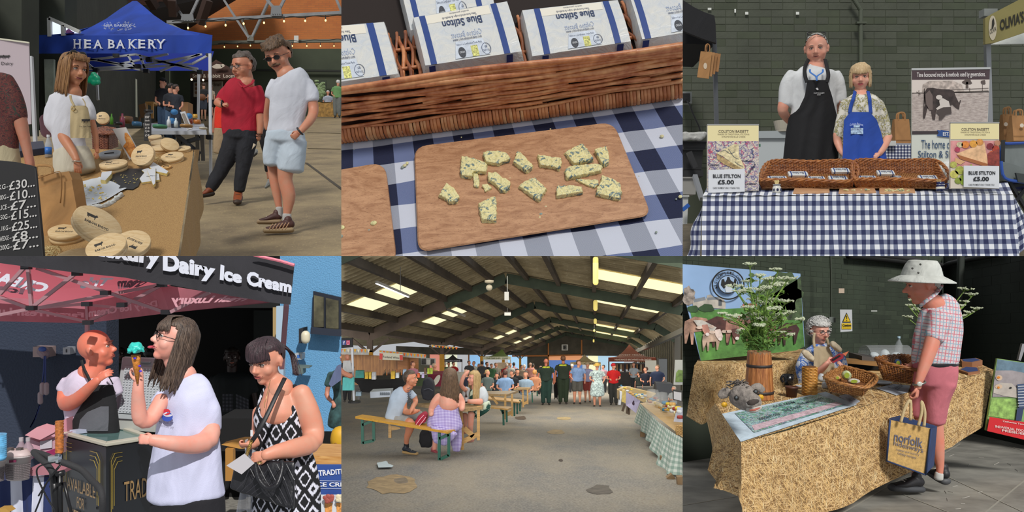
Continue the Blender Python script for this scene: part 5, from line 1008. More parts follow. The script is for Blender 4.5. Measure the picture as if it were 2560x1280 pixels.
# second table with cloth and bags
gh=ggm('dcdde0','6f7690','16204e','UV')
m=M().grid(lambda u,v:W(2215+u*8,362+v*7.4,7.3),9,5,(0,9),(0,36));r_=m.mk('rear_tablecloth',gh,label='blue gingham cloth on the small table behind the woman in the blue apron',cat='tablecloth')
M().psm(px([(2225,358),(2290,358),(2290,363),(2215,363)],7.31),(0,.35,0)).mk('cloth_top',mt('9aa0b0',.9),r_)
pbg('carrier_bag','tall brown paper bag standing between the woman and the cow banner',2239,296,2279,362,7.45,'brown paper bags on tables behind','a07448',hh=16)
slab('cardboard_box','small white box on the rear gingham table by the woman','box',rect(2221,352,2240,364),7.25,.12,mt('c9cac6',.7))
root=tng('kraft_bag','brown paper bag with round logo under the green canopy, left of two','paper bag',W(2520,330,7.5),'brown paper bags on tables behind');PANEL.remove(root);bpy.data.objects.remove(root)
pbg('carrier_bag','brown paper bag with round white logo under the green canopy, left one of two',2511,284,2542,350,7.6,'brown paper bags on tables behind','9c7247',hh=17,logo=(2513,311,5))
pbg('carrier_bag','brown paper bag cut off by the picture edge under the green canopy',2534,287,2575,352,7.4,'brown paper bags on tables behind','a67a4e',hh=14,logo=(2553,314,5))
# green canopy
root=tng('bakery_gazebo','olive green gazebo valance lettered OLIVIA\'S BA at the top right','gazebo',W(2475,420,7.2));Zc=6.9
M().psm(px([(2463,45),(2485,32),(2600,-28),(2600,68),(2486,107),(2463,110)],Zc),(0,.03,0)).mk('valance',clo('7d7547',.2,4),root)
M().psm(px([(2474,110),(2600,66),(2600,108),(2474,111)],7.2),(0,.02,0)).mk('white_lining',clo('d5d8d2',.3),root)
flat(root,'badge',[blb(2481,70,10,31,28)],Zc,mt('b3aa95',.8),-.004);flat(root,'cat_mark',[[(2478,68),(2479,52),(2482,45),(2484,50),(2485,60),(2482,70),(2477,75)]],Zc,mt('2a2820',.8),-.008)
ptx(root,'badge_letters','OLIVIA',2473,72,2489,82,Zc,mt('2a2820',.8),-.009,cns=[(2473,74),(2489,66),(2489,78),(2473,86)])
ptx(root,'lettering',"OLIVIA'S BAKERY",0,0,0,0,Zc,mt('22211a',.8),-.008,.03,cns=[(2498,50),(2622,2),(2622,32),(2499,78)])
M().beam(W(2468,108,7.1),W(2476,420,7.1),.04).mk('pole',mt('9b9da0',.35,.5),root);M().box(UF(W(2469,34,7)),-.05,.06,-.04,.04,-.03,.03).mk('joint',mt('7f8380',.5),root);M().lmb([W(2461,107,7),W(2468,107,7)],.012,8).mk('bolt',mt('c0c0bc',.4),root)
# roller banner
root=tng('roller_banner','roller banner showing a sepia photograph of a man milking a cow','banner',W(2376,470,6.6));Zb=6.6
M().psm(px([(2279,176),(2474,173),(2458,660),(2279,660)],Zb),(0,.008,0)).mk('panel',mt('cfd2c8',.6),root)
M().beam(W(2278,173.5,Zb),W(2475,171,Zb),.016).mk('top_rail',mt('c8cac8',.3,.5),root)
flat(root,'heading_band',[[(2279,176),(2474,173.5),(2473,199),(2279,200)]],Zb,mt('4a3b3f',.7))
ptx(root,'heading','Time honoured recipe & methods used by generations.',2290,181,2462,196,Zb,mt('e4dedb',.7),-.008,.012,cns=[(2291,182),(2462,180),(2462,195),(2291,197)])
n=N('sepia_meadow');v=n.coord(scale=(8,1,30));n.col(n.mix(n.ramp(n.noise(v,3,4,.7),[(.35,0),(.65,1.)]),'9a8c86','c8bcb4'));n.set(Roughness=.7)
flat(root,'meadow',[[(2279,232),(2472,229),(2468,305),(2466,328),(2279,328)]],Zb,n.m);flat(root,'pale_sky',[[(2279,200),(2473,199),(2472,231),(2279,234)]],Zb,mt('d8cdc4',.7))
flat(root,'haystack',[[(2304,232),(2306,212),(2322,203),(2380,202),(2404,212),(2409,230)]],Zb,mt('b0a39a',.7,var=.25,sc=30),-.006)
flat(root,'trees',[blb(2417,205,12,7,14,.4),[(2414,205),(2419,205),(2420,221),(2413,221)],blb(2457,206,6,6,12,.4)],Zb,mt('5d524d',.8),-.007)
line(root,'fence',[[(2360,226),(2400,224),(2470,221)],[(2362,231),(2470,227)],[(2290,230),(2300,236)],[(2455,212),(2455,231)],[(2423,220),(2423,230)],[(2296,226),(2296,240)]],Zb,mt('6d625c',.8),1.4,-.008)
cowm=mt('3a302e',.7,var=.3,sc=25);cowl=mt('6d5f5a',.7)
flat(root,'cow_picture',[[(2310,232),(2316,221),(2330,220),(2345,223),(2372,224),(2383,228),(2388,242),(2396,258),(2399,250),(2401,252),(2398,262),(2396,274),(2390,271),(2380,262),(2372,264),(2366,272),(2340,268),(2336,300),(2330,300),(2326,276),(2317,270),(2312,262)],[(2311,262),(2318,268),(2311,296),(2307,296),(2308,275)]],Zb,cowm,-.009)
flat(root,'cow_flank',[[(2312,236),(2322,226),(2330,240),(2330,275),(2322,276),(2314,262)]],Zb,cowl,-.011)
flat(root,'milker_shirt',[[(2346,252),(2355,246),(2370,254),(2374,270),(2358,272),(2342,276),(2338,272),(2348,264)],blb(2346,244,8,6)],Zb,mt('cfc6be',.7),-.012)
flat(root,'milker_trousers',[[(2340,276),(2356,269),(2375,268),(2377,284),(2362,288),(2352,300),(2345,300),(2346,288),(2338,282)]],Zb,mt('4d4340',.7),-.013)
line(root,'cow_outline',[[(2310,230),(2308,262),(2307,297)],[(2309,222),(2309,250),(2311,258)]],Zb,mt('3a302e',.7),2,-.012)
flat(root,'dark_rule',[[(2279,329),(2466,326),(2466,333),(2279,336)]],Zb,mt('3f3638',.7),-.006)
flat(root,'ribbon',[[(2341,325),(2350,327),(2350,325),(2380,330),(2380,345),(2350,342),(2340,340),(2345,333)]],Zb,mt('2c4f8c',.7),-.01);ptx(root,'ribbon_text','EST. 1913',2355,331,2392,340,Zb,mt('e0e2e6',.7),-.014,.02)
nv=mt('2f4a6c',.7)
ptx(root,'slogan','The home of traditional',0,0,0,0,Zb,nv,-.008,.004,cns=[(2302,350),(2440,350),(2440,372),(2302,372)]);ptx(root,'slogan','Stilton & Shropshire',0,0,0,0,Zb,nv,-.008,.006,cns=[(2294,377),(2440,377),(2440,400),(2294,400)])
m=M().ell(W(2372,425,6.5),(.09,.1,.075));m.mk('enamel_bowl',mt('d6d6d2',.3,var=.08,sc=60),label='white enamel bowl between the basket and the right sign',cat='bowl')
# camping chair
root=tng('camping_chair','grey folding camping chair with blue piping behind the right sign','chair',W(2530,480,6.9));gf=clo('7d8482',.5,5);bl_=mt('2a4fa0',.5)
M().psm(px([(2505,361),(2600,355),(2600,432),(2560,425),(2520,420),(2503,400)],6.8),(0,.03,0)).mk('backrest',gf,root)
M().psm(px([(2502,403),(2530,410),(2600,432),(2600,462),(2512,450),(2506,430)],6.6),(0,.05,0)).mk('seat',clo('6f7674',.5,6),root)
M().psm(px([(2540,432),(2600,440),(2600,462),(2546,455)],6.55),(0,.02,0)).mk('cup_holder',mt('3c4140',.8),root)
m=M();m.tube(smo(px([(2600,356),(2525,359),(2507,362),(2504,400),(2530,420),(2600,428)],6.78),4),.012,6);m.tube(smo(px([(2503,403),(2512,445),(2560,455),(2600,462)],6.57),4),.012,6);m.mk('piping',bl_,root)
for a,b in(((2504,452),(2560,560)),((2560,460),(2506,470)),((2508,350),(2506,450)),((2518,448),(2575,540)),((2565,470),(2510,540))):M().beam(W(*a,6.7),W(*b,6.75),.025).mk('leg',mt('2c2d2e',.4),root)
M().psm(px([(2512,452),(2600,462),(2600,480),(2520,470)],6.72),(0,.1,0)).mk('lining',mt('1c2350',.7),root)
# the two people
f=Fig('tall grey haired man in a black apron over a white polo shirt',2037,660,6.7,'cf9a84',vox=.012)
f.head(2041,121,75,yaw=-3,pitch=2,hair='cap',hc='8d8983',hc2='b7b3ad',hl=.44,nape=-.2,thick=.014,side=.14,brow='8c7566',lips='a8685c',neck=(2039,178,25),fat=1.5,smile=True,jaw=1.0)
ws=clo('cfd1d2',.6,7);Rm=ip((160,30),(176,58),(200,68),(250,64),(300,62),(400,68));
f.lmb([(2038,168,26),(2037,174,40),(2037,184,56),(2036,204,60),(2035,250,57),(2034,300,58),(2034,360,62),(2034,430,64)],'polo_shirt',.58,ws,disp=(.007,9,.7))
f.lmb([(1986,186,18),(1972,208,20),(1966,238,19),(1962,262,17)],'polo_shirt');f.lmb([(2084,184,16),(2094,206,17),(2100,238,16),(2101,256,15)],'polo_shirt')
f.lmb([(1961,255,15),(1957,276,13.5),(1966,292,12,.06),(1984,310,11,.15)]);f.lmb([(2100,250,14),(2102,275,13,.1),(2085,300,12,.2)])
f.lmb([(2010,430,30),(2008,540,26),(2008,655,14)],'trousers',.8,clo('22242a'));f.lmb([(2060,430,30),(2062,540,26),(2062,655,14)],'trousers')
fm=wmp(f,2036,ip((160,40),(200,70),(250,64),(300,66),(400,76)),.62,.02)
wrp(f,'apron',[(200,2020,2066),(203,2018,2068),(240,2012,2080),(275,1995,2088),(290,1972,2092),(330,1964,2094),(410,1956,2096)],fm,clo('131316',.5,5,var=.03),label='black bib apron',folds=.012,nx=24)
for a in(((2017,151),(2012,170),(2013,190),(2018,206)),((2058,151),(2068,170),(2071,190),(2066,206))):
 m=M();P=[f.w((x,y,-.0))if i==0 else fm(x,y,.0)for i,(x,y)in enu(a)];P[0][1]-=.04;m.tube(smo(P,5),.015,8,.3,side=(0,1,0));f.kid('apron_strap',m,mt('131316',.8))
m=M().sht(fm(2043,219,.012),fm(2047,223,.012),fm(2043,225.5,.012),fm(2039,221,.012));f.kid('logo',m,mt('d4d4d4',.6))
m=M();text(m,'COLSTON BASSETT',lambda u,v:fm(2034+27*u,234.5-3.5*v,.012),0,1);text(m,'DAIRY',lambda u,v:fm(2043+9*u,238.5-3*v,.012),0,1);f.kid('apron_lettering',m,mt('d4d4d4',.6))
m=M()
for k in(-1,1):m.tube(smo([f.w((2041+k*16,174,-.14)),f.w((2041+k*15,181,-.17)),f.w((2041+k*1.5,191,-.20)),f.w((2042,202,-.21))],5),.007,6,.5)
f.kid('collar_trim',m,mt('3a74c0',.7),label='blue collar edging')
g=M();
for k in(-1,1):g.tube(smo(px([(2041+k*2,85),(2041+k*10,88),(2041+k*20,87),(2041+k*22,81),(2041+k*12,81)],6.62),3),.004,5)
g.tube(px([(2062,86),(2066,100)],6.65),.003,5);g.tube(px([(2019,86),(2017,100)],6.65),.003,5);f.kid('raised_glasses',g,mt('232323',.3))
f.done()
f=Fig('blonde woman in a blue apron over a leaf print blouse',2152,672,6.5,'d9a58e',vox=.011)
f.head(2151,192,66,yaw=2,pitch=3,fem=True,hair='cap',hc='b39468',hc2='dcc39a',hl=.22,nape=-.3,thick=.05,side=.1,brow='8c7556',lips='b8545a',neck=(2152,246,23),fat=.7,smile=True,hn=.04)
f.ctn(-.36,52,308,150,.03,.35,.40,.03,1.0);f.frg(.13,60,.05,spread=.27)
n=N('leaf_print');n.set(Roughness=.9);v=n.coord();
def leafprint(n,base,cols,sc=16):
 c=base
 for i,(cc,th)in enu(cols):
  v=n.coord(scale=(1,.3,1),rot=(0,35+i*70,0));a=n.noise(v,sc*(1+.2*i),2,.5,2.5+i)
  a=n.math('ABSOLUTE',n.math('SUBTRACT',a,.5+.02*i));k=n.ramp(a,[(th,1.),(th+.012,0)]);b=n.noise(n.coord(),sc*1.2,1);c=n.mix(n.math('MULTIPLY',k,n.ramp(b,[(.45,0),(.52,1.)])),c,cc)
 return c
n.col(leafprint(n,'d8d4c8',[('a49a4c',.03),('4d4f55',.014),('8f8a50',.02),('6c6f80',.01)]));lp=n.m
f.lmb([(2152,236,24),(2153,248,44),(2153,268,50),(2153,300,47),(2152,340,48),(2152,390,56),(2152,430,58)],'blouse',.62,lp,disp=(.006,9,.7))
f.lmb([(2117,256,14),(2108,285,15),(2100,315,14),(2095,342,12)],'blouse');f.lmb([(2192,256,14),(2203,285,15),(2212,318,15),(2217,345,12)],'blouse')
f.lmb([(2092,336,10),(2094,355,10),(2103,378,8,-.05),(2112,388,7,-.08)]);f.lmb([(2221,340,10.5),(2213,360,10,-.05),(2203,378,8,-.1),(2196,387,7,-.1)])
f.hand(2110,386,42,27,roll=25,curl=.5,side=-1,dz=-.1);f.hand(2198,384,142,30,roll=-20,curl=.3,side=1,dz=-.13)
f.lmb([(2132,430,26),(2134,540,22),(2134,665,12)],'trousers',.8,clo('2c3040'));f.lmb([(2172,430,26),(2172,540,22),(2172,665,12)],'trousers')
fm=wmp(f,2153,ip((240,50),(300,52),(400,66)),.66,.02)
wrp(f,'apron',[(280,2128,2176),(284,2122,2178),(300,2110,2192),(330,2108,2202),(400,2106,2218)],fm,clo('2348a0',.5,6,var=.08),label='royal blue bib apron',folds=.008,nx=24)
for a in(((2138,228),(2134,245),(2128,262),(2124,284)),((2170,228),(2174,245),(2175,262),(2177,284))):
 m=M();P=[fm(x,y,-.02)for x,y in a];P[0]=f.w((*a[0],-.03));m.tube(smo(P,5),.014,8,.25,side=(0,1,0));f.kid('apron_strap',m,mt('2348a0',.8))
m=M();text(m,'Colston Bassett',lambda u,v:fm(2124+34*u,311-4*sin(u*3.1)+5-6*v,.012),.01,1);f.kid('apron_lettering',m,mt('b4c2e4',.6))
m=M();m.sht(fm(2127,320,.011),fm(2158,320,.011),fm(2158,335,.011),fm(2127,335,.011));m.sht(fm(2134,312,.011),fm(2150,312,.011),fm(2150,319,.011),fm(2134,319,.011));f.kid('apron_print',m,mt('8da3d8',.6,var=.4,sc=60))
f.done()
# the table
root=tng('stall_table','long trestle table under the blue gingham cloth','table',W(2140,640,5.6));M().hexa(*[[T3.P(x,y,up)for x,y in((1775,484),(2515,481),(2510,462),(1790,466))]for up in(-.05,-.02)]).mk('tabletop',mt('8a7a60',.6),root)
for x in(1790,2500):M().beam(W(x,495,5.7),W(x,660,5.7),.05).mk('leg',mt('6a6a6a',.4,.5),root)
g3=ggm('e2e4e8','6f7690','16204e','UV');m=M()
def front(u,v):  # px columns/rows
 x=1757+u*776-(v*.12*(1-u)*60)+v*.1*u*70;y=491-3*u+v*152;return W(x,y,5.5)+A((0,-.03*v*(1+.6*sin(u*46+sin(v*2)))+.012*sin(u*90+v*4)*v,0))
nu=776/20.2;nvv=152/24.4
m.grid(lambda a,b:front(a/nu,b/nvv),120,14,(0,nu),(0,nvv))
def topc(a,b):x=1757+776*a/nu;y=491-3*a/nu;k=b/1.6;return T3.P(1757+(x-1757),y-k*30,.004)+A(((1-2*a/nu)*k*.04,0,0))
m.grid(lambda a,b:topc(a,b)+A((0,0,.002*sin(a*3))),60,6,(0,nu),(0,5.5)if False else(0,1.6));
def sl(u,v):  # left drape
 y=491+v*152;x0=1757-v*7.2;x1=1757-v*44+6*sin(v*9);return W(x0+(x1-x0)*u,y,5.5+.16*u-.03*v+.05*sin(u*6))
m.grid(lambda a,b:sl(a/2.2,b/nvv),8,14,(0,2.2),(0,nvv))
def sr(u,v):
 y=488+v*152*(1-.25*u);x0=2533+v*7;x1=2533+min(v,.8)*66;return W(x0+(x1-x0)*u,y,5.5+.2*u-.03*v+.04*sin(u*7))
m.grid(lambda a,b:sr(a/2.4,b/nvv),8,14,(0,2.4),(0,nvv))
m.mk('gingham_tablecloth',g3,None,True,label='navy and white gingham tablecloth hanging to the ground at the Stilton stall',cat='tablecloth')
# wicker trays
wk=wm('874c25','b5773f');wk2=wm('6d3a1b','9c6030')
for i,(a0,a1,b0,b1,lb)in enu(((1897,2132,1925,2130,'left wicker display tray holding Stilton packets on the gingham cloth'),(2134,2367,2137,2340,'right wicker display tray holding Stilton packets on the gingham cloth'))):
 root=tng('wicker_tray',lb,'basket',W((a0+a1)/2,470,5.75),'wicker trays on the Stilton stall');Zf,Zr=5.72,6.15
 fb=lambda u:W(a0+8+(a1-a0-12)*u,470,Zf+.02);ft=lambda u:W(a0+(a1-a0)*u,450-2*i,Zf-.03);rt=lambda u:W(b0+(b1-b0)*u,404-2*i,Zr+.06);rb=lambda u:W(b0+6+(b1-b0-10)*u,440-2*i,Zr)
 m=M();wick(m,lambda u,v:fb(u)*(1-v)+ft(u)*v,6,26,.005,.0052);m.mk('front_wall',wk,root,True)
 m=M();wick(m,lambda u,v:rb(u)*(1-v)+rt(u)*v,11,30,.005,.0052);m.mk('back_wall',wk2,root,True)
 for k in(0,1):m=M();wick(m,lambda u,v:(fb(k)*(1-u)+rb(k)*u)*(1-v)+(ft(k)*(1-u)+rt(k)*u)*v,11,12,.004,.0055);m.mk('side_wall',wk,root,True)
 m=M().sht(rb(0),rb(1),fb(1),fb(0));m.mk('base',wk2,root);m=M();
 for q in range(46):u=q/45;m.tube([fb(u)*(1-t)+rb(u)*t+A((0,0,.012))for t in(0,.5,1)],.006,5)
 m.mk('base_weave',wm('9a6030','c98f52'),root,True);m=M();rpr(m,[ft(0),ft(.5),ft(1),rt(1),rt(.5),rt(0),ft(0)],.007,60);m.mk('rim',wk,root,True)
 m=M();rpr(m,[fb(0)+A((0,0,.004)),fb(1)+A((0,0,.004))],.008,45);m.mk('foot_band',wm('a5683a','cf9860'),root,True)
tags=['at the left end of the left tray','second from the left in the left tray','in the middle of the left tray','at the right end of the left tray','hindmost at the right of the left tray','at the left end of the right tray','raised in the middle of the right tray','at the right end of the right tray','low in the centre of the right tray']
for(x,y,w,dz),t_ in zip(((1942,447,48,0),(1994,446,48,.03),(2040,448,42,0),(2094,446,46,.0),(2100,441,44,.04),(2167,446,44,0),(2213,445,42,.035),(2318,445,46,0),(2240,446,26,0)),tags):
 Zp=5.95;u=Zp/F;fr=Fr(W(x,y+3,Zp)+A((0,0,dz)),(1,0,0),nrm((0,.8,.75)),nrm((0,-.7,.8)));spk('small white Stilton packet with blue bands '+t_,'Stilton packets in the wicker trays',fr,w*u,14*u*1.2,10*u*.7)
 # signs
def sign(x0,y0,x1,y1,Z,lb,lean=0):
 root=tng('cheese_sign',lb,'sign',W((x0+x1)/2,y1,Z));M().psm(px(rect(x0,y0,x1,y1),Z),(0,.012,0)).mk('board',mt('c9c2b4',.4),root);M().beam(W(x0,y0,Z),W(x1,y0,Z),.008).mk('edge',mt('9a9a98',.3),root)
 flat(root,'cream_panel',[rect(x0+1,y0+1,x1-1,y0+41)],Z,mt('e8dba6',.6),-.002);ptx(root,'heading','COLSTON BASSETT',x0+28,y0+13,x1-26,y0+20,Z,mt('6d6250',.6),-.004,.01)
 ptx(root,'subheading','MAKERS OF TRADITIONAL STILTON &',x0+26,y0+22,x1-24,y0+26,Z,mt('8a7f66',.6),-.004);ptx(root,'subheading','SHROPSHIRE BLUE CHEESE',x0+36,y0+28,x1-34,y0+32,Z,mt('8a7f66',.6),-.004);return root
r1=sign(1768,312,1897,477,5.62,'cheese sign with a map and wedge picture at the left of the stall');Zs=5.62
n=N('map_print');v=n.coord();c='d9cfba'
for sc,cc,th,o in((9,'c2566c',.012,1.5),(11,'5d5a86',.012,2.2),(14,'46506c',.008,1),(20,'8a7fa0',.02,3)):
 a=n.math('ABSOLUTE',n.math('SUBTRACT',n.noise(n.coord(scale=(1,1,1),rot=(0,sc*7,0)),sc,2,.5,o),.5));c=n.mix(n.ramp(a,[(th,1.),(th*2,0)]),c,cc)
n.col(c).set(Roughness=.5);flat(r1,'map_picture',[rect(1769,353,1896,476)],Zs,n.m,-.002)
for t_,b in(('Sheffield',(1852,400,1880,405)),('Chester',(1770,409,1798,415)),('Nottingham',None),('Stafford',(1806,440,1840,446)),('Leicester',(1862,456,1892,462))):
 if b:ptx(r1,'map_name',t_,*b,Zs,mt('2b2c48',.6),-.004,.01)
 else:ptx(r1,'map_name',t_,0,0,0,0,Zs,mt('2b2c48',.6),-.004,.01,cns=[(1863,440),(1885,408),(1891,412),(1869,444)])
flat(r1,'cheese_wedge_top',[[(1791,383),(1836,360),(1846,362),(1848,392),(1862,418),(1858,424),(1830,408),(1808,392)]],Zs,mt('d8c79c',.6,var=.2,sc=50),-.005);flat(r1,'cheese_wedge_side',[[(1791,384),(1830,408),(1858,424),(1838,424),(1808,410),(1792,398)]],Zs,mt('a28a60',.6,var=.3,sc=40),-.006)
line(r1,'cheese_veins',[[(1800,380),(1812,376),(1824,384),(1836,380)],[(1820,372),(1834,392),(1846,398)],[(1836,404),(1846,412),(1856,416)]],Zs,mt('4d5a68',.6),1,-.008)
r2=sign(2375,307,2498,472,5.6,'cheese sign with a wedge and grapes picture at the right of the stall');Zs=5.6
flat(r2,'picture_ground',[rect(2376,352,2497,471)],Zs,mt('c88a88',.6,var=.2,sc=6),-.002);flat(r2,'white_cloth',[[(2376,420),(2410,415),(2497,430),(2497,471),(2376,471)]],Zs,mt('d9cdbc',.6),-.003)
flat(r2,'cheese_top',[[(2390,385),(2460,356),(2470,412),(2466,412),(2410,400)]],Zs,mt('e2b68a',.6,var=.12,sc=30),-.005);flat(r2,'cheese_rind',[[(2390,386),(2468,410),(2466,418),(2420,404),(2400,398)]],Zs,mt('a8683c',.6),-.006);flat(r2,'cheese_crumb',[[(2387,394),(2412,404),(2400,412),(2386,406)]],Zs,mt('d8a878',.6),-.006)
for cx_,cy_,r_,cc in((2398,362,8,'c9bc96'),(2412,362,10,'d8833c'),(2432,360,10,'d99a40'),(2448,356,9,'c98a48'),(2392,374,7,'b0405a'),(2474,366,9,'7a2c34'),(2488,372,9,'a8402c'),(2480,386,10,'c0603a'),(2492,358,8,'b07a60'),(2382,412,9,'b4b25a'),(2398,426,12,'a8ac52'),(2384,436,11,'c2bc60'),(2408,446,11,'9aa848'),(2394,452,9,'8a9840')):
 flat(r2,'fruit_print',[blb(cx_,cy_,r_,r_*.9,16)],Zs,mt(cc,.6,var=.15,sc=60),-.007)
flat(r2,'fig_print',[[(2467,384),(2497,372),(2497,416),(2468,412)]],Zs,mt('8a3c34',.6,var=.2,sc=40),-.008);flat(r2,'pear_print',[[(2426,410),(2432,418),(2420,452),(2410,465),(2400,460),(2404,440)]],Zs,mt('96b040',.6),-.009)
for x0,y0,x1,y1,Z_,s_,lb in((1771,422,1862,482,5.58,0,'white Blue Stilton price card in front of the left sign'),(2410,414,2498,471,5.56,1,'white Blue Stilton price card in front of the right sign')):
 root=tng('price_card',lb,'price card',W((x0+x1)/2,y1,Z_),'Blue Stilton price cards');M().psm(px([(x0,y0+3),(x1,y0),(x1,y1-3),(x0,y1)]if not s_ else[(x0,y0),(x1,y0+1),(x1,y1),(x0,y1-4)],Z_),(0,.006,0)).mk('card',mt('d8dade',.6),root);k=mt('202226',.6);w=x1-x0
 ptx(root,'card_text','BLUE STILTON',x0+w*.12,y0+14,x1-w*.12,y0+23,Z_,k,-.004,.03);ptx(root,'card_price','£5.00',x0+w*.25,y0+28,x1-w*.3,y0+39,Z_,k,-.004,.035);ptx(root,'card_note','CARD PAYMENT ONLY. THANK YOU.',x0+w*.12,y0+46,x1-w*.14,y0+50,Z_,k,-.004,.01)
 # jar and mug with sticks
def sticks(parent,x,y,Z,n,sp,ln,c='d8c48a'):
 for i in range(n):
  a=ru(-sp,sp);M().tube([W(x+a*.4,y,Z)+A((0,ru(-.01,.01),0)),W(x+a,y-ln*ru(.8,1),Z)],.0022,5).mk('toothpick',mt(c,.6),parent)
Zj=5.62;u=Zj/F;root=tng('toothpick_jar','white jar with dark blue ovals holding toothpicks','jar',W(1942,483,Zj));fr=UF(W(1942,483,Zj))
M().lth(fr,[(0,0),(9*u,0),(10.5*u,4*u),(10.5*u,15*u),(8*u,18*u),(10*u,22*u),(8.5*u,22*u),(7*u,18*u),(0,16*u)],24).mk('body',mt('d8d6cc',.2),root,True);m=M()
for a in(-.9,-.1,.75,1.6):q=A((sin(a),-cos(a),0));m.ell(fr(0,0,8*u)+q*10.3*u,(3*u,1.2*u,4*u),nu=12,nv=8)
m.mk('blue_ovals',mt('1c2244',.2),root,True);rings(M(),fr.at(0,0,20.5*u),9.6*u,.8*u).mk('blue_rim',mt('1c2244',.2),root);sticks(root,1942,464,Zj,22,6,14)
root=tng('toothpick_mug','navy and white dotted mug of wooden sticks by the right sign','mug',W(2351,478,Zj));fr=UF(W(2351,478,Zj));nvb=mt('1c2350',.2)
M().lth(fr,[(0,0),(8*u,0),(10.5*u,5*u),(10*u,12*u),(9*u,19*u),(9.6*u,23*u),(8.6*u,23*u),(8*u,18*u),(0,16*u)],24).mk('body',nvb,root,True);M().lth(fr,[(10.45*u,5*u),(10.7*u,6*u),(10.4*u,11*u)],24).mk('cream_band',mt('cfcabc',.2),root,True);M().tube(smo([fr(9*u,0,17*u),fr(17*u,0,18*u),fr(18*u,0,9*u),fr(10*u,0,5*u)],5),1.5*u,8).mk('handle',nvb,root,True)
m=M();
for a in lsp(-1.4,1.4,9):q=A((sin(a),-cos(a),0));m.ell(fr(0,0,16*u)+q*9.5*u,(.9*u,.5*u,.9*u),nu=8,nv=6)
m.mk('dots',mt('d8d6cc',.3),root);sticks(root,2347,459,Zj,18,6,11,'b59a6a')
# sample boards
for x0,x1,x2,x3,lb,nn in((1988,2072,2074,1982,'empty wooden sample board, leftmost of three on the gingham',0),(2100,2183,2190,2096,'wooden sample board with a few cheese crumbs in the middle of three',9),(2197,2283,2288,2198,'wooden sample board heaped with cheese, rightmost of three',34)):
 root=tng('sample_board',lb,'chopping board',T3.P((x0+x1)/2,488),'wooden sample boards on the Stilton stall');c=[T3.P(x0,472,.012),T3.P(x1,471,.012),T3.P(x2,485,.0),T3.P(x3,487,.0)];c[2]=c[2]+A((0,0,.0));M().psm(c,(0,-.002,.016)).mk('board',wdm('b98a62','c99c74',5,(3,12,12)),root,bevel=.004)
 for k in range(nn):
  x,y=ru(x0+8,x1-6),ru(474,478 if nn<20 else 480);o=M().ell(W(x,y-1,5.6),(.009*ru(.5,1.3),.008,.006*ru(.6,1.4)),nu=7,nv=5).mk('cheese_crumb',mt(random.choice(['d8d0a0','d0c890','8d9a80']),.7),root)
finish('stilton',x0=1706.67,bottom=True)
# ================================================================ PICTURE bottom left: ice cream stall in the yard
def rend(c,c2,sc=90):n=N('render');n.set(Roughness=.9);f_=n.noise(n.coord(),sc,3);n.col(n.mix(f_,c,c2));n.bump(f_,.5,.02);return n.m
wl=M().psm(px(rect(-60,560,266,1320),6.4),(0,.2,0)).mk('wall_left',rend('242c3c','2c3648',60),kind='structure')
M().psm(px(rect(180,560,840,1320),9),(0,.2,0)).mk('wall_dark_interior',mt('060606',.95),kind='structure')  # near-black colour stands in for the shade of the interior
M().psm([A((-4.2,6.9,-.42)),A((-1.6,6.9,-.42)),A((-1.6,9.4,-.42)),A((-4.2,9.4,-.42))],(0,0,.05)).mk('ceiling_sunblock',mt('101010',.9),kind='structure')  # unseen slab added to keep sunlight out of the doorway interior
wr=M().psm(px(rect(700,560,900,1078),6.8),(0,.2,0)).mk('wall_right_blue',rend('5088b2','6fa4cc'),kind='structure')
M().beam(W(703,765,6.6),W(700,1080,6.6),.06).mk('door_trim',mt('9fb6c8',.6),wr);M().beam(W(688,768,6.9),W(688,1000,6.9),.03).mk('door_edge',mt('a88f60',.7),wr);M().psm(px(rect(634,776,686,1240),8.8),(0,.1,0)).mk('inner_jamb',mt('1c201e',.9),wr)
wn=M().psm(px([(783,728),(870,748),(870,834),(779,830)],6.74),(0,.04,0)).mk('window_1',mt('1c222e',.5),kind='structure',label='dark framed window in the blue wall')
for q in([(785,738),(809,743),(809,818),(784,818)],[(815,745),(846,752),(846,822),(815,820)]):M().psm(px(q,6.72),(0,.02,0)).mk('window_pane',mt('4d4a38',.15,var=.4,sc=6),wn)
M().beam(W(778,826,6.68),W(870,834,6.68),.05).mk('window_sill',mt('232a38',.5),wn)
gp=Plane(905,1628,4.2);M().sht(gp.P(-100,1700),gp.P(1000,1700),gp.P(1000,1080),gp.P(-100,1080)).mk('ground',mt('7f7c74',.9,var=.2,sc=20,bump=.4),kind='structure')
root=tng('bulkhead_light','cream outdoor wall lamp under the window on the blue wall','lamp',W(762,840,6.7));M().psm(px([(747,822),(758,820),(758,858),(747,858)],6.62),(0,.14,0)).mk('back_box',mt('1e2024',.6),root);M().lmb(px([(764,838),(764,848)],6.52),.035,14).mk('shade',mt('cfc8ae',.4),root,True)
root=tng('outdoor_socket','grey outdoor socket with blue switch on the blue wall','socket',W(745,895,6.7));M().psm(px(rect(736,884,755,899),6.65),(0,.1,0)).mk('box',mt('a8adb0',.5),root);flat(root,'switch',[rect(743,887,750,895)],6.65,mt('3a6ab0',.5))
slab('wall_bracket','small green bracket shelf under the blue wall socket','bracket',[(740,915),(773,917),(773,920),(757,921),(757,935),(744,935)],6.6,.1,mt('5d6c68',.6))
root=tng('outdoor_socket','weatherproof double socket with blue plug on the dark wall','socket',W(100,890,6.3));M().psm(px([(82,867),(122,868),(122,893),(82,893)],6.3),(0,.1,0)).mk('box',mt('9a8684',.5),root);M().lmb(px([(105,878),(112,886)],6.24),.035,12).mk('plug',mt('7d6c74',.5),root);M().ell(W(106,873,6.22),(.028,.02,.02)).mk('plug_cap',mt('2c4a90',.4),root)
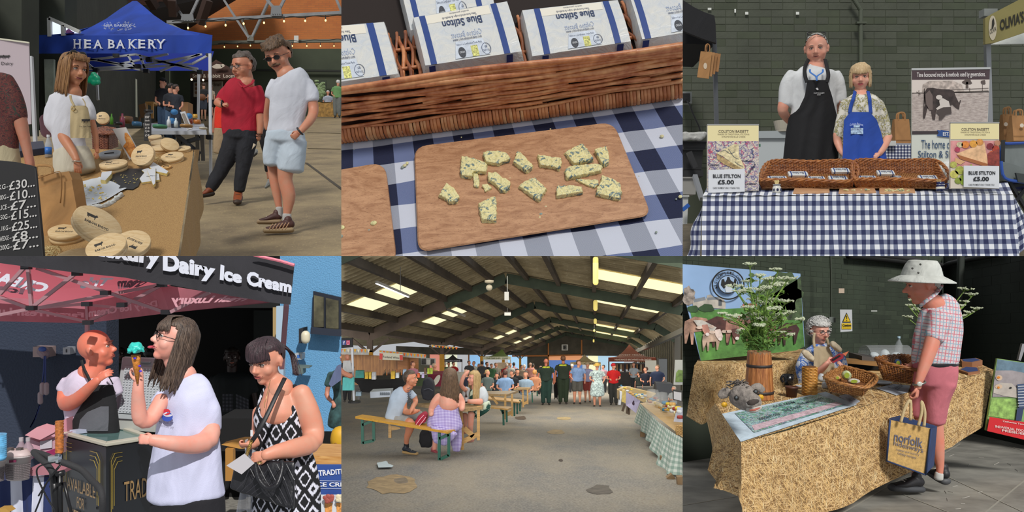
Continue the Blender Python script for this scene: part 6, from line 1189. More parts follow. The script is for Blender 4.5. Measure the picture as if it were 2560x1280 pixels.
root=tng('light_switch','small square white key switch on the dark wall','switch',W(166,885,6.35));M().psm(px(rect(157,869,175,886),6.3),(0,.08,0)).mk('plate',mt('a2a6ac',.5),root);flat(root,'key_mark',[rect(165,873,168,881)],6.3,mt('22252a',.5))
root=tng('extension_lead','blue cable with grey connectors hanging from the wall socket','cable',W(105,1000,6.3));m=M()
for d in(0,3):m.tube(smo(px([(111+d,890),(109+d*1.5,930),(105+d*3,962),(106+d*2,980),(100,1010),(88,1045),(76,1068)],6.2),4),.006,6)
m.mk('cord',mt('1c2f6a',.5),root)
for x,y in((106,972),(116,972),(101,995)):M().lmb(px([(x,y-10),(x,y+10)],6.15),.018,10).mk('connector',mt('8d7f84',.5),root)
# canopy
tr=N('pink_canopy');tr.col('e06f80').set(Roughness=.8);t_=tr.n('ShaderNodeBsdfTranslucent');t_.inputs[0].default_value=lin('ee8090');mx=tr.n('ShaderNodeMixShader');mx.inputs[0].default_value=.6;tr.l(tr.b.outputs[0],mx.inputs[1]);tr.l(t_.outputs[0],mx.inputs[2]);tr.l(mx.outputs[0],tr.t.nodes['Material Output'].inputs[0]);pk=tr.m
root=tng('ice_cream_gazebo','ice cream gazebo with black lettered front valance and pink lining','gazebo',W(300,760,5));ve=[(-30,654),(62,666),(195,682),(312,694),(400,711),(425,712),(525,731),(675,756),(726,762)]
m=M();vb=[W(x,y,4.55)for i,(x,y)in enu(ve)];vt=[W(x*1.0+8,max(560,480+(x-600)*1.35 if x>640 else 560),4.6)for x,y in ve];vt[-1]=W(736,664,4.6);vt[-2]=W(688,650,4.6)
m.add(vb+vt,[(i,i+1,len(ve)+i+1,len(ve)+i)for i in range(len(ve)-1)]);m.mk('front_valance',clo('27262b',.5,7),root);M().tube(px([(600,627),(646,640),(700,652),(736,663)],4.55),.009,6).mk('pink_piping',mt('e07c8c',.7),root)
wh=mt('cdd0dc',.7)
for s_,c_,b_ in(('Luxury',[(232,598),(404,622),(398,676),(235,650)],.05),('Dairy',[(408,628),(540,662),(537,706),(408,690)],.055),('Ice',[(552,661),(607,680),(605,709),(550,700)],.055),('Cream',[(618,676),(731,704),(729,733),(617,713)],.055)):ptx(root,'lettering',s_,0,0,0,0,4.54,wh,-.004,b_,cns=c_)
m=M().sht(W(-60,640,4.7),W(440,700,4.7),W(218,757,5.9),W(-60,738,5.9));m.sht(W(440,700,4.7),W(450,708,4.75),W(400,716,5.5),W(218,757,5.9));m.mk('pink_roof',pk,root)
dp=mt('a8646f',.85,var=.08,sc=4);m=M().sht(*px([(-60,734),(216,756),(216,808),(-60,802)],5.95));m.sht(W(216,756,5.95),W(400,711,4.9),W(425,782,4.9),W(216,808,5.95));m.sht(W(400,711,4.9),W(680,755,4.6),W(672,757,4.6),W(425,782,4.9));m.mk('rear_valance',dp,root)
lp_=mt('c9929c',.8);k3=mt('6d4a56',.8)
for s_,c_,m_ in(('Farm Fresh Luxury',[(-70,762),(213,781),(213,797),(-70,792)],lp_),('Dairy Ice Cream',[(225,772),(396,750),(398,770),(226,798)],lp_),('Fresh Luxury',[(432,737),(640,740),(600,756),(432,768)],lp_)):ptx(root,'rear_lettering',s_,0,0,0,0,5.8 if c_[0][0]<100 else(5.0 if c_[0][0]<300 else 4.6),m_,-.02,.04,mirror=True,cns=c_)
for s_,c_,m_ in(('CREAM',[(-30,670),(135,712),(110,732),(-40,700)],wh),('Ice',[(0,708),(68,722),(62,736),(0,726)],k3),("Tr'e",[(205,692),(290,694),(270,712),(205,722)],wh),('cream',[(296,702),(385,698),(350,718),(300,722)],k3)):ptx(root,'roof_lettering',s_,0,0,0,0,4.8,m_,-.02,.05,mirror=True,cns=c_)
pa=mt('a87f86',.45,.3);jt=mt('17151a',.5)
for a,b,Z_ in(((70,668),(79,765),4.8),((190,683),(85,765),4.8),((88,771),(402,712),4.9),((92,670),(412,780),4.85),((0,743),(70,769),4.9),((90,775),(215,803),5.4),((0,787),(70,773),4.9),((217,760),(219,806),5.8),((222,762),(405,778),5.5),((305,763),(226,801),5.6),((427,780),(524,731),4.7),((0,735),(62,668),4.8),((90,770),(210,760),5.4),((400,715),(312,762),4.9)):M().beam(W(*a,Z_-.08),W(*b,Z_-.08),.018).mk('strut',pa,root)
for x,y in((79,770),(217,760),(220,806),(264,732),(305,762),(415,780),(66,668),(193,684),(405,712)):M().box(UF(W(x,y,4.65)),-.022,.022,-.02,.02,-.012,.012).mk('joint',jt,root)
M().beam(W(218,808,5.5),W(218,900,5.5),.022).mk('leg',pa,root);M().beam(W(716,762,4.7),W(704,920,4.9),.026).mk('leg',mt('8d6670',.45,.3),root)
# people in the dark hall behind, skin and clothes darkened for its shade
mini('man in a teal shirt standing in the dark doorway',580,868,1240,8.7,'0a1214','0a0a0c','1a1410',0,'2c1c18',1.2,cut=.8,group='people in the dark doorway');mini('bearded man deep in the dark doorway behind the freezer lid',300,868,1100,8.2,'1c201c','101010','1a120e',0,'2c1c18',cut=.5,group='people in the dark doorway');mini('bald person far back in the dark doorway beside the girl',372,868,1100,8.3,'2a2824','101010','0c0c0c',180,'2c1c18',cut=.4,group='people in the dark doorway')
m=M().grid(lambda u,v:W(556+u*9,985+v*9,8.2),4,6,(0,3),(0,5));m.grid(lambda u,v:W(590+u*9,985+v*9+u*4,8.1),4,6,(0,3.5),(0,5));m.mk('gingham_cloth',ggm('40424a','20242e','0c0f18'),None,label='dim gingham tablecloth inside the dark doorway',cat='tablecloth')  # gingham colours darkened to stand in for the doorway shade
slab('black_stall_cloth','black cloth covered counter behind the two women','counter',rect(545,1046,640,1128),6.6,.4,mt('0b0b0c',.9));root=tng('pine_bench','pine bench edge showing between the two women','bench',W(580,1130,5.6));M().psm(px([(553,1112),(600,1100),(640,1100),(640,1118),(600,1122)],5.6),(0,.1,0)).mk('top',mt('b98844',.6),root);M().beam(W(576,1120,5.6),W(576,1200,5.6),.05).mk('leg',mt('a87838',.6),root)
# right edge
f=mini('woman in a teal patterned dress cut off at the right edge of the yard',868,868,1190,6.0,'4d8a8a','1c3434','8d6a5a',-60,'b98470',1.2,arm=(.5,.5),dress=True,slim=True,tm=mt('2c4444',.9,var=.5,sc=12));
slab('blue_cardigan','slate blue cardigan sleeve of the woman at the right edge','cardigan',[(853,912),(842,915),(832,935),(822,960),(828,968),(853,950)],5.8,.06,clo('5a6484',.5))
m=M().lmb([W(850,1088,5.6),W(848,1100,5.6)],.06,12);r_=m.mk('yellow_bag',mt('c99a20',.6),None,True,label='mustard yellow bag with tassel at the right edge',cat='bag');M().lmb([W(840,1110,5.55),W(841,1125,5.55)],.012,8).mk('tassel',mt('8a6020',.8),r_)
root=tng('wooden_bench','honey coloured wooden bench behind the ice cream sign','bench',W(825,1165,4.6));M().psm(px([(700,1136),(860,1142),(860,1162),(700,1158)],4.7),(0,.3,0)).mk('seat',wdm('b07a3c','d0a060'),root)
root=tng('ice_cream_sign','blue traditional ice cream sign with pictures of cones, right edge','sign',W(830,1290,4.4));M().psm(px(rect(790,1163,880,1300),4.5),(0,.02,0)).mk('board',mt('2b4a90',.5),root);flat(root,'white_panel',[rect(790,1236,880,1300)],4.5,mt('c9ccd2',.5));lt=mt('d6d9e2',.6)
ptx(root,'lettering','TRADITIONAL',0,0,0,0,4.5,lt,-.006,.03,cns=[(796,1175),(900,1168),(900,1180),(798,1190)]);ptx(root,'lettering','ICE CREAM',788,1205,890,1216,4.5,lt,-.006,.03);line(root,'rule',[[(796,1201),(880,1203)],[(796,1221),(880,1222)]],4.5,lt,1.2)
for x,cc in((822,'9a4a40'),(851,'d6c9a8')):
 m=M()
 for q in range(9):m.ell(W(x+ru(-9,9),1248+ru(-8,6),4.46),(.014,.006,.012))
 m.mk('printed_scoop',mt(cc,.6),root);flat(root,'printed_cone',[[(x-10,1256),(x+10,1256),(x+7,1300),(x-7,1300)]],4.5,mt('c98a48',.6,var=.2,sc=90),-.008)
 # table at the left
n=N('stripe_cloth');n.set(Roughness=.9);s_=n.sep(n.coord('UV'));n.col(n.mix(n.math('GREATER_THAN',n.math('FRACT',s_[0]),.5),'b9bccb','1d2a55'));n.bump(n.noise(n.coord(),8,2),.3,.03)
m=M().grid(lambda u,v:W(-30+u*56,1205-u*5+(1300-1205)*v,4.35)+A((0,.02*sin(u*9)*v,0)),40,4,(-.3,3.35),(0,1));m.grid(lambda u,v:W(-30+u*56+v*6,1205-u*5-22*v,4.35+.5*v),20,2,(-.3,3.3),(0,1));m.mk('striped_tablecloth',n.m,None,True,label='navy and white striped tablecloth at the left of the freezer',cat='tablecloth')
def ptub(lb,x0,y0,x1,y1,Z):
 root=tng('lattice_tub',lb,'basket',W((x0+x1)/2,y1,Z),'pale lattice tubs');u=Z/F;w=(x1-x0)/2*u;h=(y1-y0)*u;fr=UF(W((x0+x1)/2,y1,Z));g=mt('b0a8a6',.5)
 M().lth(fr,[(0,0),(w*.86,0),(w,h),(w*1.04,h),(w*1.04,h*.94),(w*.98,h*.94)],28,1,.7).mk('tub',g,root,True);m=M()
 for i in range(9):
  for j in range(26):a=pi*(1+j/25);r_=w*(.88+.012*i)*1.01;m.ell(fr(r_*cos(a),r_*.7*sin(a),h*(.08+.072*i)),(.0035,.002,.0035),nu=5,nv=3)
 m.mk('lattice_holes',mt('6d6466',.8),root,kind='stuff');M().psm([fr(-w*.25,-w*.74,h*.78),fr(w*.3,-w*.74,h*.8),fr(w*.3,-w*.74,h*.9),fr(-w*.25,-w*.74,h*.88)],(0,-.003,0)).mk('handle_slot',mt('6a2040',.7),root);M().lth(fr.at(0,0,h),[(0,.02),(w*.7,.03),(w*1.05,.004),(w*1.05,0)],24,1,.7).mk('lid',mt('b8a6a4',.5),root,True)
 for dx in(-.5,.25):M().box(fr.at(w*dx,-w*.2,h),-.012,.012,-.012,.012,0,.04).mk('lid_catch',mt('55504e',.5),root)
ptub('pale lattice storage tub with two catches on the striped cloth',14,1138,76,1198,4.25);ptub('second lattice tub cut off by the left edge',-50,1150,12,1202,4.15)
m=M()
for k in range(12):m.lth(UF(W(-6,1150-k*5,4.05)),[(.034,0),(.04,.018),(.036,.018)],16)
m.mk('paper_cups',mt('5a9ac0',.5,var=.2,sc=30),None,True,label='tall stack of blue patterned paper cups at the left edge',cat='cups',kind='stuff')
root=tng('cone_box','open pink and white cardboard box of cones on the striped table','box',W(110,1150,4.6));M().psm(px([(66,1095),(98,1106),(140,1094),(140,1140),(100,1148),(68,1136)],4.6),(0,.2,0)).mk('box',mt('b9909c',.7),root);M().psm(px([(62,1088),(92,1068),(138,1080),(100,1100)],4.55),(0,.1,0)).mk('flap',mt('c98f98',.7),root);flat(root,'magenta_band',[[(84,1128),(100,1134),(141,1120),(141,1140),(100,1150),(84,1142)]],4.6,mt('8a2050',.6),-.01);flat(root,'label',[[(103,1102),(133,1098),(133,1118),(103,1122)]],4.6,mt('b8b4bc',.7),-.012)
slab('pink_carton','upright pink carton behind the stack of cones','box',[(136,1062),(166,1046),(168,1090),(138,1092)],4.8,.1,mt('b67c88',.7));slab('flat_box','pink and red flat carton on the striped table','box',[(74,1170),(125,1164),(157,1175),(157,1184),(76,1190)],4.3,.1,mt('a06a74',.6))
for x,lb in((53,'clear plastic bottle behind the lattice tub'),(70,'second clear plastic bottle nearer the cone box')):r_=tng('squeeze_bottle',lb,'bottle',W(x,1148,4.5));M().lth(UF(W(x,1148,4.5)),[(0,0),(.024,0),(.026,.06),(.01,.09),(.01,.10)],14).mk('bottle',glass('b09aa4',.6),r_,True);M().lth(UF(W(x,1103,4.5)),[(.011,0),(.011,.02),(0,.02)],10).mk('cap',mt('a8a0a4',.5),r_)
m=M()
for k in range(22):m.lth(UF(W(148+(k%2),1134-k*3.6,4.4)),[(.016,0),(.021,.013),(.019,.013)],14)
m.mk('cone_stack',mt('9a5c28',.7,var=.3,sc=60),None,True,label='tall stack of brown waffle cones beside the freezer',cat='cones',kind='stuff')
slab('wood_block','corner of a pale wooden block at the lower left edge','wood',[(-5,1272),(14,1271),(24,1280),(-5,1290)],3.9,.05,mt('a8823c',.6))
# freezer
bl=mt('12161c',.35);root=tng('freezer_cart','black and gold ice cream freezer cart with open glazed top','freezer',W(280,1290,4.5));A0,A1,A2=(157,1092,4.75),(265,1118,4.35),(385,1100,4.7)
q=[W(*A0),W(*A1),W(*A2),W(280,1074,5.1)];dn=A((0,0,-.75));M().hexa([p+dn for p in q],q).mk('cabinet',bl,root)
m=M();tp=[A((0,0,.03))];outer=[W(155,1088,4.78),W(264,1117,4.33),W(388,1098,4.7),W(302,1070,5.15)];cen=sum(outer)/4;inner=[cen+(p-cen)*.78 for p in outer]
for i in range(4):j=(i+1)%4;m.hexa([outer[i],outer[j],inner[j],inner[i]],[p+A((0,0,.018))for p in(outer[i],outer[j],inner[j],inner[i])])
m.mk('rim',mt('c4c0ae',.4),root,bevel=.004);M().psm([cen+(p-cen)*.8 for p in outer],(0,0,.006)).mk('glass_top',mt('6d9490',.1,Alpha=.8),root);M().beam(inner[0]+A((0,0,.02)),inner[3]+A((0,0,.02)),.05,.02).mk('sliding_rail',mt('b4b8cc',.4),root)
lid_=[W(305,893,5.2),W(420,898,5.2),W(412,1055,5.0),W(283,1046,5.0)];M().psm(lid_,(0,.04,0)).mk('lid',mt('8f9496',.35),root,bevel=.006);LB=bil(*lid_,off=(0,-.012,0));M().sht(LB(.10,.86),LB(.93,.86),LB(.93,.1),LB(.10,.1),th=(0,.006,0)).mk('lid_liner',mt('9aa0a4',.3),root);m=M()
for i in range(17):
 for j in range(13):p=LB(.14+.76*j/12,.14+.68*i/16);m.ell(p+A((0,-.006,0)),(.0055,.006,.007),nu=6,nv=4)
m.mk('dimples',mt('b0b4b8',.3),root,kind='stuff');M().lmb([LB(.45,.94),LB(.62,.94)],.008,8).mk('lock',mt('8a8d90',.4),root);M().beam(W(300,1058,5.05),W(400,1066,5.0),.09,.05).mk('hinge_bar',mt('a8aaa4',.4),root)
gd=mt('b08d5c',.4,.3);gd2=mt('b8a04c',.35,.6);LF=bil(q[0],q[1],q[1]+dn,q[0]+dn,off=(-.005,-.006,0));RF=bil(q[1],q[2],q[2]+dn,q[1]+dn,off=(.003,-.006,0))
for s_,b_,fn in(('AVAILABLE',(.14,.80,.63,.72),LF),('FOR',(.38,.55,.52,.60),LF),('WEDDINGS',(.16,.82,.38,.50),LF),('& EVENTS',(.2,.8,.25,.36),LF),('TRADITIONAL',(.36,1.6,.60,.74),RF),('ICE CREAM',(.25,1.5,.16,.42),RF)):m=M();text(m,s_,sub(fn,*b_),.0);m.mk('lettering',gd,root)
m=M()
for k in range(3):
 d=.03*k
 for fn,s_ in((LF,1),(RF,-1)):
  X=(lambda a:1-a)if s_==1 else(lambda a:a)
  m.tube([fn(X(.10+d),.55+.02*k),fn(X(.10+d),.90-d),fn(X(.17+d),.95-d),fn(X(.32),.95-d)],.0018,4)
 m.tube([LF(.06+d,.6),LF(.06+d,.97-d),LF(.25,.97-d)],.0016,4);m.tube([LF(.08+d,.3),LF(.08+d,.12+d),LF(.25,.12+d)],.0016,4)
m.mk('gold_lines',gd2,root)
# vendor
f=Fig('bald vendor in a white T shirt and black apron behind the freezer',235,1290,4.95,'d07a62')
f.head(242,872,98,yaw=72,pitch=-4,eyes=True,brow='8a5040',lips='9a4a40',neck=(228,935,34),fat=1.0,smile=True,jaw=1.0)
vt_=clo('c4b9cc',.6,6);f.lmb([(230,930,30),(226,946,56),(222,975,66),(225,1030,62),(232,1090,64),(236,1200,64)],'t_shirt',.6,vt_,disp=(.008,8,.6));f.lmb([(175,955,24),(163,978,24)],'t_shirt');f.lmb([(278,950,20),(290,985,20)],'t_shirt')
f.lmb([(166,975,21),(164,1008,20,-.05),(190,1000,17,-.14),(225,968,13,-.2),(244,950,10.5,-.22)]);f.hand(243,951,-38,50,roll=20,curl=.35,side=-1,dz=-.22)
fm=wmp(f,232,ip((930,66),(1000,66),(1100,70)),.64,.02);wrp(f,'apron',[(962,244,282),(980,228,288),(1010,205,292),(1040,186,296),(1075,172,298),(1140,166,300)],fm,clo('17171a',.5,6),label='black bib apron',nx=20);wrp(f,'lit_apron_pocket',[(1016,252,272),(1030,218,272),(1050,200,272),(1078,195,270)],fm,clo('55565c',.5,9),e=.006)  # pocket painted lighter grey for the light falling on the black apron
for a in(((204,900),(210,922),(222,946),(232,972)),((264,930),(274,945),(282,960))):f.kid('apron_strap',M().tube(smo([fm(x,y,.006)for x,y in a],4),.009,6,.4),mt('141416',.7))
f.done()
# girl with the cone
f=Fig('young woman with long brown hair licking a turquoise ice cream cone',465,1300,4.2,'d9a090',vox=.009)
f.head(436,850,116,yaw=-78,pitch=-12,fem=True,hair='cap',hc='2c211c',hc2='6d5a4c',hl=.24,nape=-.3,thick=.05,side=.1,brow='3a2820',lips='b85a60',glasses='clear',neck=(462,940,30))
f.frg(.13,70,0,r=.02,spread=.3,jit=.03);f.ctn(-1.0,75,300,260,0,.37,.44,.026,1.06,zf=-1.0,mid=.1,jit=.12)
tw=clo('c2c4de',.6,5);f.lmb([(470,945,38),(472,962,54),(472,985,66),(472,1010,72),(470,1060,76),(466,1120,84),(464,1180,92),(466,1240,98)],'t_shirt',.6,tw,disp=(.010,7,.6));f.lmb([(502,990,28),(520,1025,34),(522,1072,35)],'t_shirt',.8);f.lmb([(410,985,20),(396,1010,22)],'t_shirt')
f.lmb([(522,1060,27),(520,1098,27,-.06),(480,1112,23,-.14),(430,1108,19,-.22),(380,1100,14,-.26)]);f.hand(382,1101,186,60,roll=-15,curl=.75,side=1,dz=-.27)
f.lmb([(405,1000,20,-.05),(378,1045,20,-.12),(352,1050,19,-.16),(346,1010,17,-.18),(345,975,14,-.2),(347,950,12,-.2)]);f.hand(350,955,262,62,roll=-60,curl=.85,side=-1,dz=-.2)
f.lmb([(470,1240,92),(470,1310,95)],'leggings',.6,clo('15141a',.4));fm=wmp(f,468,ip((950,70),(1100,80),(1250,98)),.62,.03)
for c_,x,y,rx,ry in(('3a5ab8',418,1042,14,12),('d6d6e2',420,1036,12,6),('c83040',416,1030,10,8)):f.kid('shirt_badge',M().add([fm(x+rx*cos(t),y+ry*sin(t),.006)for t in lsp(0,6.28,17)[:-1]],[tuple(range(16))]),mt(c_,.6))
m=M();text(m,'Michael Jay',lambda u,v:fm(398+36*u,1062-10*v,.002),0,1);f.kid('shirt_script',m,mt('4a4a70',.7))
for x,y in((340,896),(352,915),(354,928)):f.kid('purple_nail',M().ell(f.w((x-3,y,-.26)),(.007,.004,.005)),mt('4a2ac0',.2))
f.kid('tongue',M().ell(f.hf(0,.42,-.262),(.014,.02,.007)),mt('b84a58',.4));f.done()
root=tng('ice_cream_cone','turquoise ice cream scoop in a wafer cone held by the young woman','ice cream',W(342,900,3.95));co=M().lth(Fr(W(344,960,3.97),(1,0,0),(0,1,0),nrm((-.06,0,1))),[(.004,0),(.019,.11),(.021,.135),(.017,.135)],24);co.mk('cone',mt('b8742c',.7,var=.2,sc=120,bump=.5,bs=200),root,True);m=M().ell(W(340,869,3.95),(.032,.032,.026))
for k in range(16):m.ell(W(340,874,3.95)+A((.03*cos(k*.4*2),.03*sin(k*.4*2),ru(-.012,.004))),(.009,.009,.008))
remesh(m,.003,1,(.004,60,1)).mk('scoop',mt('2fc0b4',.4),root,True)
# woman with the handbag
f=Fig('dark haired woman in a black and white ikat dress holding a handbag',700,1300,4.0,'c99078',vox=.009)
f.head(664,902,112,yaw=-38,pitch=22,fem=True,hair='cap',hc='1e1418',hc2='4a343a',hl=.24,nape=-.12,thick=.045,side=-.02,brow='2a1c1a',lips='a85450',neck=(700,975,36),hn=.02)
f.frg(.10,90,.05,r=.024,spread=.3,jit=.02);f.strands([[(712,870,.05),(732,885,.1),(742,915,.1),(746,940,.08)],[(705,860,.05),(725,880,.1),(733,905,.1),(738,935,.08)]],90,3,.003,key='ponytail')
ik_=N('ikat');ik_.set(Roughness=.85);s_=ik_.sep(ik_.coord('Object',(15,15,9.5)));nz=ik_.math('MULTIPLY',ik_.math('SUBTRACT',ik_.noise(ik_.coord(scale=(90,90,3)),2,2),.5),.30)
def cell(ox,oz):
 a=ik_.math('ABSOLUTE',ik_.math('SUBTRACT',ik_.math('FRACT',ik_.math('ADD',s_[0],ox)),.5));b=ik_.math('ABSOLUTE',ik_.math('SUBTRACT',ik_.math('FRACT',ik_.math('ADD',ik_.math('ADD',s_[2],oz),nz)),.5));return ik_.math('ADD',a,ik_.math('MULTIPLY',b,1.0))
d1=cell(0,0);w=ik_.ramp(d1,[(.0,'0c0c10'),(.12,'0c0c10'),(.16,'d0d0dc'),(.29,'d0d0dc'),(.33,'0c0c10'),(.60,'0c0c10'),(.64,'d0d0dc'),(.70,'d0d0dc'),(.74,'0c0c10')]);ik_.col(w);ikm=ik_.m
f.lmb([(692,1012,56),(696,1032,64),(700,1070,64),(706,1120,66),(712,1160,78),(716,1220,86),(716,1300,88)],'dress',.62,ikm,disp=(.006,6,.4));f.lmb([(694,985,36),(696,1005,46),(697,1030,54)]);f.lmb([(732,1015,16),(738,980,9),(735,960,8)],'dress');f.lmb([(652,1020,12),(660,985,8),(674,962,7)],'dress')
f.lmb([(752,983,26),(768,1030,31),(782,1080,29),(776,1108,26,-.06),(730,1122,23,-.16),(690,1130,18,-.22),(664,1138,14,-.25)]);f.hand(670,1136,168,66,roll=-25,curl=.45,side=-1,dz=-.25);f.lmb([(650,1030,20,.1),(648,1080,20,.05),(636,1108,15,-.05),(622,1112,12,-.08)]);f.hand(624,1112,176,46,roll=40,curl=.9,side=-1,dz=-.1)
f.kid('bag_strap',M().tube(smo([f.w(q_)for q_ in((712,945,-.12),(690,990,-.2),(664,1045,-.26),(642,1085,-.28),(628,1105,-.26))],4),.010,8,.3,side=(0,1,0)),mt('18181c',.5));m=M()
for k in range(9):m.tube([f.w((628-k*1.5,1104+k*4.5,-.27))+A((.006*cos(a),0,.007*sin(a)))for a in lsp(0,6.28,9)[:-1]],.0018,5,closed=True)
f.kid('gold_chain',m,mt('b89a50',.25,.9));m=M().tube(smo([f.w(q_)for q_ in((676,950,-.1),(668,985,-.18),(661,1012,-.2),(662,1020,-.2))],4),.0015,5);f.kid('necklace',m,mt('c0a870',.3,.8));f.kid('ring',rings(M(),Fr(f.w((649,1157,-.3)),(1,0,0),(0,1,0),(0,0,1)),.011,.002,14),mt('c9b070',.2,.9))
m=M();text(m,'1',lambda u,v:f.w((626+6*u,1091-16*v,-.3)),.03);f.kid('strap_number',m,mt('c9c9cc',.6));f.done()
lb_=mt('15151a',.38,bump=.5,bs=30,bd=.006);root=tng('black_handbag','quilted black leather handbag carried by the woman in the ikat dress','handbag',W(655,1272,3.75));m=M().hexa([W(x,y,z)for x,y,z in((572,1222,3.72),(735,1276,3.7),(738,1262,3.95),(585,1215,3.95))],[W(x,y,z)for x,y,z in((588,1150,3.78),(738,1152,3.74),(736,1156,3.9),(596,1150,3.9))]);remesh(m,.008,6,(.004,14,1)).mk('body',lb_,root,True)
m=M()
for k in range(5):m.tube([W(620+k*24,1160,3.7),W(640+k*24,1200,3.68),W(690+k*14,1262-k*2,3.67)],.0016,4);m.tube([W(725-k*24,1160,3.7),W(690-k*20,1205,3.68),W(640-k*12,1240-k*4,3.68)],.0016,4)
m.mk('quilt_stitching',mt('2c2c32',.4),root);M().tube(smo([W(x,y,z)for x,y,z in((638,1158,3.7),(646,1195,3.66),(668,1220,3.64),(692,1212,3.64),(706,1170,3.68),(704,1152,3.7))],5),.010,10).mk('handle',lb_,root,True)
slab('paper_receipt','white folded paper slip held above the black handbag','paper',[(566,1164),(611,1134),(636,1158),(604,1186)],3.68,.002,mt('b4b0b4',.7));m=M().grid(lambda u,v:W(612-18*v+(u*(26+24*v)),1100+180*v,3.95)+A((0,.03*sin(u*12+v*4),0)),10,12);m.mk('carrier_bag',glass('c8cbd4',.55,.3),None,True,label='translucent white carrier bag hanging between the two women',cat='bag')
# bicycle in front
root=tng('bicycle','black racing bicycle handlebar and frame in front of the freezer','bicycle',W(170,1290,3.7));tp_=mt('2a2a2c',.8,bump=.5,bs=150);fm_=mt('101012',.35)
M().tube(smo([W(x,y,z)for x,y,z in((84,1130,3.75),(112,1138,3.72),(140,1150,3.7),(175,1162,3.7),(205,1176,3.7),(228,1200,3.66),(250,1222,3.6),(256,1250,3.58),(256,1285,3.6))],5),.014,10).mk('handlebar',tp_,root,True);M().tube(smo([W(x,y,z)for x,y,z in((84,1130,3.75),(95,1142,3.7),(118,1162,3.66),(134,1184,3.66))],5),.013,10).mk('drop_grip',tp_,root,True)
for a,b,w in(((134,1180),(142,1290),.03),((150,1178),(150,1290),.02),((130,1188),(160,1182),.022),((160,1205),(180,1290),.012),((125,1216),(150,1214),.012),((242,1270),(262,1266),.012)):M().tube([W(*a,3.72),W(*b,3.72)],w*.6,10).mk('frame_tube',fm_,root,True)
m=M()
for P_ in([(138,1155),(100,1165),(92,1185),(110,1230),(140,1280)],[(150,1165),(115,1210),(100,1250),(86,1285)],[(152,1160),(128,1190),(96,1240)]):m.tube(smo(px(P_,3.62),5),.0035,6)
m.mk('brake_cables',fm_,root,True);M().box(UF(W(136,1147,3.68)),-.02,.024,-.015,.015,-.014,.014).mk('silver_clamp',mt('b4bcc0',.2,.7),root);M().ell(W(145,1138,3.68),(.014,.01,.008)).mk('bell_lever',mt('5a6064',.3,.6),root)
finish('ice',x1=853.33,top=True)
# ================================================================ PICTURE bottom middle: the long market hall
G5=Plane(905,1010,32);VX,VY,Z1=1490,905,25.
S=lambda d,Z:W(VX+d[0]*Z1/Z,VY+d[1]*Z1/Z,Z)
SE,SR,SA,SB,SC_,SD,SG=A((-1700.,-120)),A((-1050.,-185)),A((-565.,-85)),A((-225.,-228)),A((216.,-148)),A((297.,-99)),A((297.,134))
sh_=N('mossy_sheeting');sh_.set(Roughness=.9);f1=sh_.noise(sh_.coord(),1.3,5,.7);f2=sh_.noise(sh_.coord(),12,2);c=sh_.mix(sh_.ramp(f1,[(.3,0),(.7,1.)]),'857a60','b8ab8c');sh_.col(sh_.mix(sh_.ramp(f2,[(.62,0),(.7,.5)]),c,'cfc6ad'))
def roof(name,a,b,z0=7.5,z1=75,n=6,lb=None):
 nz=int((z1-z0)/.0875);k=nrm(np.cross(S(b,20)-S(a,20),S(a,30)-S(a,20)));k=k if k[2]>0 else-k
 M().grid(lambda u,v:S(a*(1-u)+b*u,z0+(z1-z0)*v)+k*.045*sin((z0+(z1-z0)*v)*2*pi/.35),n,nz).mk(name,sh_.m,kind='structure')
 return k
roof('roof_left',SA,SB);roof('roof_right',SB,SC_);roof('roof_right_eave',SC_,SD);roof('roof_far_bay',SR,SA);roof('roof_far_bay',SE,SR)
sk5=emit('fff2b8',1.15);sk6=emit('f2efc4',1.0)
for i,(zz,L,R_)in enu(((12.2,0,1),(20.6,1,1),(29,1,1),(38.6,1,1),(48.5,1,1),(60,1,1))):
 for a,b,t0,t1,ok in((SA,SB,.23,.517,L),(SB,SC_,.51,.93,R_),(SR,SA,.35,.7,1)):
  if ok:
   for j in(0,1):u0=t0+(t1-t0)*(j*.51);u1=u0+(t1-t0)*.49;M().sht(*[S(a*(1-u)+b*u,z)+A((0,0,-.07))for u,z in((u0,zz-1.1),(u1,zz-1.1),(u1,zz+1.2),(u0,zz+1.2))],nu=1,nv=1).mk('skylight_panel',sk5 if a is SB else sk6,kind='structure')
bn=mt('5d5046',.8,var=.15,sc=2);gn=mt('3f4a3c',.8,var=.15,sc=2);yl=mt('c08a1c',.6,var=.12,sc=3);root=tng('roof_frame','steel roof purlins and rafters of the long hall','frame',S(SB,25),kind='structure')
for a,b,ts in((SA,SB,(.02,.2,.38,.56,.74,.9)),(SB,SC_,(.12,.3,.5,.72,.95)),(SR,SA,(.1,.35,.6,.85))):
 for t in ts:M().beam(S(a*(1-t)+b*t,7.5)+A((0,0,-.1)),S(a*(1-t)+b*t,75)+A((0,0,-.1)),.11,.16).mk('purlin',mt('4a4136',.85,var=.2,sc=1),root)
for z in(14.2,25,36.7,49.5,61,74.5):
 o=A((0,0,-.22));
 for a,b,m_ in((SA,SA*.45+SB*.55,bn),(SA*.45+SB*.55,SB,gn),(SB,SC_,gn),(SC_,SD,gn),(SR,SA,bn)):M().beam(S(a,z)+o,S(b,z)+o,.18,.30).mk('rafter',m_,root)
 if z>20:
  M().beam(S(SA,z)+o,S(SA,z)+A((0,0,-.7)),.16).mk('column_head',bn,root);M().beam(S(SA,z)+A((0,0,-.65)),W(VX-565*Z1/z,948,z),.16 if z<30 else.2).mk('column',yl,root);M().beam(S(SD,z),S(SG,z),.25).mk('column',mt('5d5a52',.8),root)
  for s_ in(-1,1):M().beam(S(SA,z)+A((0,0,-.75)),S(SA,z)+A((s_*.55,0,-.3 if s_>0 else-.3)),.07).mk('brace',bn,root)
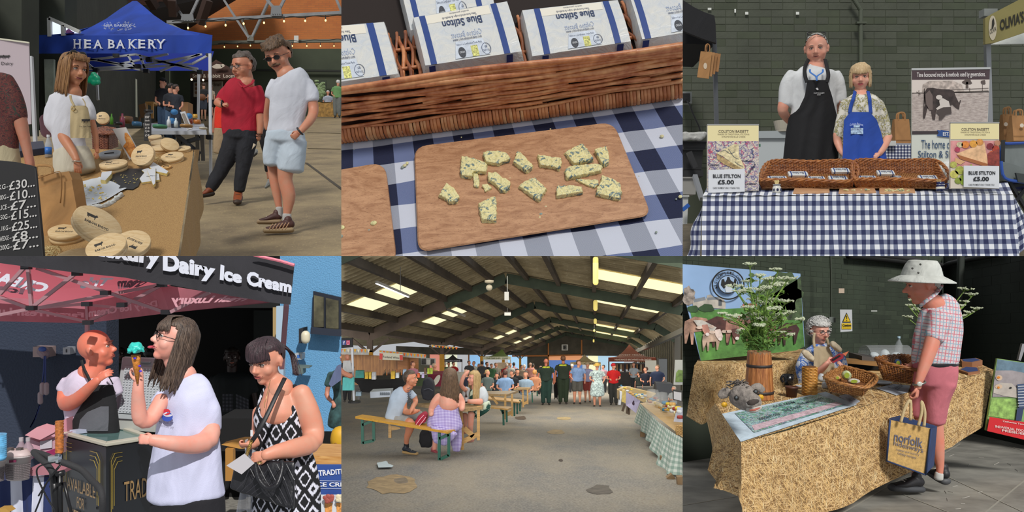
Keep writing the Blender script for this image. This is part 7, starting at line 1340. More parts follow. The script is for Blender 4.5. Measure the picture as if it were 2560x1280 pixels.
asf=N('asphalt');asf.set(Roughness=.9);f1=asf.noise(asf.coord(scale=(1,.35,1)),.9,5,.65);f2=asf.noise(asf.coord(),38,2);c=asf.mix(asf.ramp(f1,[(.32,0),(.62,1.)]),'55575c','7f776a');c=asf.mix(asf.ramp(f2,[(.35,0),(.7,.5)]),c,'a8a49a');asf.col(c);asf.bump(f2,.35,.02)
r_=M().sht(G5.P(300,1330),G5.P(2300,1330),G5.P(1900,944),G5.P(700,944)).mk('floor',asf.m,kind='structure')
for pts,c_ in((blb(983,1212,62,24,22,.25,0,3),'8d7a5c'),(blb(1003,1202,18,8,12,.3),'74695a'),(blb(1302,1045,14,5,12,.4),'4a3c30'),(blb(1410,1046,18,4,12,.2),'9c8a64'),(blb(1402,1151,6,3,9,.3),'463c36'),(blb(1500,1225,32,12,14,.4),'57524c'),(blb(1390,1080,22,6,14,.3),'8d7c60')):M().add([G5.P(x,y,.004)for x,y in pts],[tuple(range(len(pts)))]).mk('floor_stain',mt(c_,.95,var=.15,sc=9),r_)
M().add([G5.P(x,y,.03)for x,y in((942,1162),(965,1157),(971,1164),(984,1169),(980,1173),(946,1174))],[tuple(range(6))]).psm([G5.P(950,1165,.02),G5.P(968,1163,.05),G5.P(972,1170,.02)],(0,0,.01)).mk('paper_litter',mt('b4c4cc',.7,bump=.5,bs=9),label='crumpled pale blue paper lying on the hall floor',cat='paper')
# gable and far openings
gr=mt('a8a396',.8,var=.12,sc=1.5);P3=lambda d,z=75:S(d,z)
def rbd(name,pts,Z,m_,lb=None,st=.5,parent=None,kind='structure'):
 "vertical profiled sheeting cut to a polygon top edge [(x, ytop, ybot)] px"
 m=M();xs=[p[0]for p in pts];n_=int((xs[-1]-xs[0])/st);vs=[]
 for i in range(n_+1):x=xs[0]+(xs[-1]-xs[0])*i/n_;a=np.interp(x,xs,[p[1]for p in pts]);b=np.interp(x,xs,[p[2]for p in pts]);d=.10*sin(i*pi/2.);vs+=[W(x,a,Z+d),W(x,b,Z+d)]
 m.add(vs,[(2*i,2*i+1,2*i+3,2*i+2)for i in range(n_)]);return m.mk(name,m_,parent,kind=kind if parent is None else None)
gw=rbd('wall_gable',[(1302,877,890),(1415,828,889),(1562,855,890),(1594,868,892)],75,gr);rbd('wall_far_bay',[(990,865,884),(1080,868,886),(1302,872,888)],74,gr);rbd('wall_far_lower',[(1318,889,940),(1372,889,940)],75.2,gr);ob=mt('b06a24',.6)
for a,b in(((1371,848),(1371,912)),((1454,850),(1454,888)),((1371,889),(1454,887)),((1280,890),(1372,889)),((1104,868),(1104,925)),((1172,866),(1172,900)),((1250,868),(1250,890))):M().beam(W(*a,74.6),W(*b,74.6),.12).mk('steel_post',ob,gw)
root=tng('letter_sign','white square sign with black letter E on the gable wall','sign',W(1412,876,74));M().psm(px(rect(1404,861,1420,876),74.2),(0,.06,0)).mk('board',mt('c9c8c2',.6),root);ptx(root,'letter','E',1408,863.5,1416.5,873.5,74.2,mt('161616',.6),-.05,.08)
for x0,y0,x1,y1,cc,e_,nm in((1270,888,1322,942,'9cc4e4',.9,'bright open sky doorway beside the olive gazebo'),(1372,889,1456,901,'d89468',.7,'sunlit brick building seen over the blue tarpaulin'),(1372,900,1456,945,'5a80c4',.55,'sunlit blue tarpaulin seen through the far doorway'),(1337,891,1353,910,'e4e2b0',.9,'yellowish window left of the far doorway'),(1074,885,1104,930,'d88a78',.6,'sunlit pink brick seen behind the black gazebo'),(1114,878,1143,925,'d8dcc0',.8,'pale window behind the black gazebo'),(1172,888,1212,925,'8ab8e0',.8,'sky blue opening behind the dark shirted crowd'),(1470,889,1495,940,'e8e4b8',.9,'yellow lit sheeting beyond the beige gazebo'),(1495,889,1560,940,'a8c8dc',.8,'open sky doorway beside the red brown gazebo'),(990,884,1075,930,'6a6a58',.0,'dim far bay wall behind the fence')):slab('opening',nm,'opening',rect(x0,y0,x1,y1),76,.1,emit(cc,e_)if e_ else mt(cc,.8),kind='structure')  # brick, tarpaulin and sheeting glow: outdoor sunlight is put into their material
rbd('wall_side_sheeting',[(1596,872,950),(1650,838,960),(1720,790,990)],42,mt('7d7868',.8,var=.1,sc=1),st=1.2);M().beam(W(1590,880,44),W(1720,822,24),.16).mk('gutter_pipe',mt('54524a',.6),label='long grey pipe under the right eave of the hall',cat='pipe')
# left: fence, bunting, banners, stalls
root=tng('timber_fence','tall close boarded timber fence behind the drink stall','fence',W(950,960,24));r=random.Random(2)
for i in range(46):x=850+i*4.25;y0=886 if x<920 else 888+(x-920)*.045;M().box(UF(W(x,962,24)),0,.046,0,.03,0,(962-y0)*24/F,1).mk('plank',wdm(*(('8a5a2c','a8743c'),('7a4c24','9c6a34'))[i%2],2,(6,6,1)),root)
M().psm(px(rect(994,893,1046,962),23.8),(0,.04,0)).mk('panel',wdm('8a5426','a66c34',2,(1,6,12)),root);M().beam(W(1021,893,23.7),W(1021,960,23.7),.04).mk('post',mt('7a4c24',.7),root)
slab('white_sheet','white cloth strip hung above the timber fence behind the bunting','cloth',[(850,872),(922,872),(922,887),(850,886)],23.4,.02,clo('b4b4b0',.3));slab('white_sheet','long white cloth strip hung right of the first yellow column','cloth',[(948,876),(1065,886),(1065,896),(948,890)],23.4,.02,clo('b9b9b4',.3))
root=tng('bunting','orange and yellow triangular bunting strung above the fence','bunting',W(950,880,23));k=0
for x0,x1,ya,yb in((850,925,872,873),(948,1062,876,886),(1078,1142,862,868)):
 M().tube([W(x,ya+(yb-ya)*(x-x0)/(x1-x0),23)for x in(x0,x1)],.008,4).mk('cord',mt('b9b0a0',.7),root)
 x=x0
 while x<x1:y=ya+(yb-ya)*(x-x0)/(x1-x0);M().psm(px([(x,y),(x+7,y+.4),(x+3.6,y+10 if x0<1000 else y+7)],23),(0,.004,0)).mk('flag',mt(('d8641c','d09a1c','d8d0c0')[k%3 if x<925 else k%2],.8),root);x+=8.5;k+=1
root=tng('stall_banner','white banner with red telephone box pictures and handwriting on the fence','banner',W(978,900,22.8));M().psm(px([(948,880),(1007,885),(1007,901),(949,899)],22.8),(0,.02,0)).mk('panel',mt('c2bfae',.7),root);flat(root,'red_picture',[[(949,883),(957,884),(956,899),(949,898)],[(999,887),(1007,888),(1007,900),(1000,900)]],22.8,mt('c03a34',.6),-.02);ptx(root,'lettering','Fenland Wine',0,0,0,0,22.8,mt('2c2c2c',.7),-.02,.0,cns=[(958,889),(998,892),(998,897),(958,894)])
root=tng('photo_banner','black and white photograph banner right of the timber fence','banner',W(1070,913,26));M().psm(px([(1052,894),(1089,896),(1089,914),(1053,912)],26),(0,.02,0)).mk('panel',mt('a8aaa8',.7),root);flat(root,'photograph',[rect(1054,896,1065,911),rect(1077,898,1086,912)],26,mt('3c3c3c',.7,var=.5,sc=6),-.02);flat(root,'white_card',[rect(1066,899,1076,911)],26,mt('c8c8c4',.7),-.02)
def drape(name,lb,pts,Z0,m_,top=None,cat='table'):
 r_=tng(name,lb,cat,W(pts[0][0],pts[-1][1],Z0));M().psm(px(pts,Z0),(0,.7,0)).mk('cloth',m_,r_);return r_
drape('black_cloth_table','long table with a stretched black cloth at the drink stall',[(880,950),(1012,948),(1006,980),(960,985),(903,980),(896,962)],19.5,clo('0c0c0f',.4));M().beam(W(899,975,19.5),W(897,998,19.5),.05).mk('leg',mt('4a4a4c',.5),PANEL[-2]);drape('maroon_table','maroon cloth table with a white oval at the far drink stall',[(1066,937),(1106,936),(1104,966),(1070,966)],23,clo('6d1830',.4));flat(PANEL[-2],'white_oval',[blb(1092,950,6,15,18,0,.5)],23,mt('c4c2b8',.7),-.03);drape('green_table','dark green cloth table between the black and maroon tables',[(1010,946),(1064,946),(1060,965),(1016,965)],22,clo('3c4a30',.4));drape('grey_table','pale grey cloth table right of the maroon table',[(1106,938),(1165,938),(1165,962),(1106,962)],25,clo('8d8c86',.3))
root=tng('plastic_crate','white ventilated plastic crate under the black table','crate',W(950,994,18.5));M().psm(px([(925,980),(977,977),(975,992),(926,995)],18.5),(0,.4,0)).mk('crate',mt('b0bac8',.5),root)
for i in range(10):M().psm(px(rect(950+i*2.5,981+(i%2)*.5,951.4+i*2.5,988),18.48),(0,.01,0)).mk('slot',mt('56606c',.6),root)
for i in range(26):x=958+i*3.05;Zb_=21.5;y=944 if x<1010 else 946;h_=15+3*(i%3);u=Zb_/F;r_=M().lth(UF(W(x,y,Zb_)),[(0,0),(1.4*u,0),(1.4*u,h_*.55*u),(.5*u,h_*.75*u),(.5*u,h_*u),(0,h_*u)],8);r_.mk('wine_bottle',mt(('1a1c18','2a1a16','20301c','c8702c')[i%4],.2),None,True,label=('black','dark brown','dark green','orange')[i%4]+' bottle standing in the row on the drink stall before the fence',cat='bottle',group='bottles on the drink stall')
for x,y,w,h,cc,lb in((899,945,11,9,'1c7a74','teal crate on the drink stall beside the gazebo pole'),(917,947,5,8,'d0a820','yellow patterned bottle holder, left one of the drink stall'),(924,947,4,8,'d8b428','yellow and blue gift bottle on the drink stall'),(934,949,5,9,'c4c6cc','white leaning price card on the black table'),(982,947,5,9,'d0a820','yellow bottle holder in the middle of the drink stall'),(993,945,4,6,'c4ccd4','white jug on the drink stall'),(1011,942,4,9,'9ab4d0','pale blue carton on the drink stall'),(1057,945,3,5,'b4a8d0','lilac price card by the maroon table'),(1071,935,3,7,'a8c030','lime green label bottle, left of the two'),(1078,935,3,7,'a8c030','lime green label bottle, right of the two'),(1063,936,3,8,'6d4a2c','brown jar on the far drink stall'),(1046,944,3,5,'d85a20','orange flower shaped tag on the drink stall'),(896,990,7,5,'7d94a4','blue and white tub on the floor under the stall')):slab('stall_item',lb,'stall goods',[(x-w,y),(x-w*.9,y-2*h),(x+w*.9,y-2*h),(x+w,y)],19.4 if y>940 else 22,.12,mt(cc,.5,var=.15,sc=9))
gz=tng('gazebo','black gazebo corner with blue and pink social media badges at the left edge','gazebo',W(865,1000,17));M().psm(px([(840,846),(880,846),(881,868),(840,872)],17),(0,.1,0)).mk('valance',mt('14151b',.7),gz);ptx(gz,'badge','f',859,852,862.5,861,17,mt('d0d4e4',.6),-.03,.05);flat(gz,'blue_badge',[rect(856,851,865,862)],17,mt('3a4c90',.6),-.01);flat(gz,'pink_badge',[rect(866,851,875,862)],17,mt('c03a6a',.6),-.01);line(gz,'camera_mark',[[(868,853),(873,853),(873,860),(868,860),(868,853)]],17,mt('e0c4cc',.6),.8,-.03)
M().beam(W(880.5,868,17),W(885,1003,17),.04).mk('pole',mt('a4a8b0',.4,.4),gz);M().lth(UF(W(886,1006,17)),[(0,0),(.13,0),(.12,.03),(0,.04)],16).mk('base_weight',mt('1c1c1e',.7),gz)
f=mini('bald man in a pale apron over a grey T shirt at the left gazebo',868,885,1005,17.4,'3c3e42','16171c',yaw=30,sk='b07860',arm=(.7,.6),bald=True);M().psm(px([(858,902),(876,901),(880,931),(856,931)],17.1),(0,.02,0)).mk('apron',clo('b4b6b8',.4),f.root)
slab('teal_bag','teal carrier bag held in front of the apron man','bag',[(857,944),(884,944),(884,976),(856,976)],16.6,.1,clo('58b4b4',.3));M().lmb([W(846,918,16.6),W(858,932,16.6),W(876,940,16.6)],.05,10).mk('arm',skin('b07860'),label='bare arm reaching in from the left edge with the teal bag',cat='person')
def gzb(lb,x0,x1,pk_,ey,vy,Z,c1,c2=None,vc=None,text_=None,tc='d8d0c0',foot=950,post=None,sub_=None):
 g_=tng('gazebo',lb,'gazebo',W((x0+x1)/2,foot,Z),'gazebos in the hall');E0,E1,E2,E3,T_=W(x0,ey,Z),W(x1,ey,Z),W(x1-(x1-x0)*.04,ey-1,Z+3),W(x0+(x1-x0)*.06,ey-1,Z+3),W(pk_[0],pk_[1],Z+1.5)
 def pan(a,b):m=M();m.grid(lambda u,v:(a*(1-u)+b*u)*(1-v)+T_*v-A((0,0,(x1-x0)*Z/F*.09*sin(pi*v))),4,8);return m
 for i,(a,b)in enu(((E0,E1),(E1,E2),(E2,E3),(E3,E0))):pan(a,b).mk('canopy_panel',clo(c2 if c2 and i==1 else c1,.3,3),g_,True)
 M().psm([E0,E1,W(x1,vy,Z),W(x0,vy,Z)],(0,.05,0)).mk('valance',clo(vc or c1,.3,3),g_)
 for x in(x0+1,x1-1):M().beam(W(x,vy,Z),W(x,foot,Z),.05).mk('post',mt(post or 'a8a8a8',.4,.4),g_)
 if text_:ptx(g_,'lettering',text_,x0+(x1-x0)*.13,ey+(vy-ey)*.25,x1-(x1-x0)*.1,vy-(vy-ey)*.3,Z,mt(tc,.7),-.05,.03)
 if sub_:ptx(g_,'lettering',sub_[0],*sub_[1],Z,mt(tc,.7),-.12,.0)
 return g_
gzb('small black gazebo with pale lettering in the far bay',1106,1156,(1132,886),899,905,45,'26242a',None,None,'CHARCUTERIE','b0b0b8');gzb('olive green and cream gazebo with a white lettered valance',1207,1277,(1256,872),892,899,40,'46581c','cdb880','c4c4ae','THE CAKE SHED   CAKES','3c4a34',975);gzb('beige gazebo between the medics and the lilac shirted man',1426,1502,(1461,886),906,912,50,'b0a07c',None,None,'EAT ME','6a604c');gzb('red brown gazebo lettered handmade brownies and blondies',1521,1640,(1573,861),894,904,36,'7a3a24',None,None,'HANDMADE BROWNIES & BLONDIES','d8c4b4',985,'3c3836',('SWEET TREATS',(1547,885,1610,888)))
root=tng('cake_counter','dark counter with cream shelf panels under the olive gazebo','counter',W(1240,960,42));M().psm(px(rect(1200,926,1290,960),43),(0,.5,0)).mk('counter',mt('26221e',.7),root);M().psm(px(rect(1243,907,1272,926),43.5),(0,.1,0)).mk('shelf_panel',mt('a8947c',.7,var=.2,sc=2),root)
root=tng('clothes_rail','rail of hanging goods under the red brown gazebo','rail',W(1570,950,38));M().beam(W(1530,909,38),W(1625,909,38),.05).mk('rail',mt('5a5a5a',.5),root)
for i in range(16):x=1536+i*5;M().psm(px(rect(x,910,x+3.6,924+(i%3)*4),38),(0,.2,0)).mk('hanging_item',mt(('3a3a44','9c7450','2c2c30','b0a080','6a4a3a')[i%5],.8),root)
slab('dark_counter','dark counter below the hanging goods','counter',rect(1527,930,1632,965),40,.5,mt('1c1a1c',.8,var=.3,sc=3));slab('white_board','white notice board at the right of the red brown gazebo','board',rect(1613,901,1641,930),33,.04,mt('b4b2a8',.7));slab('grey_locker','tall grey locker against the side wall','locker',rect(1647,898,1668,965),34,.4,mt('5c6064',.5));slab('grey_chest','dark grey plastic chest behind the cheese table','chest',[(1640,957),(1682,960),(1682,1000),(1645,995)],26,.4,mt('33363c',.6));slab('grass_banner','roller banner with green hill picture at the right edge','banner',[(1688,900),(1720,900),(1720,962),(1684,962)],24,.03,mt('9a9c98',.7));flat(PANEL[-1],'green_hill',[[(1690,932),(1696,924),(1720,928),(1720,955),(1688,955)]],24,mt('5a7038',.7,var=.3,sc=5),-.02)
# lamps, speaker, heater boxes on the roof
for i,(a,b,z)in enu((((941,707),(1021,741),17),((1116,774),(1162,791),26))):r_=tng('tube_light',('lit','unlit grey')[i]+' fluorescent tube hanging from the left roof slope, '+('nearer one' if i==0 else 'farther one'),'light',W(*a,z),'tube lights in the hall');M().beam(W(*a,z),W(*b,z+1),.045).mk('tube',emit('f0f4ff',1.6)if i==0 else mt('8d887c',.5),r_);M().beam(W(a[0],a[1]-2,z),W(b[0],b[1]-2,z+1),.05).mk('batten',mt('7d7a74',.6),r_);M().beam(W(a[0]+60*(1-i)+10*i,a[1]-40,z+.5),W(a[0]+60*(1-i)+10*i,a[1]+22*(1-i),z+.5),.012).mk('chain',mt('3c3c3c',.6),r_)
for x0,y0,x1,y1,z,lb in((1482,643,1496,711,15,'largest yellow diffuser lamp, nearest in the row'),(1483,750,1494,777,27,'second yellow diffuser lamp in the row'),(1484,795,1492,811,36,'third yellow diffuser lamp in the row'),(1483,821,1488,832,46,'fourth yellow diffuser lamp in the row'),(1482,849,1486,855,60,'farthest yellow diffuser lamp in the row')):u=z/F;r_=tng('diffuser_lamp',lb,'lamp',W((x0+x1)/2,y1,z),'yellow diffuser lamps');M().lmb([W((x0+x1)/2,y0+5,z),W((x0+x1)/2,y1-5,z)],(x1-x0)/2*u,12,1).mk('diffuser',emit('ecd87a',.62),r_,True);M().beam(W((x0+x1)/2,y0-12,z),W((x0+x1)/2,y0+2,z),.04).mk('hanger',mt('3a3630',.7),r_)
r_=tng('pa_speaker','cream round loudspeaker hanging under the ridge','speaker',W(1223,727,17));M().lth(UF(W(1223,706,17)),[(0,.05),(.09,.04),(.09,0),(.05,-.02),(0,-.02)],18).mk('plate',mt('a49a84',.6),r_,True);M().ell(W(1223,719,17),(.065,.065,.065)).mk('dome',mt('b4ab94',.5),r_,True)
for x0,y0,x1,y1,z,lb in((1261,730,1272,751,17,'white box hanging on a cord below the ridge, nearer'),(1261,780,1277,789,26,'white box below the second rafter, farther')):slab('hanging_box',lb,'box',rect(x0,y0,x1,y1),z,.1,mt('c0bfb8',.5),'white boxes under the ridge');M().beam(W(x0+7,690 if z<20 else 770,z),W(x0+7,y0,z),.012).mk('cord',mt('b4b4ac',.6),PANEL[-1])
# furniture
pine=wdm('a8824c','c8a062',3,(1,10,10));gl_=mt('17594a',.45)
def sbn(lb,top,legs,Z,Zb=None,m_=None,gr_='beer benches',lg=None):
 r_=tng('bench',lb,'bench',W(legs[0][0][0],legs[0][1][1],Z),gr_);q=[W(x,y,Z+d)for x,y,d in top];M().psm(q,(0,0,-.035)).mk('seat',m_ or pine,r_)
 for a,b in legs:M().beam(W(*a,Z),W(*b,Z),.045,.045).mk('leg',lg or gl_,r_)
 return r_
sbn('yellow wooden beer bench with green legs under the seated couple',[(888,1041,0),(906,1036,.3),(1147,1071,-.3),(1119,1079,-.7)],(((906,1046),(907,1109)),((934,1054),(935,1101)),((906,1062),(930,1052)),((907,1107),(935,1101))),14.3,m_=wdm('b8842c','d0a040',3,(1,10,10)))
for a,b in(((1098,1082),(1098,1151)),((1122,1080),(1122,1140)),((1098,1096),(1122,1086)),((1099,1148),(1122,1138))):M().beam(W(*a,13.7),W(*b,13.7),.045).mk('leg',gl_,PANEL[-6])
def ptable(lb,top,legs,Z,extra=()):
 r_=tng('picnic_table',lb,'table',W(legs[0][0][0],legs[0][1][1],Z),'wooden market tables');M().psm([W(x,y,Z+d)for x,y,d in top],(0,0,-.05)).mk('tabletop',wdm('8d7554','b09468',3,(1,10,10)),r_)
 for a,b in legs:M().beam(W(*a,Z),W(*b,Z),.05).mk('leg',pine,r_)
 for a,b in extra:M().beam(W(*a,Z),W(*b,Z),.04,.08).mk('brace',pine,r_)
ptable('weathered wooden table in front of the two seated women',[(1036,1008,.6),(1214,1003,.9),(1206,1016,0),(1165,1022,-.2),(1100,1018,0)],(((1156,1058),(1156,1124)),((1196,1016),(1196,1100)),((975,1060),(975,1094)),((1152,1020),(1155,1060))),14.5,(((1156,1104),(1198,1084)),((1160,1070),(1183,1090)),((978,1070),(1000,1066))))
ptable('second wooden table behind the blonde woman',[(1216,978,1),(1296,976,1.2),(1268,986,0),(1218,984,-.2)],(((1263,985),(1263,1048)),((1280,985),(1280,1040)),((1225,985),(1244,1010))),19.6,(((1263,1038),(1282,1030)),));sbn('bench with green legs at the second table',[(1218,1012,.3),(1282,1017,0),(1270,1022,-.4),(1218,1016,-.2)],(((1258,1020),(1259,1063)),((1266,1018),(1267,1055)),((1252,1022),(1258,1034))),19);sbn('bench farther back beside the second table',[(1216,990,.5),(1306,999,.3),(1298,1005,-.2),(1216,996,0)],(((1286,1004),(1286,1040)),((1293,1003),(1293,1035)),((1300,1000),(1300,1028))),22)
ptable('third wooden table with the plaid shirted man',[(1280,966,1),(1330,964,1.2),(1324,970,0),(1284,971,-.2)],(((1307,971),(1308,1018)),((1319,971),(1319,1010))),26,(((1308,1010),(1320,1004)),));sbn('peach wood bench beside the peach shirted person',[(1328,963,.5),(1352,966,.3),(1350,969,-.2),(1326,968,0)],(((1343,968),(1343,990)),((1330,982),(1331,1006))),29)
# foreground sitters
f=Fig('man in a pale blue T shirt and grey shorts sitting on the bench',1010,1138,14.4,'bc8468',vox=.014)
f.head(1027,947,40,yaw=68,pitch=4,hair='cap',hc='2c241e',hc2='5a4a3c',hl=.28,nape=-.2,thick=.06,side=-.02,neck=(1014,974,10),fat=.8)
bt_=clo('a4b4c8',.6,5);f.lmb([(1010,972,10),(1003,984,20),(994,1005,22),(986,1030,21),(982,1046,20)],'t_shirt',.7,bt_,disp=(.02,5,.6));f.lmb([(1006,984,12),(1010,1001,11)],'t_shirt');f.lmb([(1026,980,8,.2),(1035,992,8,.2)],'t_shirt')
f.lmb([(1009,995,8.5),(1010,1020,8.5),(1014,1029,8),(1030,1030,7,-.1),(1044,1027,5,-.1)]);f.hand(1042,1027,-8,13,curl=.6,dz=-.1);f.lmb([(1035,990,7,.2),(1039,1004,7,.2),(1033,1016,6,-.05),(1027,1028,5,-.2)]);f.hand(1027,1027,100,12,curl=.4,dz=-.22)
f.lmb([(984,1046,19),(1000,1052,17),(1020,1056,15,-.1)],'shorts',.8,clo('8d8f90',.6,5),disp=(.015,6,.5));f.lmb([(996,1040,14,.25),(1030,1041,12,.3),(1055,1037,10,.3)],'shorts');f.lmb([(1018,1056,13,-.1),(1026,1060,12.5,-.15),(1023,1076,10,-.1),(1017,1095,7.5,-.05),(1016,1112,5.5)]);f.lmb([(1016,1108,6.5),(1016,1120,7)],'sock',1,clo('15161c',.3));f.shoe(1007,1131,1044,1136,6.5,15,'1c2430','a88a5c',0,-.1)
m=M()
for k in range(9):m.tube(smo([f.w((1028-abs(4-k)*.6,968+k*5.4,-.33)),f.w((1022+3*(k%2),971+k*5.4,-.36)),f.w((1018,970+k*5.2,-.34))],3),.005,4)
f.kid('shirt_print',m,mt('3c485c',.8));f.done()
f=Fig('woman with long brown hair in a lilac gingham sundress seen from behind',1110,1130,14.0,'cf9a88',vox=.014)
f.head(1125,942,44,yaw=178,pitch=0,fem=True,hair='cap',hc='3c2c20',hc2='7a604a',hl=.5,nape=-.6,thick=.06,side=.5,neck=(1122,984,12));f.ctn(-1.55,95,265,200,0,.38,.44,.04,1.5,zf=-1.3,mid=.1,jit=.2);lg_=ggm('c8c4e4','a294cc','8270b4','Object',42,42,(0,2))
f.lmb([(1121,980,12),(1121,990,23),(1122,1010,26)]);f.lmb([(1121,999,27),(1121,1008,28),(1120,1016,28),(1116,1035,36),(1113,1058,45),(1113,1072,44)],'dress',.6,lg_,disp=(.02,4,.3));f.lmb([(1110,1075,36,-.2),(1104,1095,26,-.2),(1100,1108,16,-.2)],'dress',.4);f.lmb([(1140,1070,16,.2),(1140,1100,15,.2),(1141,1128,9,.2)],'dress',.4)
f.lmb([(1097,992,10),(1086,1008,10.5),(1079,1026,8.5),(1078,1036,6.5,-.1)]);f.lmb([(1146,991,10),(1155,1006,8.5),(1155,1022,7,-.1)]);f.lmb([(1088,1100,6.5),(1086,1122,6)]);f.shoe(1080,1128,1092,1132,5,9,'b0505a','8a4048',.1,-.1);f.done()
f=Fig('blonde woman in a pale cardigan over a green floral dress resting her head',1190,1105,14.9,'cf9a88',vox=.014)
f.head(1184,946,37,yaw=-62,pitch=5,fem=True,hair='cap',hc='8a7048',hc2='c8ac78',hl=.26,nape=-.4,thick=.06,side=.05,neck=(1188,974,9));f.ctn(-1.5,60,300,150,0,.38,.44,.04,1.15,zf=-1.5,mid=.1,jit=.15);fd=N('floral');fd.col(fd.ramp(fd.noise(fd.coord(),9,2),[(.5,'17443c'),(.56,'c0ccb8')])).set(Roughness=.9)
f.lmb([(1187,972,9),(1187,985,13),(1187,1000,14)],'dress',.7,fd.m);f.lmb([(1196,1010,30),(1200,1026,30),(1204,1034,26)],'dress',.5);cg=clo('b8c0c8',.5,6);f.lmb([(1202,970,10),(1208,990,14),(1203,1008,13)],'cardigan',.8,cg);f.lmb([(1170,970,8),(1164,985,9),(1166,1004,9)],'cardigan');f.lmb([(1202,1004,8,-.2),(1180,1004,6.5,-.25),(1168,1003,5,-.25)]);f.lmb([(1164,975,6,-.1),(1153,962,5.5,-.2),(1160,940,5,-.2),(1168,932,4,-.2)]);f.hand(1166,934,-50,13,curl=.3,dz=-.2);f.lmb([(1178,1036,9,-.2),(1176,1065,7.5,-.2),(1176,1098,5,-.1)]);f.lmb([(1162,1038,8),(1161,1080,6)]);f.shoe(1184,1104,1168,1106,4.5,7,'c48a80','b08a78');f.done()
def pack(lb,pts,Z,c_,cat='backpack'):
 m=M();m.psm(px(pts,Z),(0,.3,0));o=remesh(m,.02,8,(.015,6,1)).mk('rucksack',clo(c_,.4),None,True,label=lb,cat=cat);return o
r_=pack('black rucksack standing on the table between the couple',[(1056,955),(1062,947),(1072,946),(1082,956),(1085,975),(1082,998),(1070,1004),(1056,998),(1053,975)],14.9,'1c1f28');M().tube(smo(px([(1060,975),(1072,972),(1082,978)],14.85),3),.012,6).mk('zip_pocket',mt('2c303c',.6),r_);pack('black rucksack on the floor under the bench',[(1050,1082),(1062,1075),(1074,1078),(1080,1100),(1078,1120),(1052,1121),(1046,1105)],14.6,'14151a')
r_=pack('red and pink striped bag on the bench between the couple',[(1036,1058),(1044,1044),(1058,1034),(1067,1040),(1064,1056),(1044,1065)],14.0,'a0203c','bag');line(r_,'pink_stripe',[[(1040,1062),(1050,1048),(1060,1037)],[(1048,1064),(1058,1052),(1065,1042)]],13.95,mt('d8a0b4',.7),1.6,-.02)
u=14.3/F;r_=tng('beer_bottle','brown beer bottle with white label on the table by the blonde woman','bottle',W(1165,1007,14.3));fr=UF(W(1165,1007,14.3));M().lth(fr,[(0,0),(3.6*u,0),(3.6*u,15*u),(1.5*u,22*u),(1.5*u,31*u),(0,31*u)],14).mk('bottle',mt('2a120a',.15),r_,True);M().lth(fr,[(3.8*u,4*u),(3.8*u,14*u)],14).mk('label',mt('b8b0b0',.6),r_)
# crowd
med=[mini('medic in dark green uniform walking away, the balder left one',1365,896,1012,31.4,'22322a','1c3a34','6a4a3a',182,'c07a64',1.25,(.0,.0),bald=True,group='two medics'),mini('medic in dark green uniform walking away, the taller right one',1408,889,1010,32,'232e22','22301f','4a3020',178,'b8785c',1.2,group='two medics')]
for f,x,y in zip(med,(1365,1407),(918,913)):ptx(f.root,'back_lettering','AMBULANCE',x-9,y-1.8,x+9,y+2,f.Z-.42,mt('c8d020',.5),0,.06)
mini('man in a light blue T shirt and grey shorts with a rucksack strap',1443,900,1010,32,'7f9ccc','54524e','4a3a2c',60,arm=(.5,.1),shorts=True,w=1.25,lean=4);mini('man in sunglasses, lilac shirt and brick red shorts',1469,905,1006,33.5,'9a9cc4','8a3c38','a08a70',20,arm=(.7,.8),shorts=True,w=1.1,hat=('a8987c',0));mini('woman in a straw hat and blue speckled dress seen from behind',1493,907,1017,30.3,'8cb0cc','8cb0cc','8a5428',150,arm=(.7,.4),dress=True,hat=('c0a050',1),w=1.25,tm=mt('9cbcd4',.9,var=.5,sc=26));mini('man in a red T shirt and spotted red hat looking at his phone',1534,908,1012,31.4,'c4181c','2a2b2a','3a2a20',60,arm=(.8,.8),w=1.15,hat=('c02430',0));mini('man in black standing behind the two medics',1390,930,998,34,'16171a','0e0e10','1a1512',180,w=.8);slab('white_bag','white plastic bag hanging between the two medics','bag',rect(1375,962,1384,983),32.5,.1,mt('b8bab4',.6))
mini('teenager in a navy T shirt behind the cheese table',1614,917,1010,27,'1a2030','20242c','2a1c14',-75,arm=(.8,.8),cut=.55);mini('man in glasses and a navy T shirt behind the cheese table',1643,912,1010,26.5,'1e2844','20242c','4a3a2a',-60,w=1.35,arm=(.1,.5),cut=.55);mini('man in a white shirt with folded arms behind the stalls',1584,906,985,36,'a4acb4','2c3034','3a2c20',-20,arm=(.8,.8),cut=.7);mini('curly dark haired person bending at the stall table',1597,931,1000,29,'2c322e','20201f','14100e',-90,cut=.4);mini('grey haired man in glasses leaning on his hand at the right stall',1684,965,1060,19,'a0a4a4','303030','7d7468',-60,arm=(1,1),cut=.4)
SITTERS=(('person in a grey patterned T shirt sitting left at the second table',1219,924,1010,24,'5c6a68','8a7450',60,1),('woman with curly hair in a light blue shirt seen from behind',1263,924,1020,23,'86a8d4','3a2620',178,1.25),('bearded man in a black T shirt facing the curly haired woman',1280,925,1010,26,'1a1a20','3a342e',-70,1.1),('man in a cap and plaid shirt eating at the third table',1314,927,1025,26.5,'8ca4bc','2a221c',-20,1.1),('person in a peach T shirt seen from behind at the third table',1337,924,1010,28,'c88a68','9a6a3c',170,1),('young woman with dark hair smiling at the second table',1242,932,1010,25,'2c3a44','1c1412',-30,.9),('older man in navy sitting behind the blonde woman',1166,924,1010,17.5,'1e2234','8a7464',60,1.0),('man in black cap sitting far back at the third table',1294,922,1000,29,'18181c','14110f',20,1),('woman in yellow checked shirt at the maroon table',1086,908,990,25.5,'a08c48','8a7a6a',90,1.1),('girl in a pink top behind the bottles at the fence',1032,903,985,23.2,'b07484','4a2c22',80,.9))
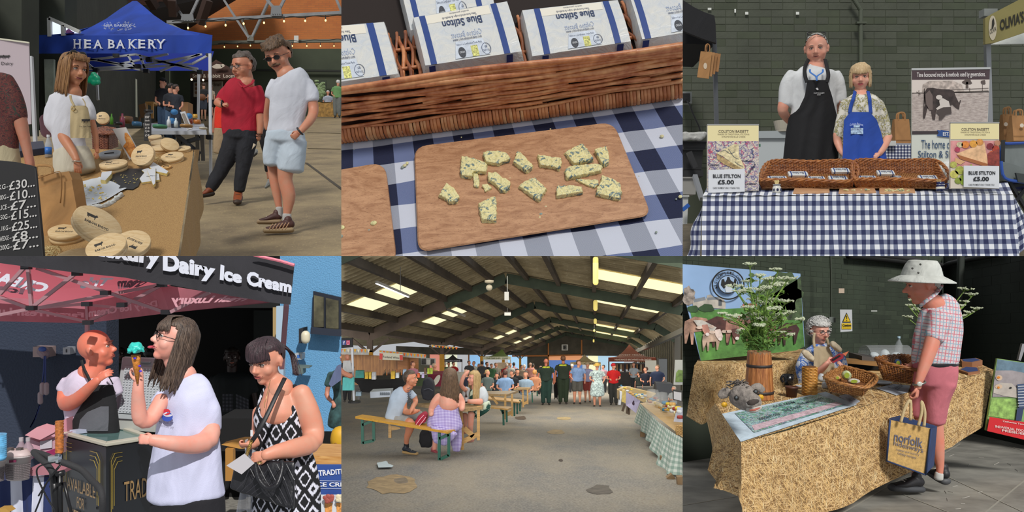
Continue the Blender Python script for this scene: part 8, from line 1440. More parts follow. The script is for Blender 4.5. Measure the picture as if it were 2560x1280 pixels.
for lb,x,t0,ft,Z,tc,hc,yw,w in SITTERS:mini(lb,x,t0,ft,Z,tc,'3a3a40',hc,yw,arm=(.7,.7),w=w,cut=.5,sit=ft-t0<105)
r=random.Random(12);who=(('grey T shirt','46484c'),('white top','b4b4b0'),('dark sleeveless dress','3c3f46'),('black top','18181b'),('green vest','3f6a48'),('checked shirt','8a8a80'),('red top','a02028'),('pale pink dress','b08c98'),('striped shirt','9c8a78'),('dusty rose shirt','a8746c'),('camouflage jacket','5c5a3c'),('bright red polo','b01c20'))
for i,(x,t0)in enu(((1173,901),(1184,903),(1197,909),(1218,905),(1229,909),(1240,907),(1266,908),(1285,906),(1304,912),(1326,907),(1112,905),(1134,904),(1205,903),(1276,907),(1311,911),(1333,909),(1122,905),(1352,915),(1430,910),(1508,912))):
 a,c_=who[i%12];mini('distant shopper in a '+a+', '+('standing near the black gazebo' if x<1150 else 'standing left of the olive gazebo' if x<1205 else 'at the counter of the olive gazebo' if x<1292 else 'beside the far bright doorway' if x<1345 else 'by the beige gazebo')+(' farther back' if i>11 else ''),x,t0,t0+74,38+(i%4)*2,c_,'2c2e34',('2a1c16','6a5040','8a8078','1a1412')[i%4],r.choice((160,200,-60,60,20)),w=1.15,arm=(r.random()*.8,r.random()*.8),cut=.9,group='distant shoppers')
 # right hand cheese tables
sg=ggm('c4ccc8','9cb0a8','7d968e','UV');root=tng('cheese_table','long cheese table under a sage green gingham cloth at the right','table',W(1660,1200,12));tl=[(1600,1008,20),(1622,1032,17),(1650,1058,14.5),(1680,1080,12.8),(1720,1104,11.4)];bl5=[(1587,1050,20.3),(1612,1084,17.2),(1628,1118,14.6),(1657,1182,12.4),(1720,1192,10.8)]
def cl5(u,v):k=u*4;x=[np.interp(k,range(5),[p[j]for p in tl])for j in(0,1,2)];y=[np.interp(k,range(5),[p[j]for p in bl5])for j in(0,1,2)];return W(*[a*(1-v)+b*v for a,b in zip(x,y)])+A((-.04*sin(u*40)*v,0,0))
m=M().grid(lambda a,b:cl5(a/28,b/7),84,14,(0,28),(0,7));m.mk('gingham_cloth',sg,root,True);M().sht(W(1600,1008,20),W(1640,1002,21),W(1760,1060,14),W(1720,1104,11.4)).mk('tabletop',wdm('9c7c4c','b8945c',2),root)
for a,b,z in(((1606,1080),(1606,1098),18),((1658,1140),(1656,1176),13),((1672,1188),(1720,1250),11.5),((1700,1190),(1704,1240),11)):M().beam(W(*a,z),W(*b,z),.09).mk('leg',mt('7a6244',.7),root)
m=M().sht(W(1565,979,24),W(1601,1002,20.5),W(1590,1033,20.5),W(1564,1012,24));r_=m.mk('lilac_banner',clo('a8a4cc',.4),None,label='lilac cloth with a dark emblem hanging from the stall table',cat='banner');flat(r_,'emblem',[blb(1578,1001,3,6,14,.4)],22,mt('3c2c3c',.7),-.4)
root=tng('stall_table','row of stall tables with yellow and cream cloths behind the lilac banner','table',W(1560,1010,28));M().psm(px([(1543,975),(1568,968),(1640,985),(1610,1006),(1560,985)],26),(0,.1,.02)).mk('tabletop',mt('a08c64',.7),root)
for q,c_ in(([(1543,975),(1549,978),(1549,1000),(1543,996)],'7d6c50'),([(1549,978),(1556,980),(1552,1012),(1546,1012)],'b8bcc4'),([(1556,975),(1566,980),(1564,1008),(1554,1004)],'b8a460')):M().psm(px(q,25.5),(0,.1,0)).mk('cloth',clo(c_,.3),root)
for a,b in(((1562,1010),(1556,1028)),((1570,1016),(1567,1034)),((1573,1020),(1572,1036))):M().beam(W(*a,24),W(*b,24),.06).mk('leg',mt('4a3c30',.7),root)
r=random.Random(5);GD=(('round cheese','c8b070'),('pale cheese','ccc4a0'),('wrapped white cheese','b8bcc0'),('biscuit pile','b89050'),('wooden cheese board','b08a50'),('jar of red chutney','8a2c28'),('blue labelled packet','3c80a8'),('yellow packet','ccb030'))
for i in range(64):
 t=r.random();x=1552+t*150;y=966+t*62+r.uniform(-7,22)*(.35+t*.55);y=min(y,1006+(x-1600)*.75)if x>1600 else y;Z=27-t*13;u=Z/F;n_,c_=GD[i%8];w=(2.4+3.4*t)*r.uniform(.8,1.6);M().lth(UF(W(x,y,Z-.4)),[(0,0),(w*u,0),(w*1.05*u,w*.6*u),(w*.9*u,w*.9*u),(0,w*u)],10).mk(n_.replace(' ','_'),mt(c_,.6,var=.15,sc=20),None,True,label=n_+' among the goods laid out on the right stall tables',cat='food',group=n_+' on the right stalls')
for x,y,rx,ry,lb in((1632,1000,17,26,'clear plastic dome over yellow cheeses, left one'),(1655,1004,16,24,'clear plastic dome over white cheeses, right one')):u=17/F;M().lth(UF(W(x,y+10,17)),[(rx*u,0),(rx*u,ry*.9*u),(rx*.8*u,ry*1.35*u),(0,ry*1.45*u)],20).mk('cheese_dome',glass('d0d4d4',.18),None,True,label=lb,cat='dome')
slab('menu_card','white paper menu standing on the cheese table at the right edge','card',[(1694,1018),(1720,1020),(1714,1056),(1684,1054)],14,.01,mt('b0b4c4',.7));slab('dark_sign','dark framed sign with handwritten sheet at the right stall','sign',[(1682,974),(1720,978),(1720,1006),(1683,1000)],17,.04,mt('2c2c28',.6));flat(PANEL[-1],'sheet',[[(1684,978),(1703,981),(1703,1002),(1684,997)]],17,mt('b0b0b4',.7),-.02)
r_=tng('small_basket','small wicker basket on the gingham at the right edge','basket',W(1702,1088,11.6));m=M();wick(m,lambda u,v:W(1692+u*30-3*v*(1-2*u),1087-v*24,11.5),8,9,.01,.012);m.mk('weave',wm('8a6a3c','b8945c'),r_,True)
finish('hall',x0=853.33,x1=1706.67,top=True)
# ================================================================ PICTURE bottom right: the straw cloth stall in the corner
G6=Plane(850,1235,6.5);T6=Plane(560,1000,6.3);ZL=lambda x:8.2/(1-.000444*(x-1706));ZR=lambda x:11.5/(1+.00105*(x-2360))
def w6(zf,z0,s_=1):return lambda x,h,d=0:W(x,850+(h-850)*z0/zf(x),zf(x)-d)
wL,wR=w6(ZL,8.2),w6(ZR,8.2);g6=mt('2f382c',.75,var=.14,sc=1.5,bump=.3,bs=20);g7=mt('353e31',.75,var=.14,sc=2,bump=.3,bs=20);g8=mt('262c27',.75,var=.1,sc=2,bump=.2,bs=25)
w_=M().sht(wL(1600,500),wL(2362,400),wL(2362,1200),wL(1600,1200)).mk('wall_left_brick',mt('2a3227',.9),kind='structure');bricks(w_,1700,560,2362,1010,wL,15,31,g6,g7,.004,300,lambda x,y:(1720<x<2000 and y>640)*2+(y<590 and x<1900)+(y>960)*3)
w_=M().sht(wR(2358,400),wR(2660,400),wR(2660,1300),wR(2358,1300)).mk('wall_right_block',mt('20261f',.9),kind='structure');bricks(w_,2362,500,2600,960,wR,30,47,g8,None,.004,300,None,False)
st6=mt('807e77',.6,var=.18,sc=3,bump=.15,bs=14);fl=M().sht(G6.P(1500,1400),G6.P(2800,1400),G6.P(2800,960),G6.P(1500,960)).mk('floor',st6,kind='structure')
for a,b in(((2300,1160),(2600,1300)),((2440,1300),(2600,1170)),((2420,1085),(2600,1140)),((2240,1230),(2420,1300)),((1700,1265),(1850,1240)),((2060,1310),(2400,1110))):M().beam(G6.P(*a,.002),G6.P(*b,.002),.012,.002).mk('floor_joint',mt('8d8a80',.8),fl)
for k in range(14):x,y=ru(2360,2555),ru(1130,1275);M().tube([G6.P(x,y,.003),G6.P(x+ru(-20,20),y+ru(-8,8),.003)],.002,4).mk('scratch',mt('a8a49c',.8),fl)
cb=mt('0e0f0e',.7)
for P_ in([(2120,640),(2240,652),(2330,668),(2358,672),(2372,660),(2440,646),(2500,636)],[(2140,636),(2250,646),(2340,660),(2362,668)]):M().tube(smo([W(x,y,(ZL(x)if x<2360 else ZR(x))-.12)for x,y in P_],4),.035,8).mk('cable_bundle',cb,None,True,label='thick black cable run along the top of the dark corner walls'+(', upper strand' if P_[0][0]>2130 else ''),cat='cable')
M().beam(W(2403,620,10.6),W(2395,880,10.6),.075).mk('downpipe',mt('2b312c',.5),label='dark downpipe at the corner behind the man in the white hat',cat='pipe',bevel=.02);M().tube([W(2076,630,9.3),W(2078,700,9.3),W(2078,796,9.3)],.012,6).mk('conduit',mt('323a2e',.6),label='thin conduit running down to the socket behind the seated woman',cat='pipe')
slab('twin_socket','grey twin socket at the foot of the conduit','socket',rect(2073,793,2089,806),9.2,.06,mt('6d7470',.4));slab('tape_patch','torn white tape with orange mark on the brick wall','tape',rect(2097,721,2111,733),9.3,.01,mt('b8a694',.7));slab('tape_strip','short white tape strip on the wall left of the man in the hat','tape',rect(2178,776,2193,779),10,.01,mt('a8aca8',.7))
r_=slab('caution_sign','white sign with yellow warning triangle reading Caution','sign',[(2100,774),(2130,774),(2131,828),(2101,830)],9.1,.01,mt('b8bcc0',.5));yw=mt('d0b010',.5);bk6=mt('14140f',.5);flat(r_,'triangle_border',[[(2116,781),(2127,806),(2105,806)]],9.1,bk6,-.005);flat(r_,'triangle',[[(2116,785),(2124.5,804),(2107.5,804)]],9.1,yw,-.008);flat(r_,'exclamation_mark',[[(2114.8,789),(2117.2,789),(2116.5,798),(2115.5,798)],blb(2116,801,1.2,1.2,8)],9.1,bk6,-.011);flat(r_,'yellow_band',[rect(2104,808,2128,823)],9.1,yw,-.005);ptx(r_,'lettering','Caution',2106,810,2127,816,9.1,bk6,-.009,.03);ptx(r_,'lettering','Electrical equipment',2107,818.5,2126,821,9.1,bk6,-.009)
# picture banner with cows
ZQ=8.0;r_=slab('cow_banner','large picture banner with brown cows and round cheese maker logo','banner',[(1690,659),(2001,684),(2012,866),(1990,876),(1752,902)],ZQ,.02,mt('8cacd4',.6,var=.06,sc=1.5));PB=lambda nm,P_,c_,d=-.004,v_=.25,s_=9:flat(r_,nm,P_,ZQ,mt(c_,.6,var=v_,sc=s_),d)
PB('far_field',[[(1725,776),(1860,770),(2005,780),(2011,866),(1990,876),(1752,902)]],'4c7a3a',-.003);r=random.Random(8);PB('tree',[blb(1950,730,52,52,30,.3,0,2),[(1990,700),(2002,690),(2006,800),(1900,800),(1925,740)]],'38482e',-.005,.5,14);PB('tree_leaves',[blb(1880+r.uniform(-12,70),690+r.uniform(-8,60),7,5,9,.5,0,k)for k in range(26)],'4d6438',-.007,.4,20);PB('bare_tree',[blb(1722,740,16,24,16,.4)],'8a8078',-.005,.4,20);PB('bush',[blb(1766,770,20,10,14,.3),blb(1732,772,14,9,12,.3)],'2e4a2a',-.008)
PB('church_wall',[[(1732,752),(1766,746),(1768,738),(1776,736),(1784,743),(1806,744),(1814,758),(1813,772),(1732,768)]],'b0aaa0',-.006,.15);PB('church_roof',[[(1734,748),(1762,742),(1764,750),(1734,756)],[(1768,744),(1796,742),(1800,748),(1768,750)]],'7c8288',-.007,.1);PB('church_window',[[(1796,750),(1800,747),(1804,750),(1804,764),(1796,764)]],'4c5258',-.008);PB('red_roof',[[(1856,760),(1890,757),(1896,768),(1858,770)]],'a8685a',-.006)
for k,(x,y,s_,c_,fl_)in enu(((1745,810,42,'9c7a68',1),(1800,812,46,'4a2c28',1),(1850,806,44,'8a6458',1),(1905,808,40,'6d463c',-1),(1972,820,34,'3a2220',1),(1780,838,30,'a08a7a',1))):
 b_=[(x+a*s_*fl_,y+b*s_*1.15+10)for a,b in((-.8,-.35),(-.2,-.6),(.5,-.5),(.75,-.2),(.62,.1),(.45,.75),(.34,.75),(.3,.15),(-.25,.2),(-.3,.85),(-.42,.85),(-.5,.15),(-.7,.8),(-.8,.8),(-.85,.1))];PB('printed_cow',[b_],c_,-.010-.002*k,.3,12)
for k,(x,y,c_)in enu(((1762,826,'a8786a'),(1794,838,'c0b0a8'),(1836,836,'5a3834'),(1870,830,'8a6a60'))):PB('cow_face',[[(x-9,y-14),(x+5,y-16),(x+12,y+2),(x+9,y+12),(x+1,y+12),(x-7,y)]],c_,-.024-.001*k);PB('cow_muzzle',[blb(x+5,y+9,5,4)],'c9c0bc',-.028);PB('cow_ear',[blb(x-15,y-8,8,4,10),blb(x+15,y-10,7,4,10)],'c0ac9e',-.026)
PB('white_cow_back',[[(1732,800),(1755,800),(1790,818),(1780,832),(1745,818)]],'b4b0a8',-.0235)
for R1,R2,c_ in((41,37.5,'k'),(25,23,'k')):m=M();a=lsp(0,6.2832,49);L=[px([(1818+R_*cos(t),711+R_*.93*sin(t))for t in a],ZQ,-.034)for R_ in(R1,R2)];m.add(L[0]+L[1],[(i,i+1,50+i,49+i)for i in range(48)]);m.mk('logo_ring',bk6,r_)
PB('logo_ground',[blb(1818,711,23,21,30)],'9ab4d4',-.033,.02);PB('logo_figures',[[(1800,712),(1802,698),(1808,697),(1810,706),(1815,698),(1816,692),(1821,692),(1824,700),(1832,706),(1834,696),(1838,700),(1838,714),(1830,722),(1828,716),(1812,716),(1808,722)]],'181818',-.036,0);PB('milk_churn',[[(1813,712),(1825,712),(1828,722),(1826,730),(1812,730),(1810,722)]],'c4ccd4',-.038,0)
s_="MRS TEMPLE'S CHEESE"
for k,ch_ in enu(s_):
 if ch_==' ':continue
 a=radians(-195+k*11.6);cx_,cy_=1818+31*cos(a),711+29*sin(a);ux,uy=-sin(a),cos(a);c4=[(cx_+ux*i*2.4+cos(a)*j*3.4,cy_+uy*i*2.4+sin(a)*j*3.4)for i,j in((-1,1),(1,1),(1,-1),(-1,-1))];ptx(r_,'logo_letter',ch_,0,0,0,0,ZQ,bk6,-.036,.02,cns=c4)
 # straw cloth tables
def stb(lb,top,drops,Z_,uvs=3.2):
 r_=tng('straw_table',lb,'table',W(*Z_));m=M().sht(*top,nu=2,nv=2)
 m.mk('cloth_top',straw,r_)
 for fn,nu_,nv_,uv_ in drops:M().grid(lambda u,v:fn(u/uv_[0],v/uv_[1]),nu_,nv_,(0,uv_[0]),(0,uv_[1])).mk('cloth_drop',straw,r_,True)
 return r_
def dropf(top,bot,amp=0,fr_=9):return lambda u,v:(lambda a,b:W(*(A(a)*(1-v)+A(b)*v))+A((0,-amp*sin(u*fr_)*v,0)))([np.interp(u,[p[0]for p in top],[p[1][j]for p in top])for j in range(3)],[np.interp(u,[p[0]for p in bot],[p[1][j]for p in bot])for j in range(3)])
B6=Plane(700,905,7.9)
stb('rear straw cloth table under the cow banner',[B6.P(1745,899),B6.P(2010,872),B6.P(2040,900),B6.P(1736,914)],[(dropf([(0,(1736,912,7.4)),(.25,(1800,910,7.35)),(1,(2040,898,7.4))],[(0,(1716,1040,7.3)),(.08,(1745,1056,7.1)),(.3,(1785,1046,7.1)),(1,(2040,1060,7.3))],.1,14),40,10,(6,2.6))],(1860,1060,7.4))
FT=[(0,(1853,1107,5.0)),(.18,(1972,1075,5.35)),(.45,(2133,1024,5.9)),(.68,(2262,984,6.5)),(1,(2484,924,7.6))];FB=[(0,(1855,1310,4.9)),(.18,(1975,1310,5.25)),(.45,(2133,1255,5.8)),(.57,(2205,1218,6.1)),(.8,(2360,1127,6.9)),(.85,(2385,1119,7.0)),(1,(2452,1066,7.5))]
LT=[(0,(1853,1107,5.0)),(.5,(1815,1050,5.5)),(1,(1788,1008,5.9))];LBt=[(0,(1855,1310,4.9)),(.15,(1840,1235,5.0)),(.3,(1792,1230,5.1)),(.45,(1800,1215,5.2)),(.7,(1774,1180,5.4)),(1,(1772,1040,5.9))]
tf=stb('long front table under a straw printed cloth reaching the floor',[W(1788,1008,5.9),W(2420,918,8.1),W(2484,924,7.6),W(1853,1107,5.0)],[(dropf(FT,FB,.03,20),60,12,(9,2.6)),(dropf(LT,LBt,.09,17),20,12,(2.6,3))],(2150,1200,6));M().add([T6.P(*q)for q in((1790,1010),(1853,1107),(2262,984),(2484,925),(2440,905),(2180,925),(1990,960))],[tuple(range(7))],[(0,0),(.6,1.2),(4,1),(6,.8),(6,0),(4,0),(2,0)]).mk('cloth_top',straw,tf)
for q in tf.children:
 if q.name.startswith('cloth_top')and len(q.data.polygons)==4:PANEL.remove(q);bpy.data.objects.remove(q);break
 # churn with cow parsley
fr=UF(T6.P(1898,996));u=T6.Z(996)/F;r_=tng('wooden_churn','old wooden barrel churn with dark hoops holding cow parsley','barrel',fr.o);wd=wdm('7a4420','b07440',7,(9,9,1),rough=.45)
for k in range(16):
 a=2*pi*k/16;m=M();pr=[(35,0),(34.5,20),(33,50),(31,80),(28.5,118)];m.add([fr(rr_*u*d_*cos(b_),rr_*u*d_*sin(b_),z*u)for rr_,z in pr for b_,d_ in((a-.19,.985),(a,1.01),(a+.19,.985))],[(3*i+j,3*i+j+1,3*i+j+4,3*i+j+3)for i in range(4)for j in(0,1)]);m.mk('stave',wd,r_)
for z,rr_ in((16,35.6),(82,31.6)):M().lth(fr,[(rr_*u,(z-3)*u),(rr_*u*1.01,(z+4)*u)],32).mk('hoop',mt('2a2220',.6),r_,True)
M().lth(fr,[(28*u,100*u),(28.8*u,118*u),(27*u,118*u),(26*u,108*u),(0,108*u)],32).mk('rim',mt('7a5a3c',.7,var=.2,sc=30),r_,True)
def parsley(lb,base,heads,Z,rs=1):
 r_=tng('cow_parsley',lb,'flowers',W(*base,Z));gm=mt('6d8a3c',.7,var=.25,sc=20);st_=M();le=M();fw=M();u=Z/F
 for hx,hy,sz in heads:
  z1=Z+ru(-.25,.25);tip=W(hx,hy,z1);p0=W(base[0]+ru(-8,8),base[1],Z);mid=(p0+tip)/2+A(((hx-base[0])*u*-.12,ru(-.05,.05),.04));P_=smo([p0,mid,tip-A((0,0,.02))],5);st_.tube(P_,.0045,5)
  for j in range(int(11*rs)):
   d=A((rga(0,.5),rga(0,.5),.22+ru(-.12,.12)))*sz*u*1.5;c_=tip+d;st_.tube([tip-A((0,0,.02)),c_],.0016,3)
   for q in range(7):fw.ell(c_+A((rga(0,1),rga(0,1),rga(0,.5)))*sz*u*.22,(.0075,.0075,.005),nu=4,nv=3)
  for j in range(5):t=ru(.15,.8);p=P_[int(t*(len(P_)-1))];e=p+A((ru(-.1,.1),ru(-.06,.06),ru(0,.07)));st_.tube([p,e],.002,3);le.add([e+A((rga(0,.018),rga(0,.015),rga(0,.018)))for q in range(12)],[(0,1,2),(3,4,5),(6,7,8),(9,10,11)])
 st_.mk('stems',gm,r_,kind='stuff');le.mk('leaves',mt('56762e',.7,var=.3,sc=20),r_,kind='stuff');fw.mk('blossoms',mt('c4ccb0',.7),r_,kind='stuff');return r_
H_=[(1875,663,10),(1944,675,8),(1900,692,12),(1925,700,13),(1965,700,13),(1838,718,13),(1850,732,13),(1890,728,15),(1918,722,12),(1960,712,12),(1880,752,14),(1905,760,15),(1925,752,12),(1962,755,10),(1938,775,14),(1955,790,15),(1970,782,10),(1835,792,10),(1822,800,9),(1862,800,9),(1885,790,14),(1908,800,15),(1880,770,10),(1860,835,12),(1850,828,8),(1900,835,10),(1935,835,9),(1948,832,7),(1972,838,8),(2004,800,9),(1806,785,7),(1915,775,12),(1895,815,12),(1950,800,10),(1870,705,9),(1940,715,11)]
parsley('tall spray of white cow parsley standing in the wooden churn',(1896,880),H_,6.5);m=M()
for k in range(240):p=W(rga(1896,16),ru(838,884),6.5+ru(-.1,.1));e=p+A((rga(0,.05),rga(0,.03),rga(.02,.03)));m.add([p,p+A((.006,0,.004)),e],[(0,1,2)])
m.mk('foliage',mt('3f6426',.7,var=.3,sc=12),None,label='dense feathery green foliage at the mouth of the churn',cat='foliage',kind='stuff');parsley('white cow parsley showing behind the man in the white hat',(2330,900),[(2409,724,10),(2428,738,10),(2415,755,8),(2438,773,9),(2420,782,8),(2408,790,7),(2275,765,9),(2290,775,10),(2274,794,9),(2281,752,7),(2399,765,7)],8.0,.8)
# seated woman
f=Fig('grey curly haired woman in glasses and blue toile blouse using a card reader',2050,1060,7.2,'cf9a88',vox=.012)
f.head(2049,828,62,yaw=38,pitch=12,fem=True,hair='cap',hc='a09e9a',hc2='c8c8c6',hl=.2,nape=-.4,thick=.10,side=.0,glasses='clear',neck=(2050,872,17),fat=1.3,lips='b0584c',brow='8d8680');m=M()
for k in range(320):
 a,b=ru(0,6.28),ru(-.4,1);c_=A((sin(a)*.43*cos(b*1.4),cos(a)*.48*cos(b*1.4)-.08,.1+.48*sin(b*1.4)))
 if c_[1]>.12 and c_[2]<.28:continue
 t=lsp(0,7,9);m.tube([f.hf(*(c_+A((.05*cos(q),.05*sin(q),.012*q-.04))))for q in t],.0035,4)
f.kid('curls',m,mt('b4b4b2',.5,var=.15,sc=60));tl_=N('toile');x=tl_.noise(tl_.coord(scale=(1,.5,.7)),13,4,.65,1.5);tl_.col(tl_.ramp(x,[(.47,'c4cad4'),(.52,'3c68b8'),(.58,'4a74c0'),(.63,'c4cad4')])).set(Roughness=.9)
f.lmb([(2052,862,20),(2052,876,42),(2050,900,48),(2048,940,50),(2048,1000,52)],'blouse',.62,tl_.m,disp=(.01,7,.6));f.lmb([(2016,885,15),(2006,915,17),(2010,945,15)],'blouse');f.lmb([(2086,880,15),(2100,900,16),(2108,925,13)],'blouse')
f.lmb([(2012,940,10),(2030,938,10,-.12),(2055,922,8.5,-.2),(2068,908,7,-.22)]);f.hand(2067,908,-48,27,roll=20,curl=.35,side=1,dz=-.22);f.lmb([(2104,925,9,-.1),(2104,915,7,-.16)]);f.hand(2105,918,-120,24,roll=-20,curl=.6,dz=-.2);fm=wmp(f,2052,ip((860,44),(900,52),(1000,58)),.66,.02);wrp(f,'apron',[(866,2034,2072),(885,2034,2080),(915,2034,2086),(990,2030,2092)],fm,clo('a8987c',.6,7),folds=.01)
for x,y in((2020,888),(2090,866)):f.kid('apron_frill',remesh(M().lmb([f.w((x-8,y-6,-.16)),f.w((x+8,y+8,-.17))],.028,10),.01,1,(.008,30,1)),clo('b8aa92',.7))
for a in(((2036,832),(2034,850),(2036,868)),((2066,845),(2070,856),(2072,868))):f.kid('apron_strap',M().tube(smo([fm(*q,.0)for q in a],4),.012,6,.4),clo('a8987c',.4))
f.done();slab('card_reader','red and black card reader held by the grey haired woman','card reader',[(2076,900),(2100,884),(2110,886),(2108,896),(2084,908)],6.85,.02,mt('8a2430',.4));flat(PANEL[-1],'screen',[[(2078,899),(2098,887),(2102,890),(2083,902)]],6.85,mt('16161a',.3),-.005);slab('orange_card','orange payment card sticking up from the card reader','card',[(2106,884),(2122,878),(2114,890)],6.86,.004,mt('c06a48',.5))
# man
f=Fig('man in a white sun hat, checked shirt and pink shorts with a jute bag',2330,1235,6.5,'c48470',vox=.012)
f.head(2306,712,97,yaw=-76,pitch=12,hair='cap',hc='8a8078',hc2='b0a8a0',hl=.36,nape=-.22,thick=.025,side=-.1,neck=(2348,768,27),fat=1.3,nose=1.06,brow='a08a7c');hf=f.hf;m=M();cr=hf.at(0,-.03,.22).tilt('x',12);m.lth(cr,[(.46,-.02),(.43,.12),(.37,.30),(.30,.40),(.12,.42),(0,.415)],30,1,1.12);hw_=clo('bcbfba',.6,10);f.kid('hat',remesh(m,.007,1,(.005,14,1)),hw_)
m=M().lth(cr,[(.43,.03),(.56,-.04),(.72,-.13),(.72,-.16),(.56,-.07),(.43,.0)],36,1,1.12);f.kid('hat_brim',m,hw_);
for x,y in((2301,661),(2281,671),(2296,682)):f.kid('eyelet',M().ell(f.w((x,y,-.26)),(.008,.006,.008)),mt('3a3c38',.5))
pl=N('check_shirt');pl.set(Roughness=.9);s_=pl.sep(pl.coord('Object',rot=(0,8,0)));c='c4bcc0'
for ax,fq,th,cc,o_ in((0,20,.85,'b84858',0),(2,20,.85,'b85464',.3),(0,20,.84,'6a9cb0',.5),(2,20,.84,'7aa4b4',.75),(0,40,.86,'c4848c',.2)):c=pl.mix(pl.math('MULTIPLY',pl.math('GREATER_THAN',pl.math('FRACT',pl.math('MULTIPLY',pl.math('ADD',s_[ax],o_/fq),fq)),th),.75),c,cc)
pl.col(c);pl.bump(pl.noise(pl.coord(),7,3),.5,.03);pl=pl.m
f.lmb([(2345,745,26),(2352,765,44),(2350,800,56),(2344,850,60),(2338,890,60),(2338,908,58)],'shirt',.6,pl,disp=(.008,7,.6));f.lmb([(2350,785,28,-.08),(2344,815,27,-.1),(2334,846,25,-.12)],'shirt');f.kid('collar',M().tube(smo([f.w((2352,714,0)),f.w((2338,735,-.12)),f.w((2316,752,-.14)),f.w((2300,765,-.1))],4),.02,8,.4),pl)
f.lmb([(2335,838,19,-.12),(2326,870,18,-.14),(2314,905,15.5,-.16),(2300,945,11,-.18),(2294,968,9.5,-.18)]);f.hand(2294,968,96,50,roll=50,curl=.8,side=1,dz=-.18);f.lmb([(2300,895,12,.1),(2284,912,10,.05),(2272,916,8)]);f.hand(2274,916,172,28,curl=.5,roll=40);f.lmb([(2338,905,57),(2338,912,57)],'belt',.64,mt('16161a',.4));f.kid('wrist_watch',rings(M(),Fr(f.w((2298,958,-.18)),(1,0,.3),(0,1,0),(-.3,0,1)),.042,.008,24),mt('7a7a74',.3,.6));f.kid('watch_face',M().ell(f.w((2299,960,-.33)),(.02,.008,.018)),mt('b8b8b0',.2))
pkc=clo('b0626c',.6,6);f.lmb([(2338,906,56),(2336,930,58),(2334,960,54)],'shorts',.62,pkc,disp=(.008,7,.5));f.lmb([(2350,955,38),(2340,1000,32),(2336,1055,27)],'shorts',.9);f.lmb([(2320,950,38,.1),(2306,1000,34,.1),(2300,1040,30,.1)],'shorts',.9)
f.lmb([(2340,1045,17),(2343,1090,17),(2346,1130,15),(2350,1165,10),(2348,1190,9)]);f.lmb([(2300,1040,18,.1),(2292,1100,16,.08),(2290,1160,11,.05),(2288,1200,10,.02)]);f.lmb([(2286,1196,11),(2286,1212,12)],'sock',1,clo('b4b4b0',.3));f.lmb([(2348,1182,11),(2346,1198,12)],'sock');f.shoe(2306,1226,2226,1222,15,34,'1c1c20','3c3e42',0,-.1);f.shoe(2366,1208,2326,1184,15,34,'1a1a1e','45474a',0,.2);f.done()
r_=tng('jute_bag','jute shopping bag with navy sides lettered norfolk hideaways','bag',W(2275,1185,6.1));Q=[(2225,1050),(2328,1072),(2314,1187),(2216,1152)];M().psm(px(Q,6.1),(0,.02,0)).mk('front',mt('b8965c',.9,var=.12,sc=40,bump=.5,bs=160),r_);nv6=clo('26385f',.4);M().hexa([W(2328,1072,6.1),W(2343,1066,6.35),W(2335,1164,6.35),W(2314,1187,6.1)],[W(2326,1072,6.1),W(2341,1066,6.35),W(2333,1164,6.35),W(2312,1187,6.1)]).mk('side',nv6,r_);M().psm(px([(2225,1050),(2256,1042),(2343,1066),(2328,1074)],6.25),(0,.05,0)).mk('top_edge',nv6,r_)
for a,b in((Q[0],Q[3]),(Q[3],Q[2]),(Q[2],Q[1])):M().beam(W(*a,6.09),W(*b,6.09),.014,.01).mk('binding',nv6,r_,True)
for P_ in([(2252,1056),(2262,1020),(2276,1002),(2276,1050)],[(2296,1064),(2304,1030),(2304,1004),(2312,1030),(2310,1066)]):M().tube(smo(px(P_,6.06),5),.011,8).mk('rope_handle',mt('b8a47c',.8,bump=.5,bs=90),r_,True)
for s_,c4,b_ in(('norfolk',[(2236,1078),(2307,1096),(2305,1120),(2234,1101)],.015),('hideaways',[(2234,1101),(2308,1118),(2306,1136),(2233,1116)],.0),('coastal and country',[(2240,1120),(2298,1134),(2297,1141),(2240,1127)],0),('holiday retreats',[(2244,1129),(2290,1141),(2289,1149),(2243,1137)],0)):ptx(r_,'lettering',s_,0,0,0,0,6.1,mt('5c5c6c',.8),-.006,b_,cns=c4)
# things on the front table
def on6(name,lb,x,y,prof,m_,n=24,cat=None,sx=1,sy=1):u=T6.Z(y)/F;o=M().lth(UF(T6.P(x,y)),[(a*u,b*u)for a,b in prof],n,sx,sy).mk(name,m_,None,True,label=lb,cat=cat or name);return o
r_=on6('black_mug','black travel mug standing behind the brown pot',1971,962,[(0,0),(12,0),(14,26),(13,26),(11,8),(0,8)],mt('0e0e12',.25),cat='mug');M().tube(smo([W(x,y,6.5)for x,y in((1958,938),(1953,946),(1957,956))],4),.01,8).mk('handle',mt('0e0e12',.25),r_,True)
on6('brown_pot','small brown plastic plant pot on the straw cloth',1979,992,[(0,0),(12,0),(15,22),(16,22),(16,26),(14,26),(12,6),(0,6)],mt('4c2a1c',.5),cat='pot')
fr=UF(T6.P(2024,986));u=T6.Z(986)/F;r_=tng('wicker_vase','tall golden wicker cylinder between the pot and the baskets','vase',fr.o);m=M()
for i in range(18):m.tube([fr(17*u*cos(a)*(1+.05*cos(a*9+i*pi)),17*u*sin(a)*(1+.05*cos(a*9+i*pi)),(2+i*3.8)*u)for a in lsp(0,2*pi,54,endpoint=False)],2.1*u,5,closed=True)
m.mk('weave',wm('a8702c','cf9a4c'),r_,True);M().lth(fr,[(15*u,0),(15*u,70*u)],20).mk('lining',mt('6d4418',.8),r_)
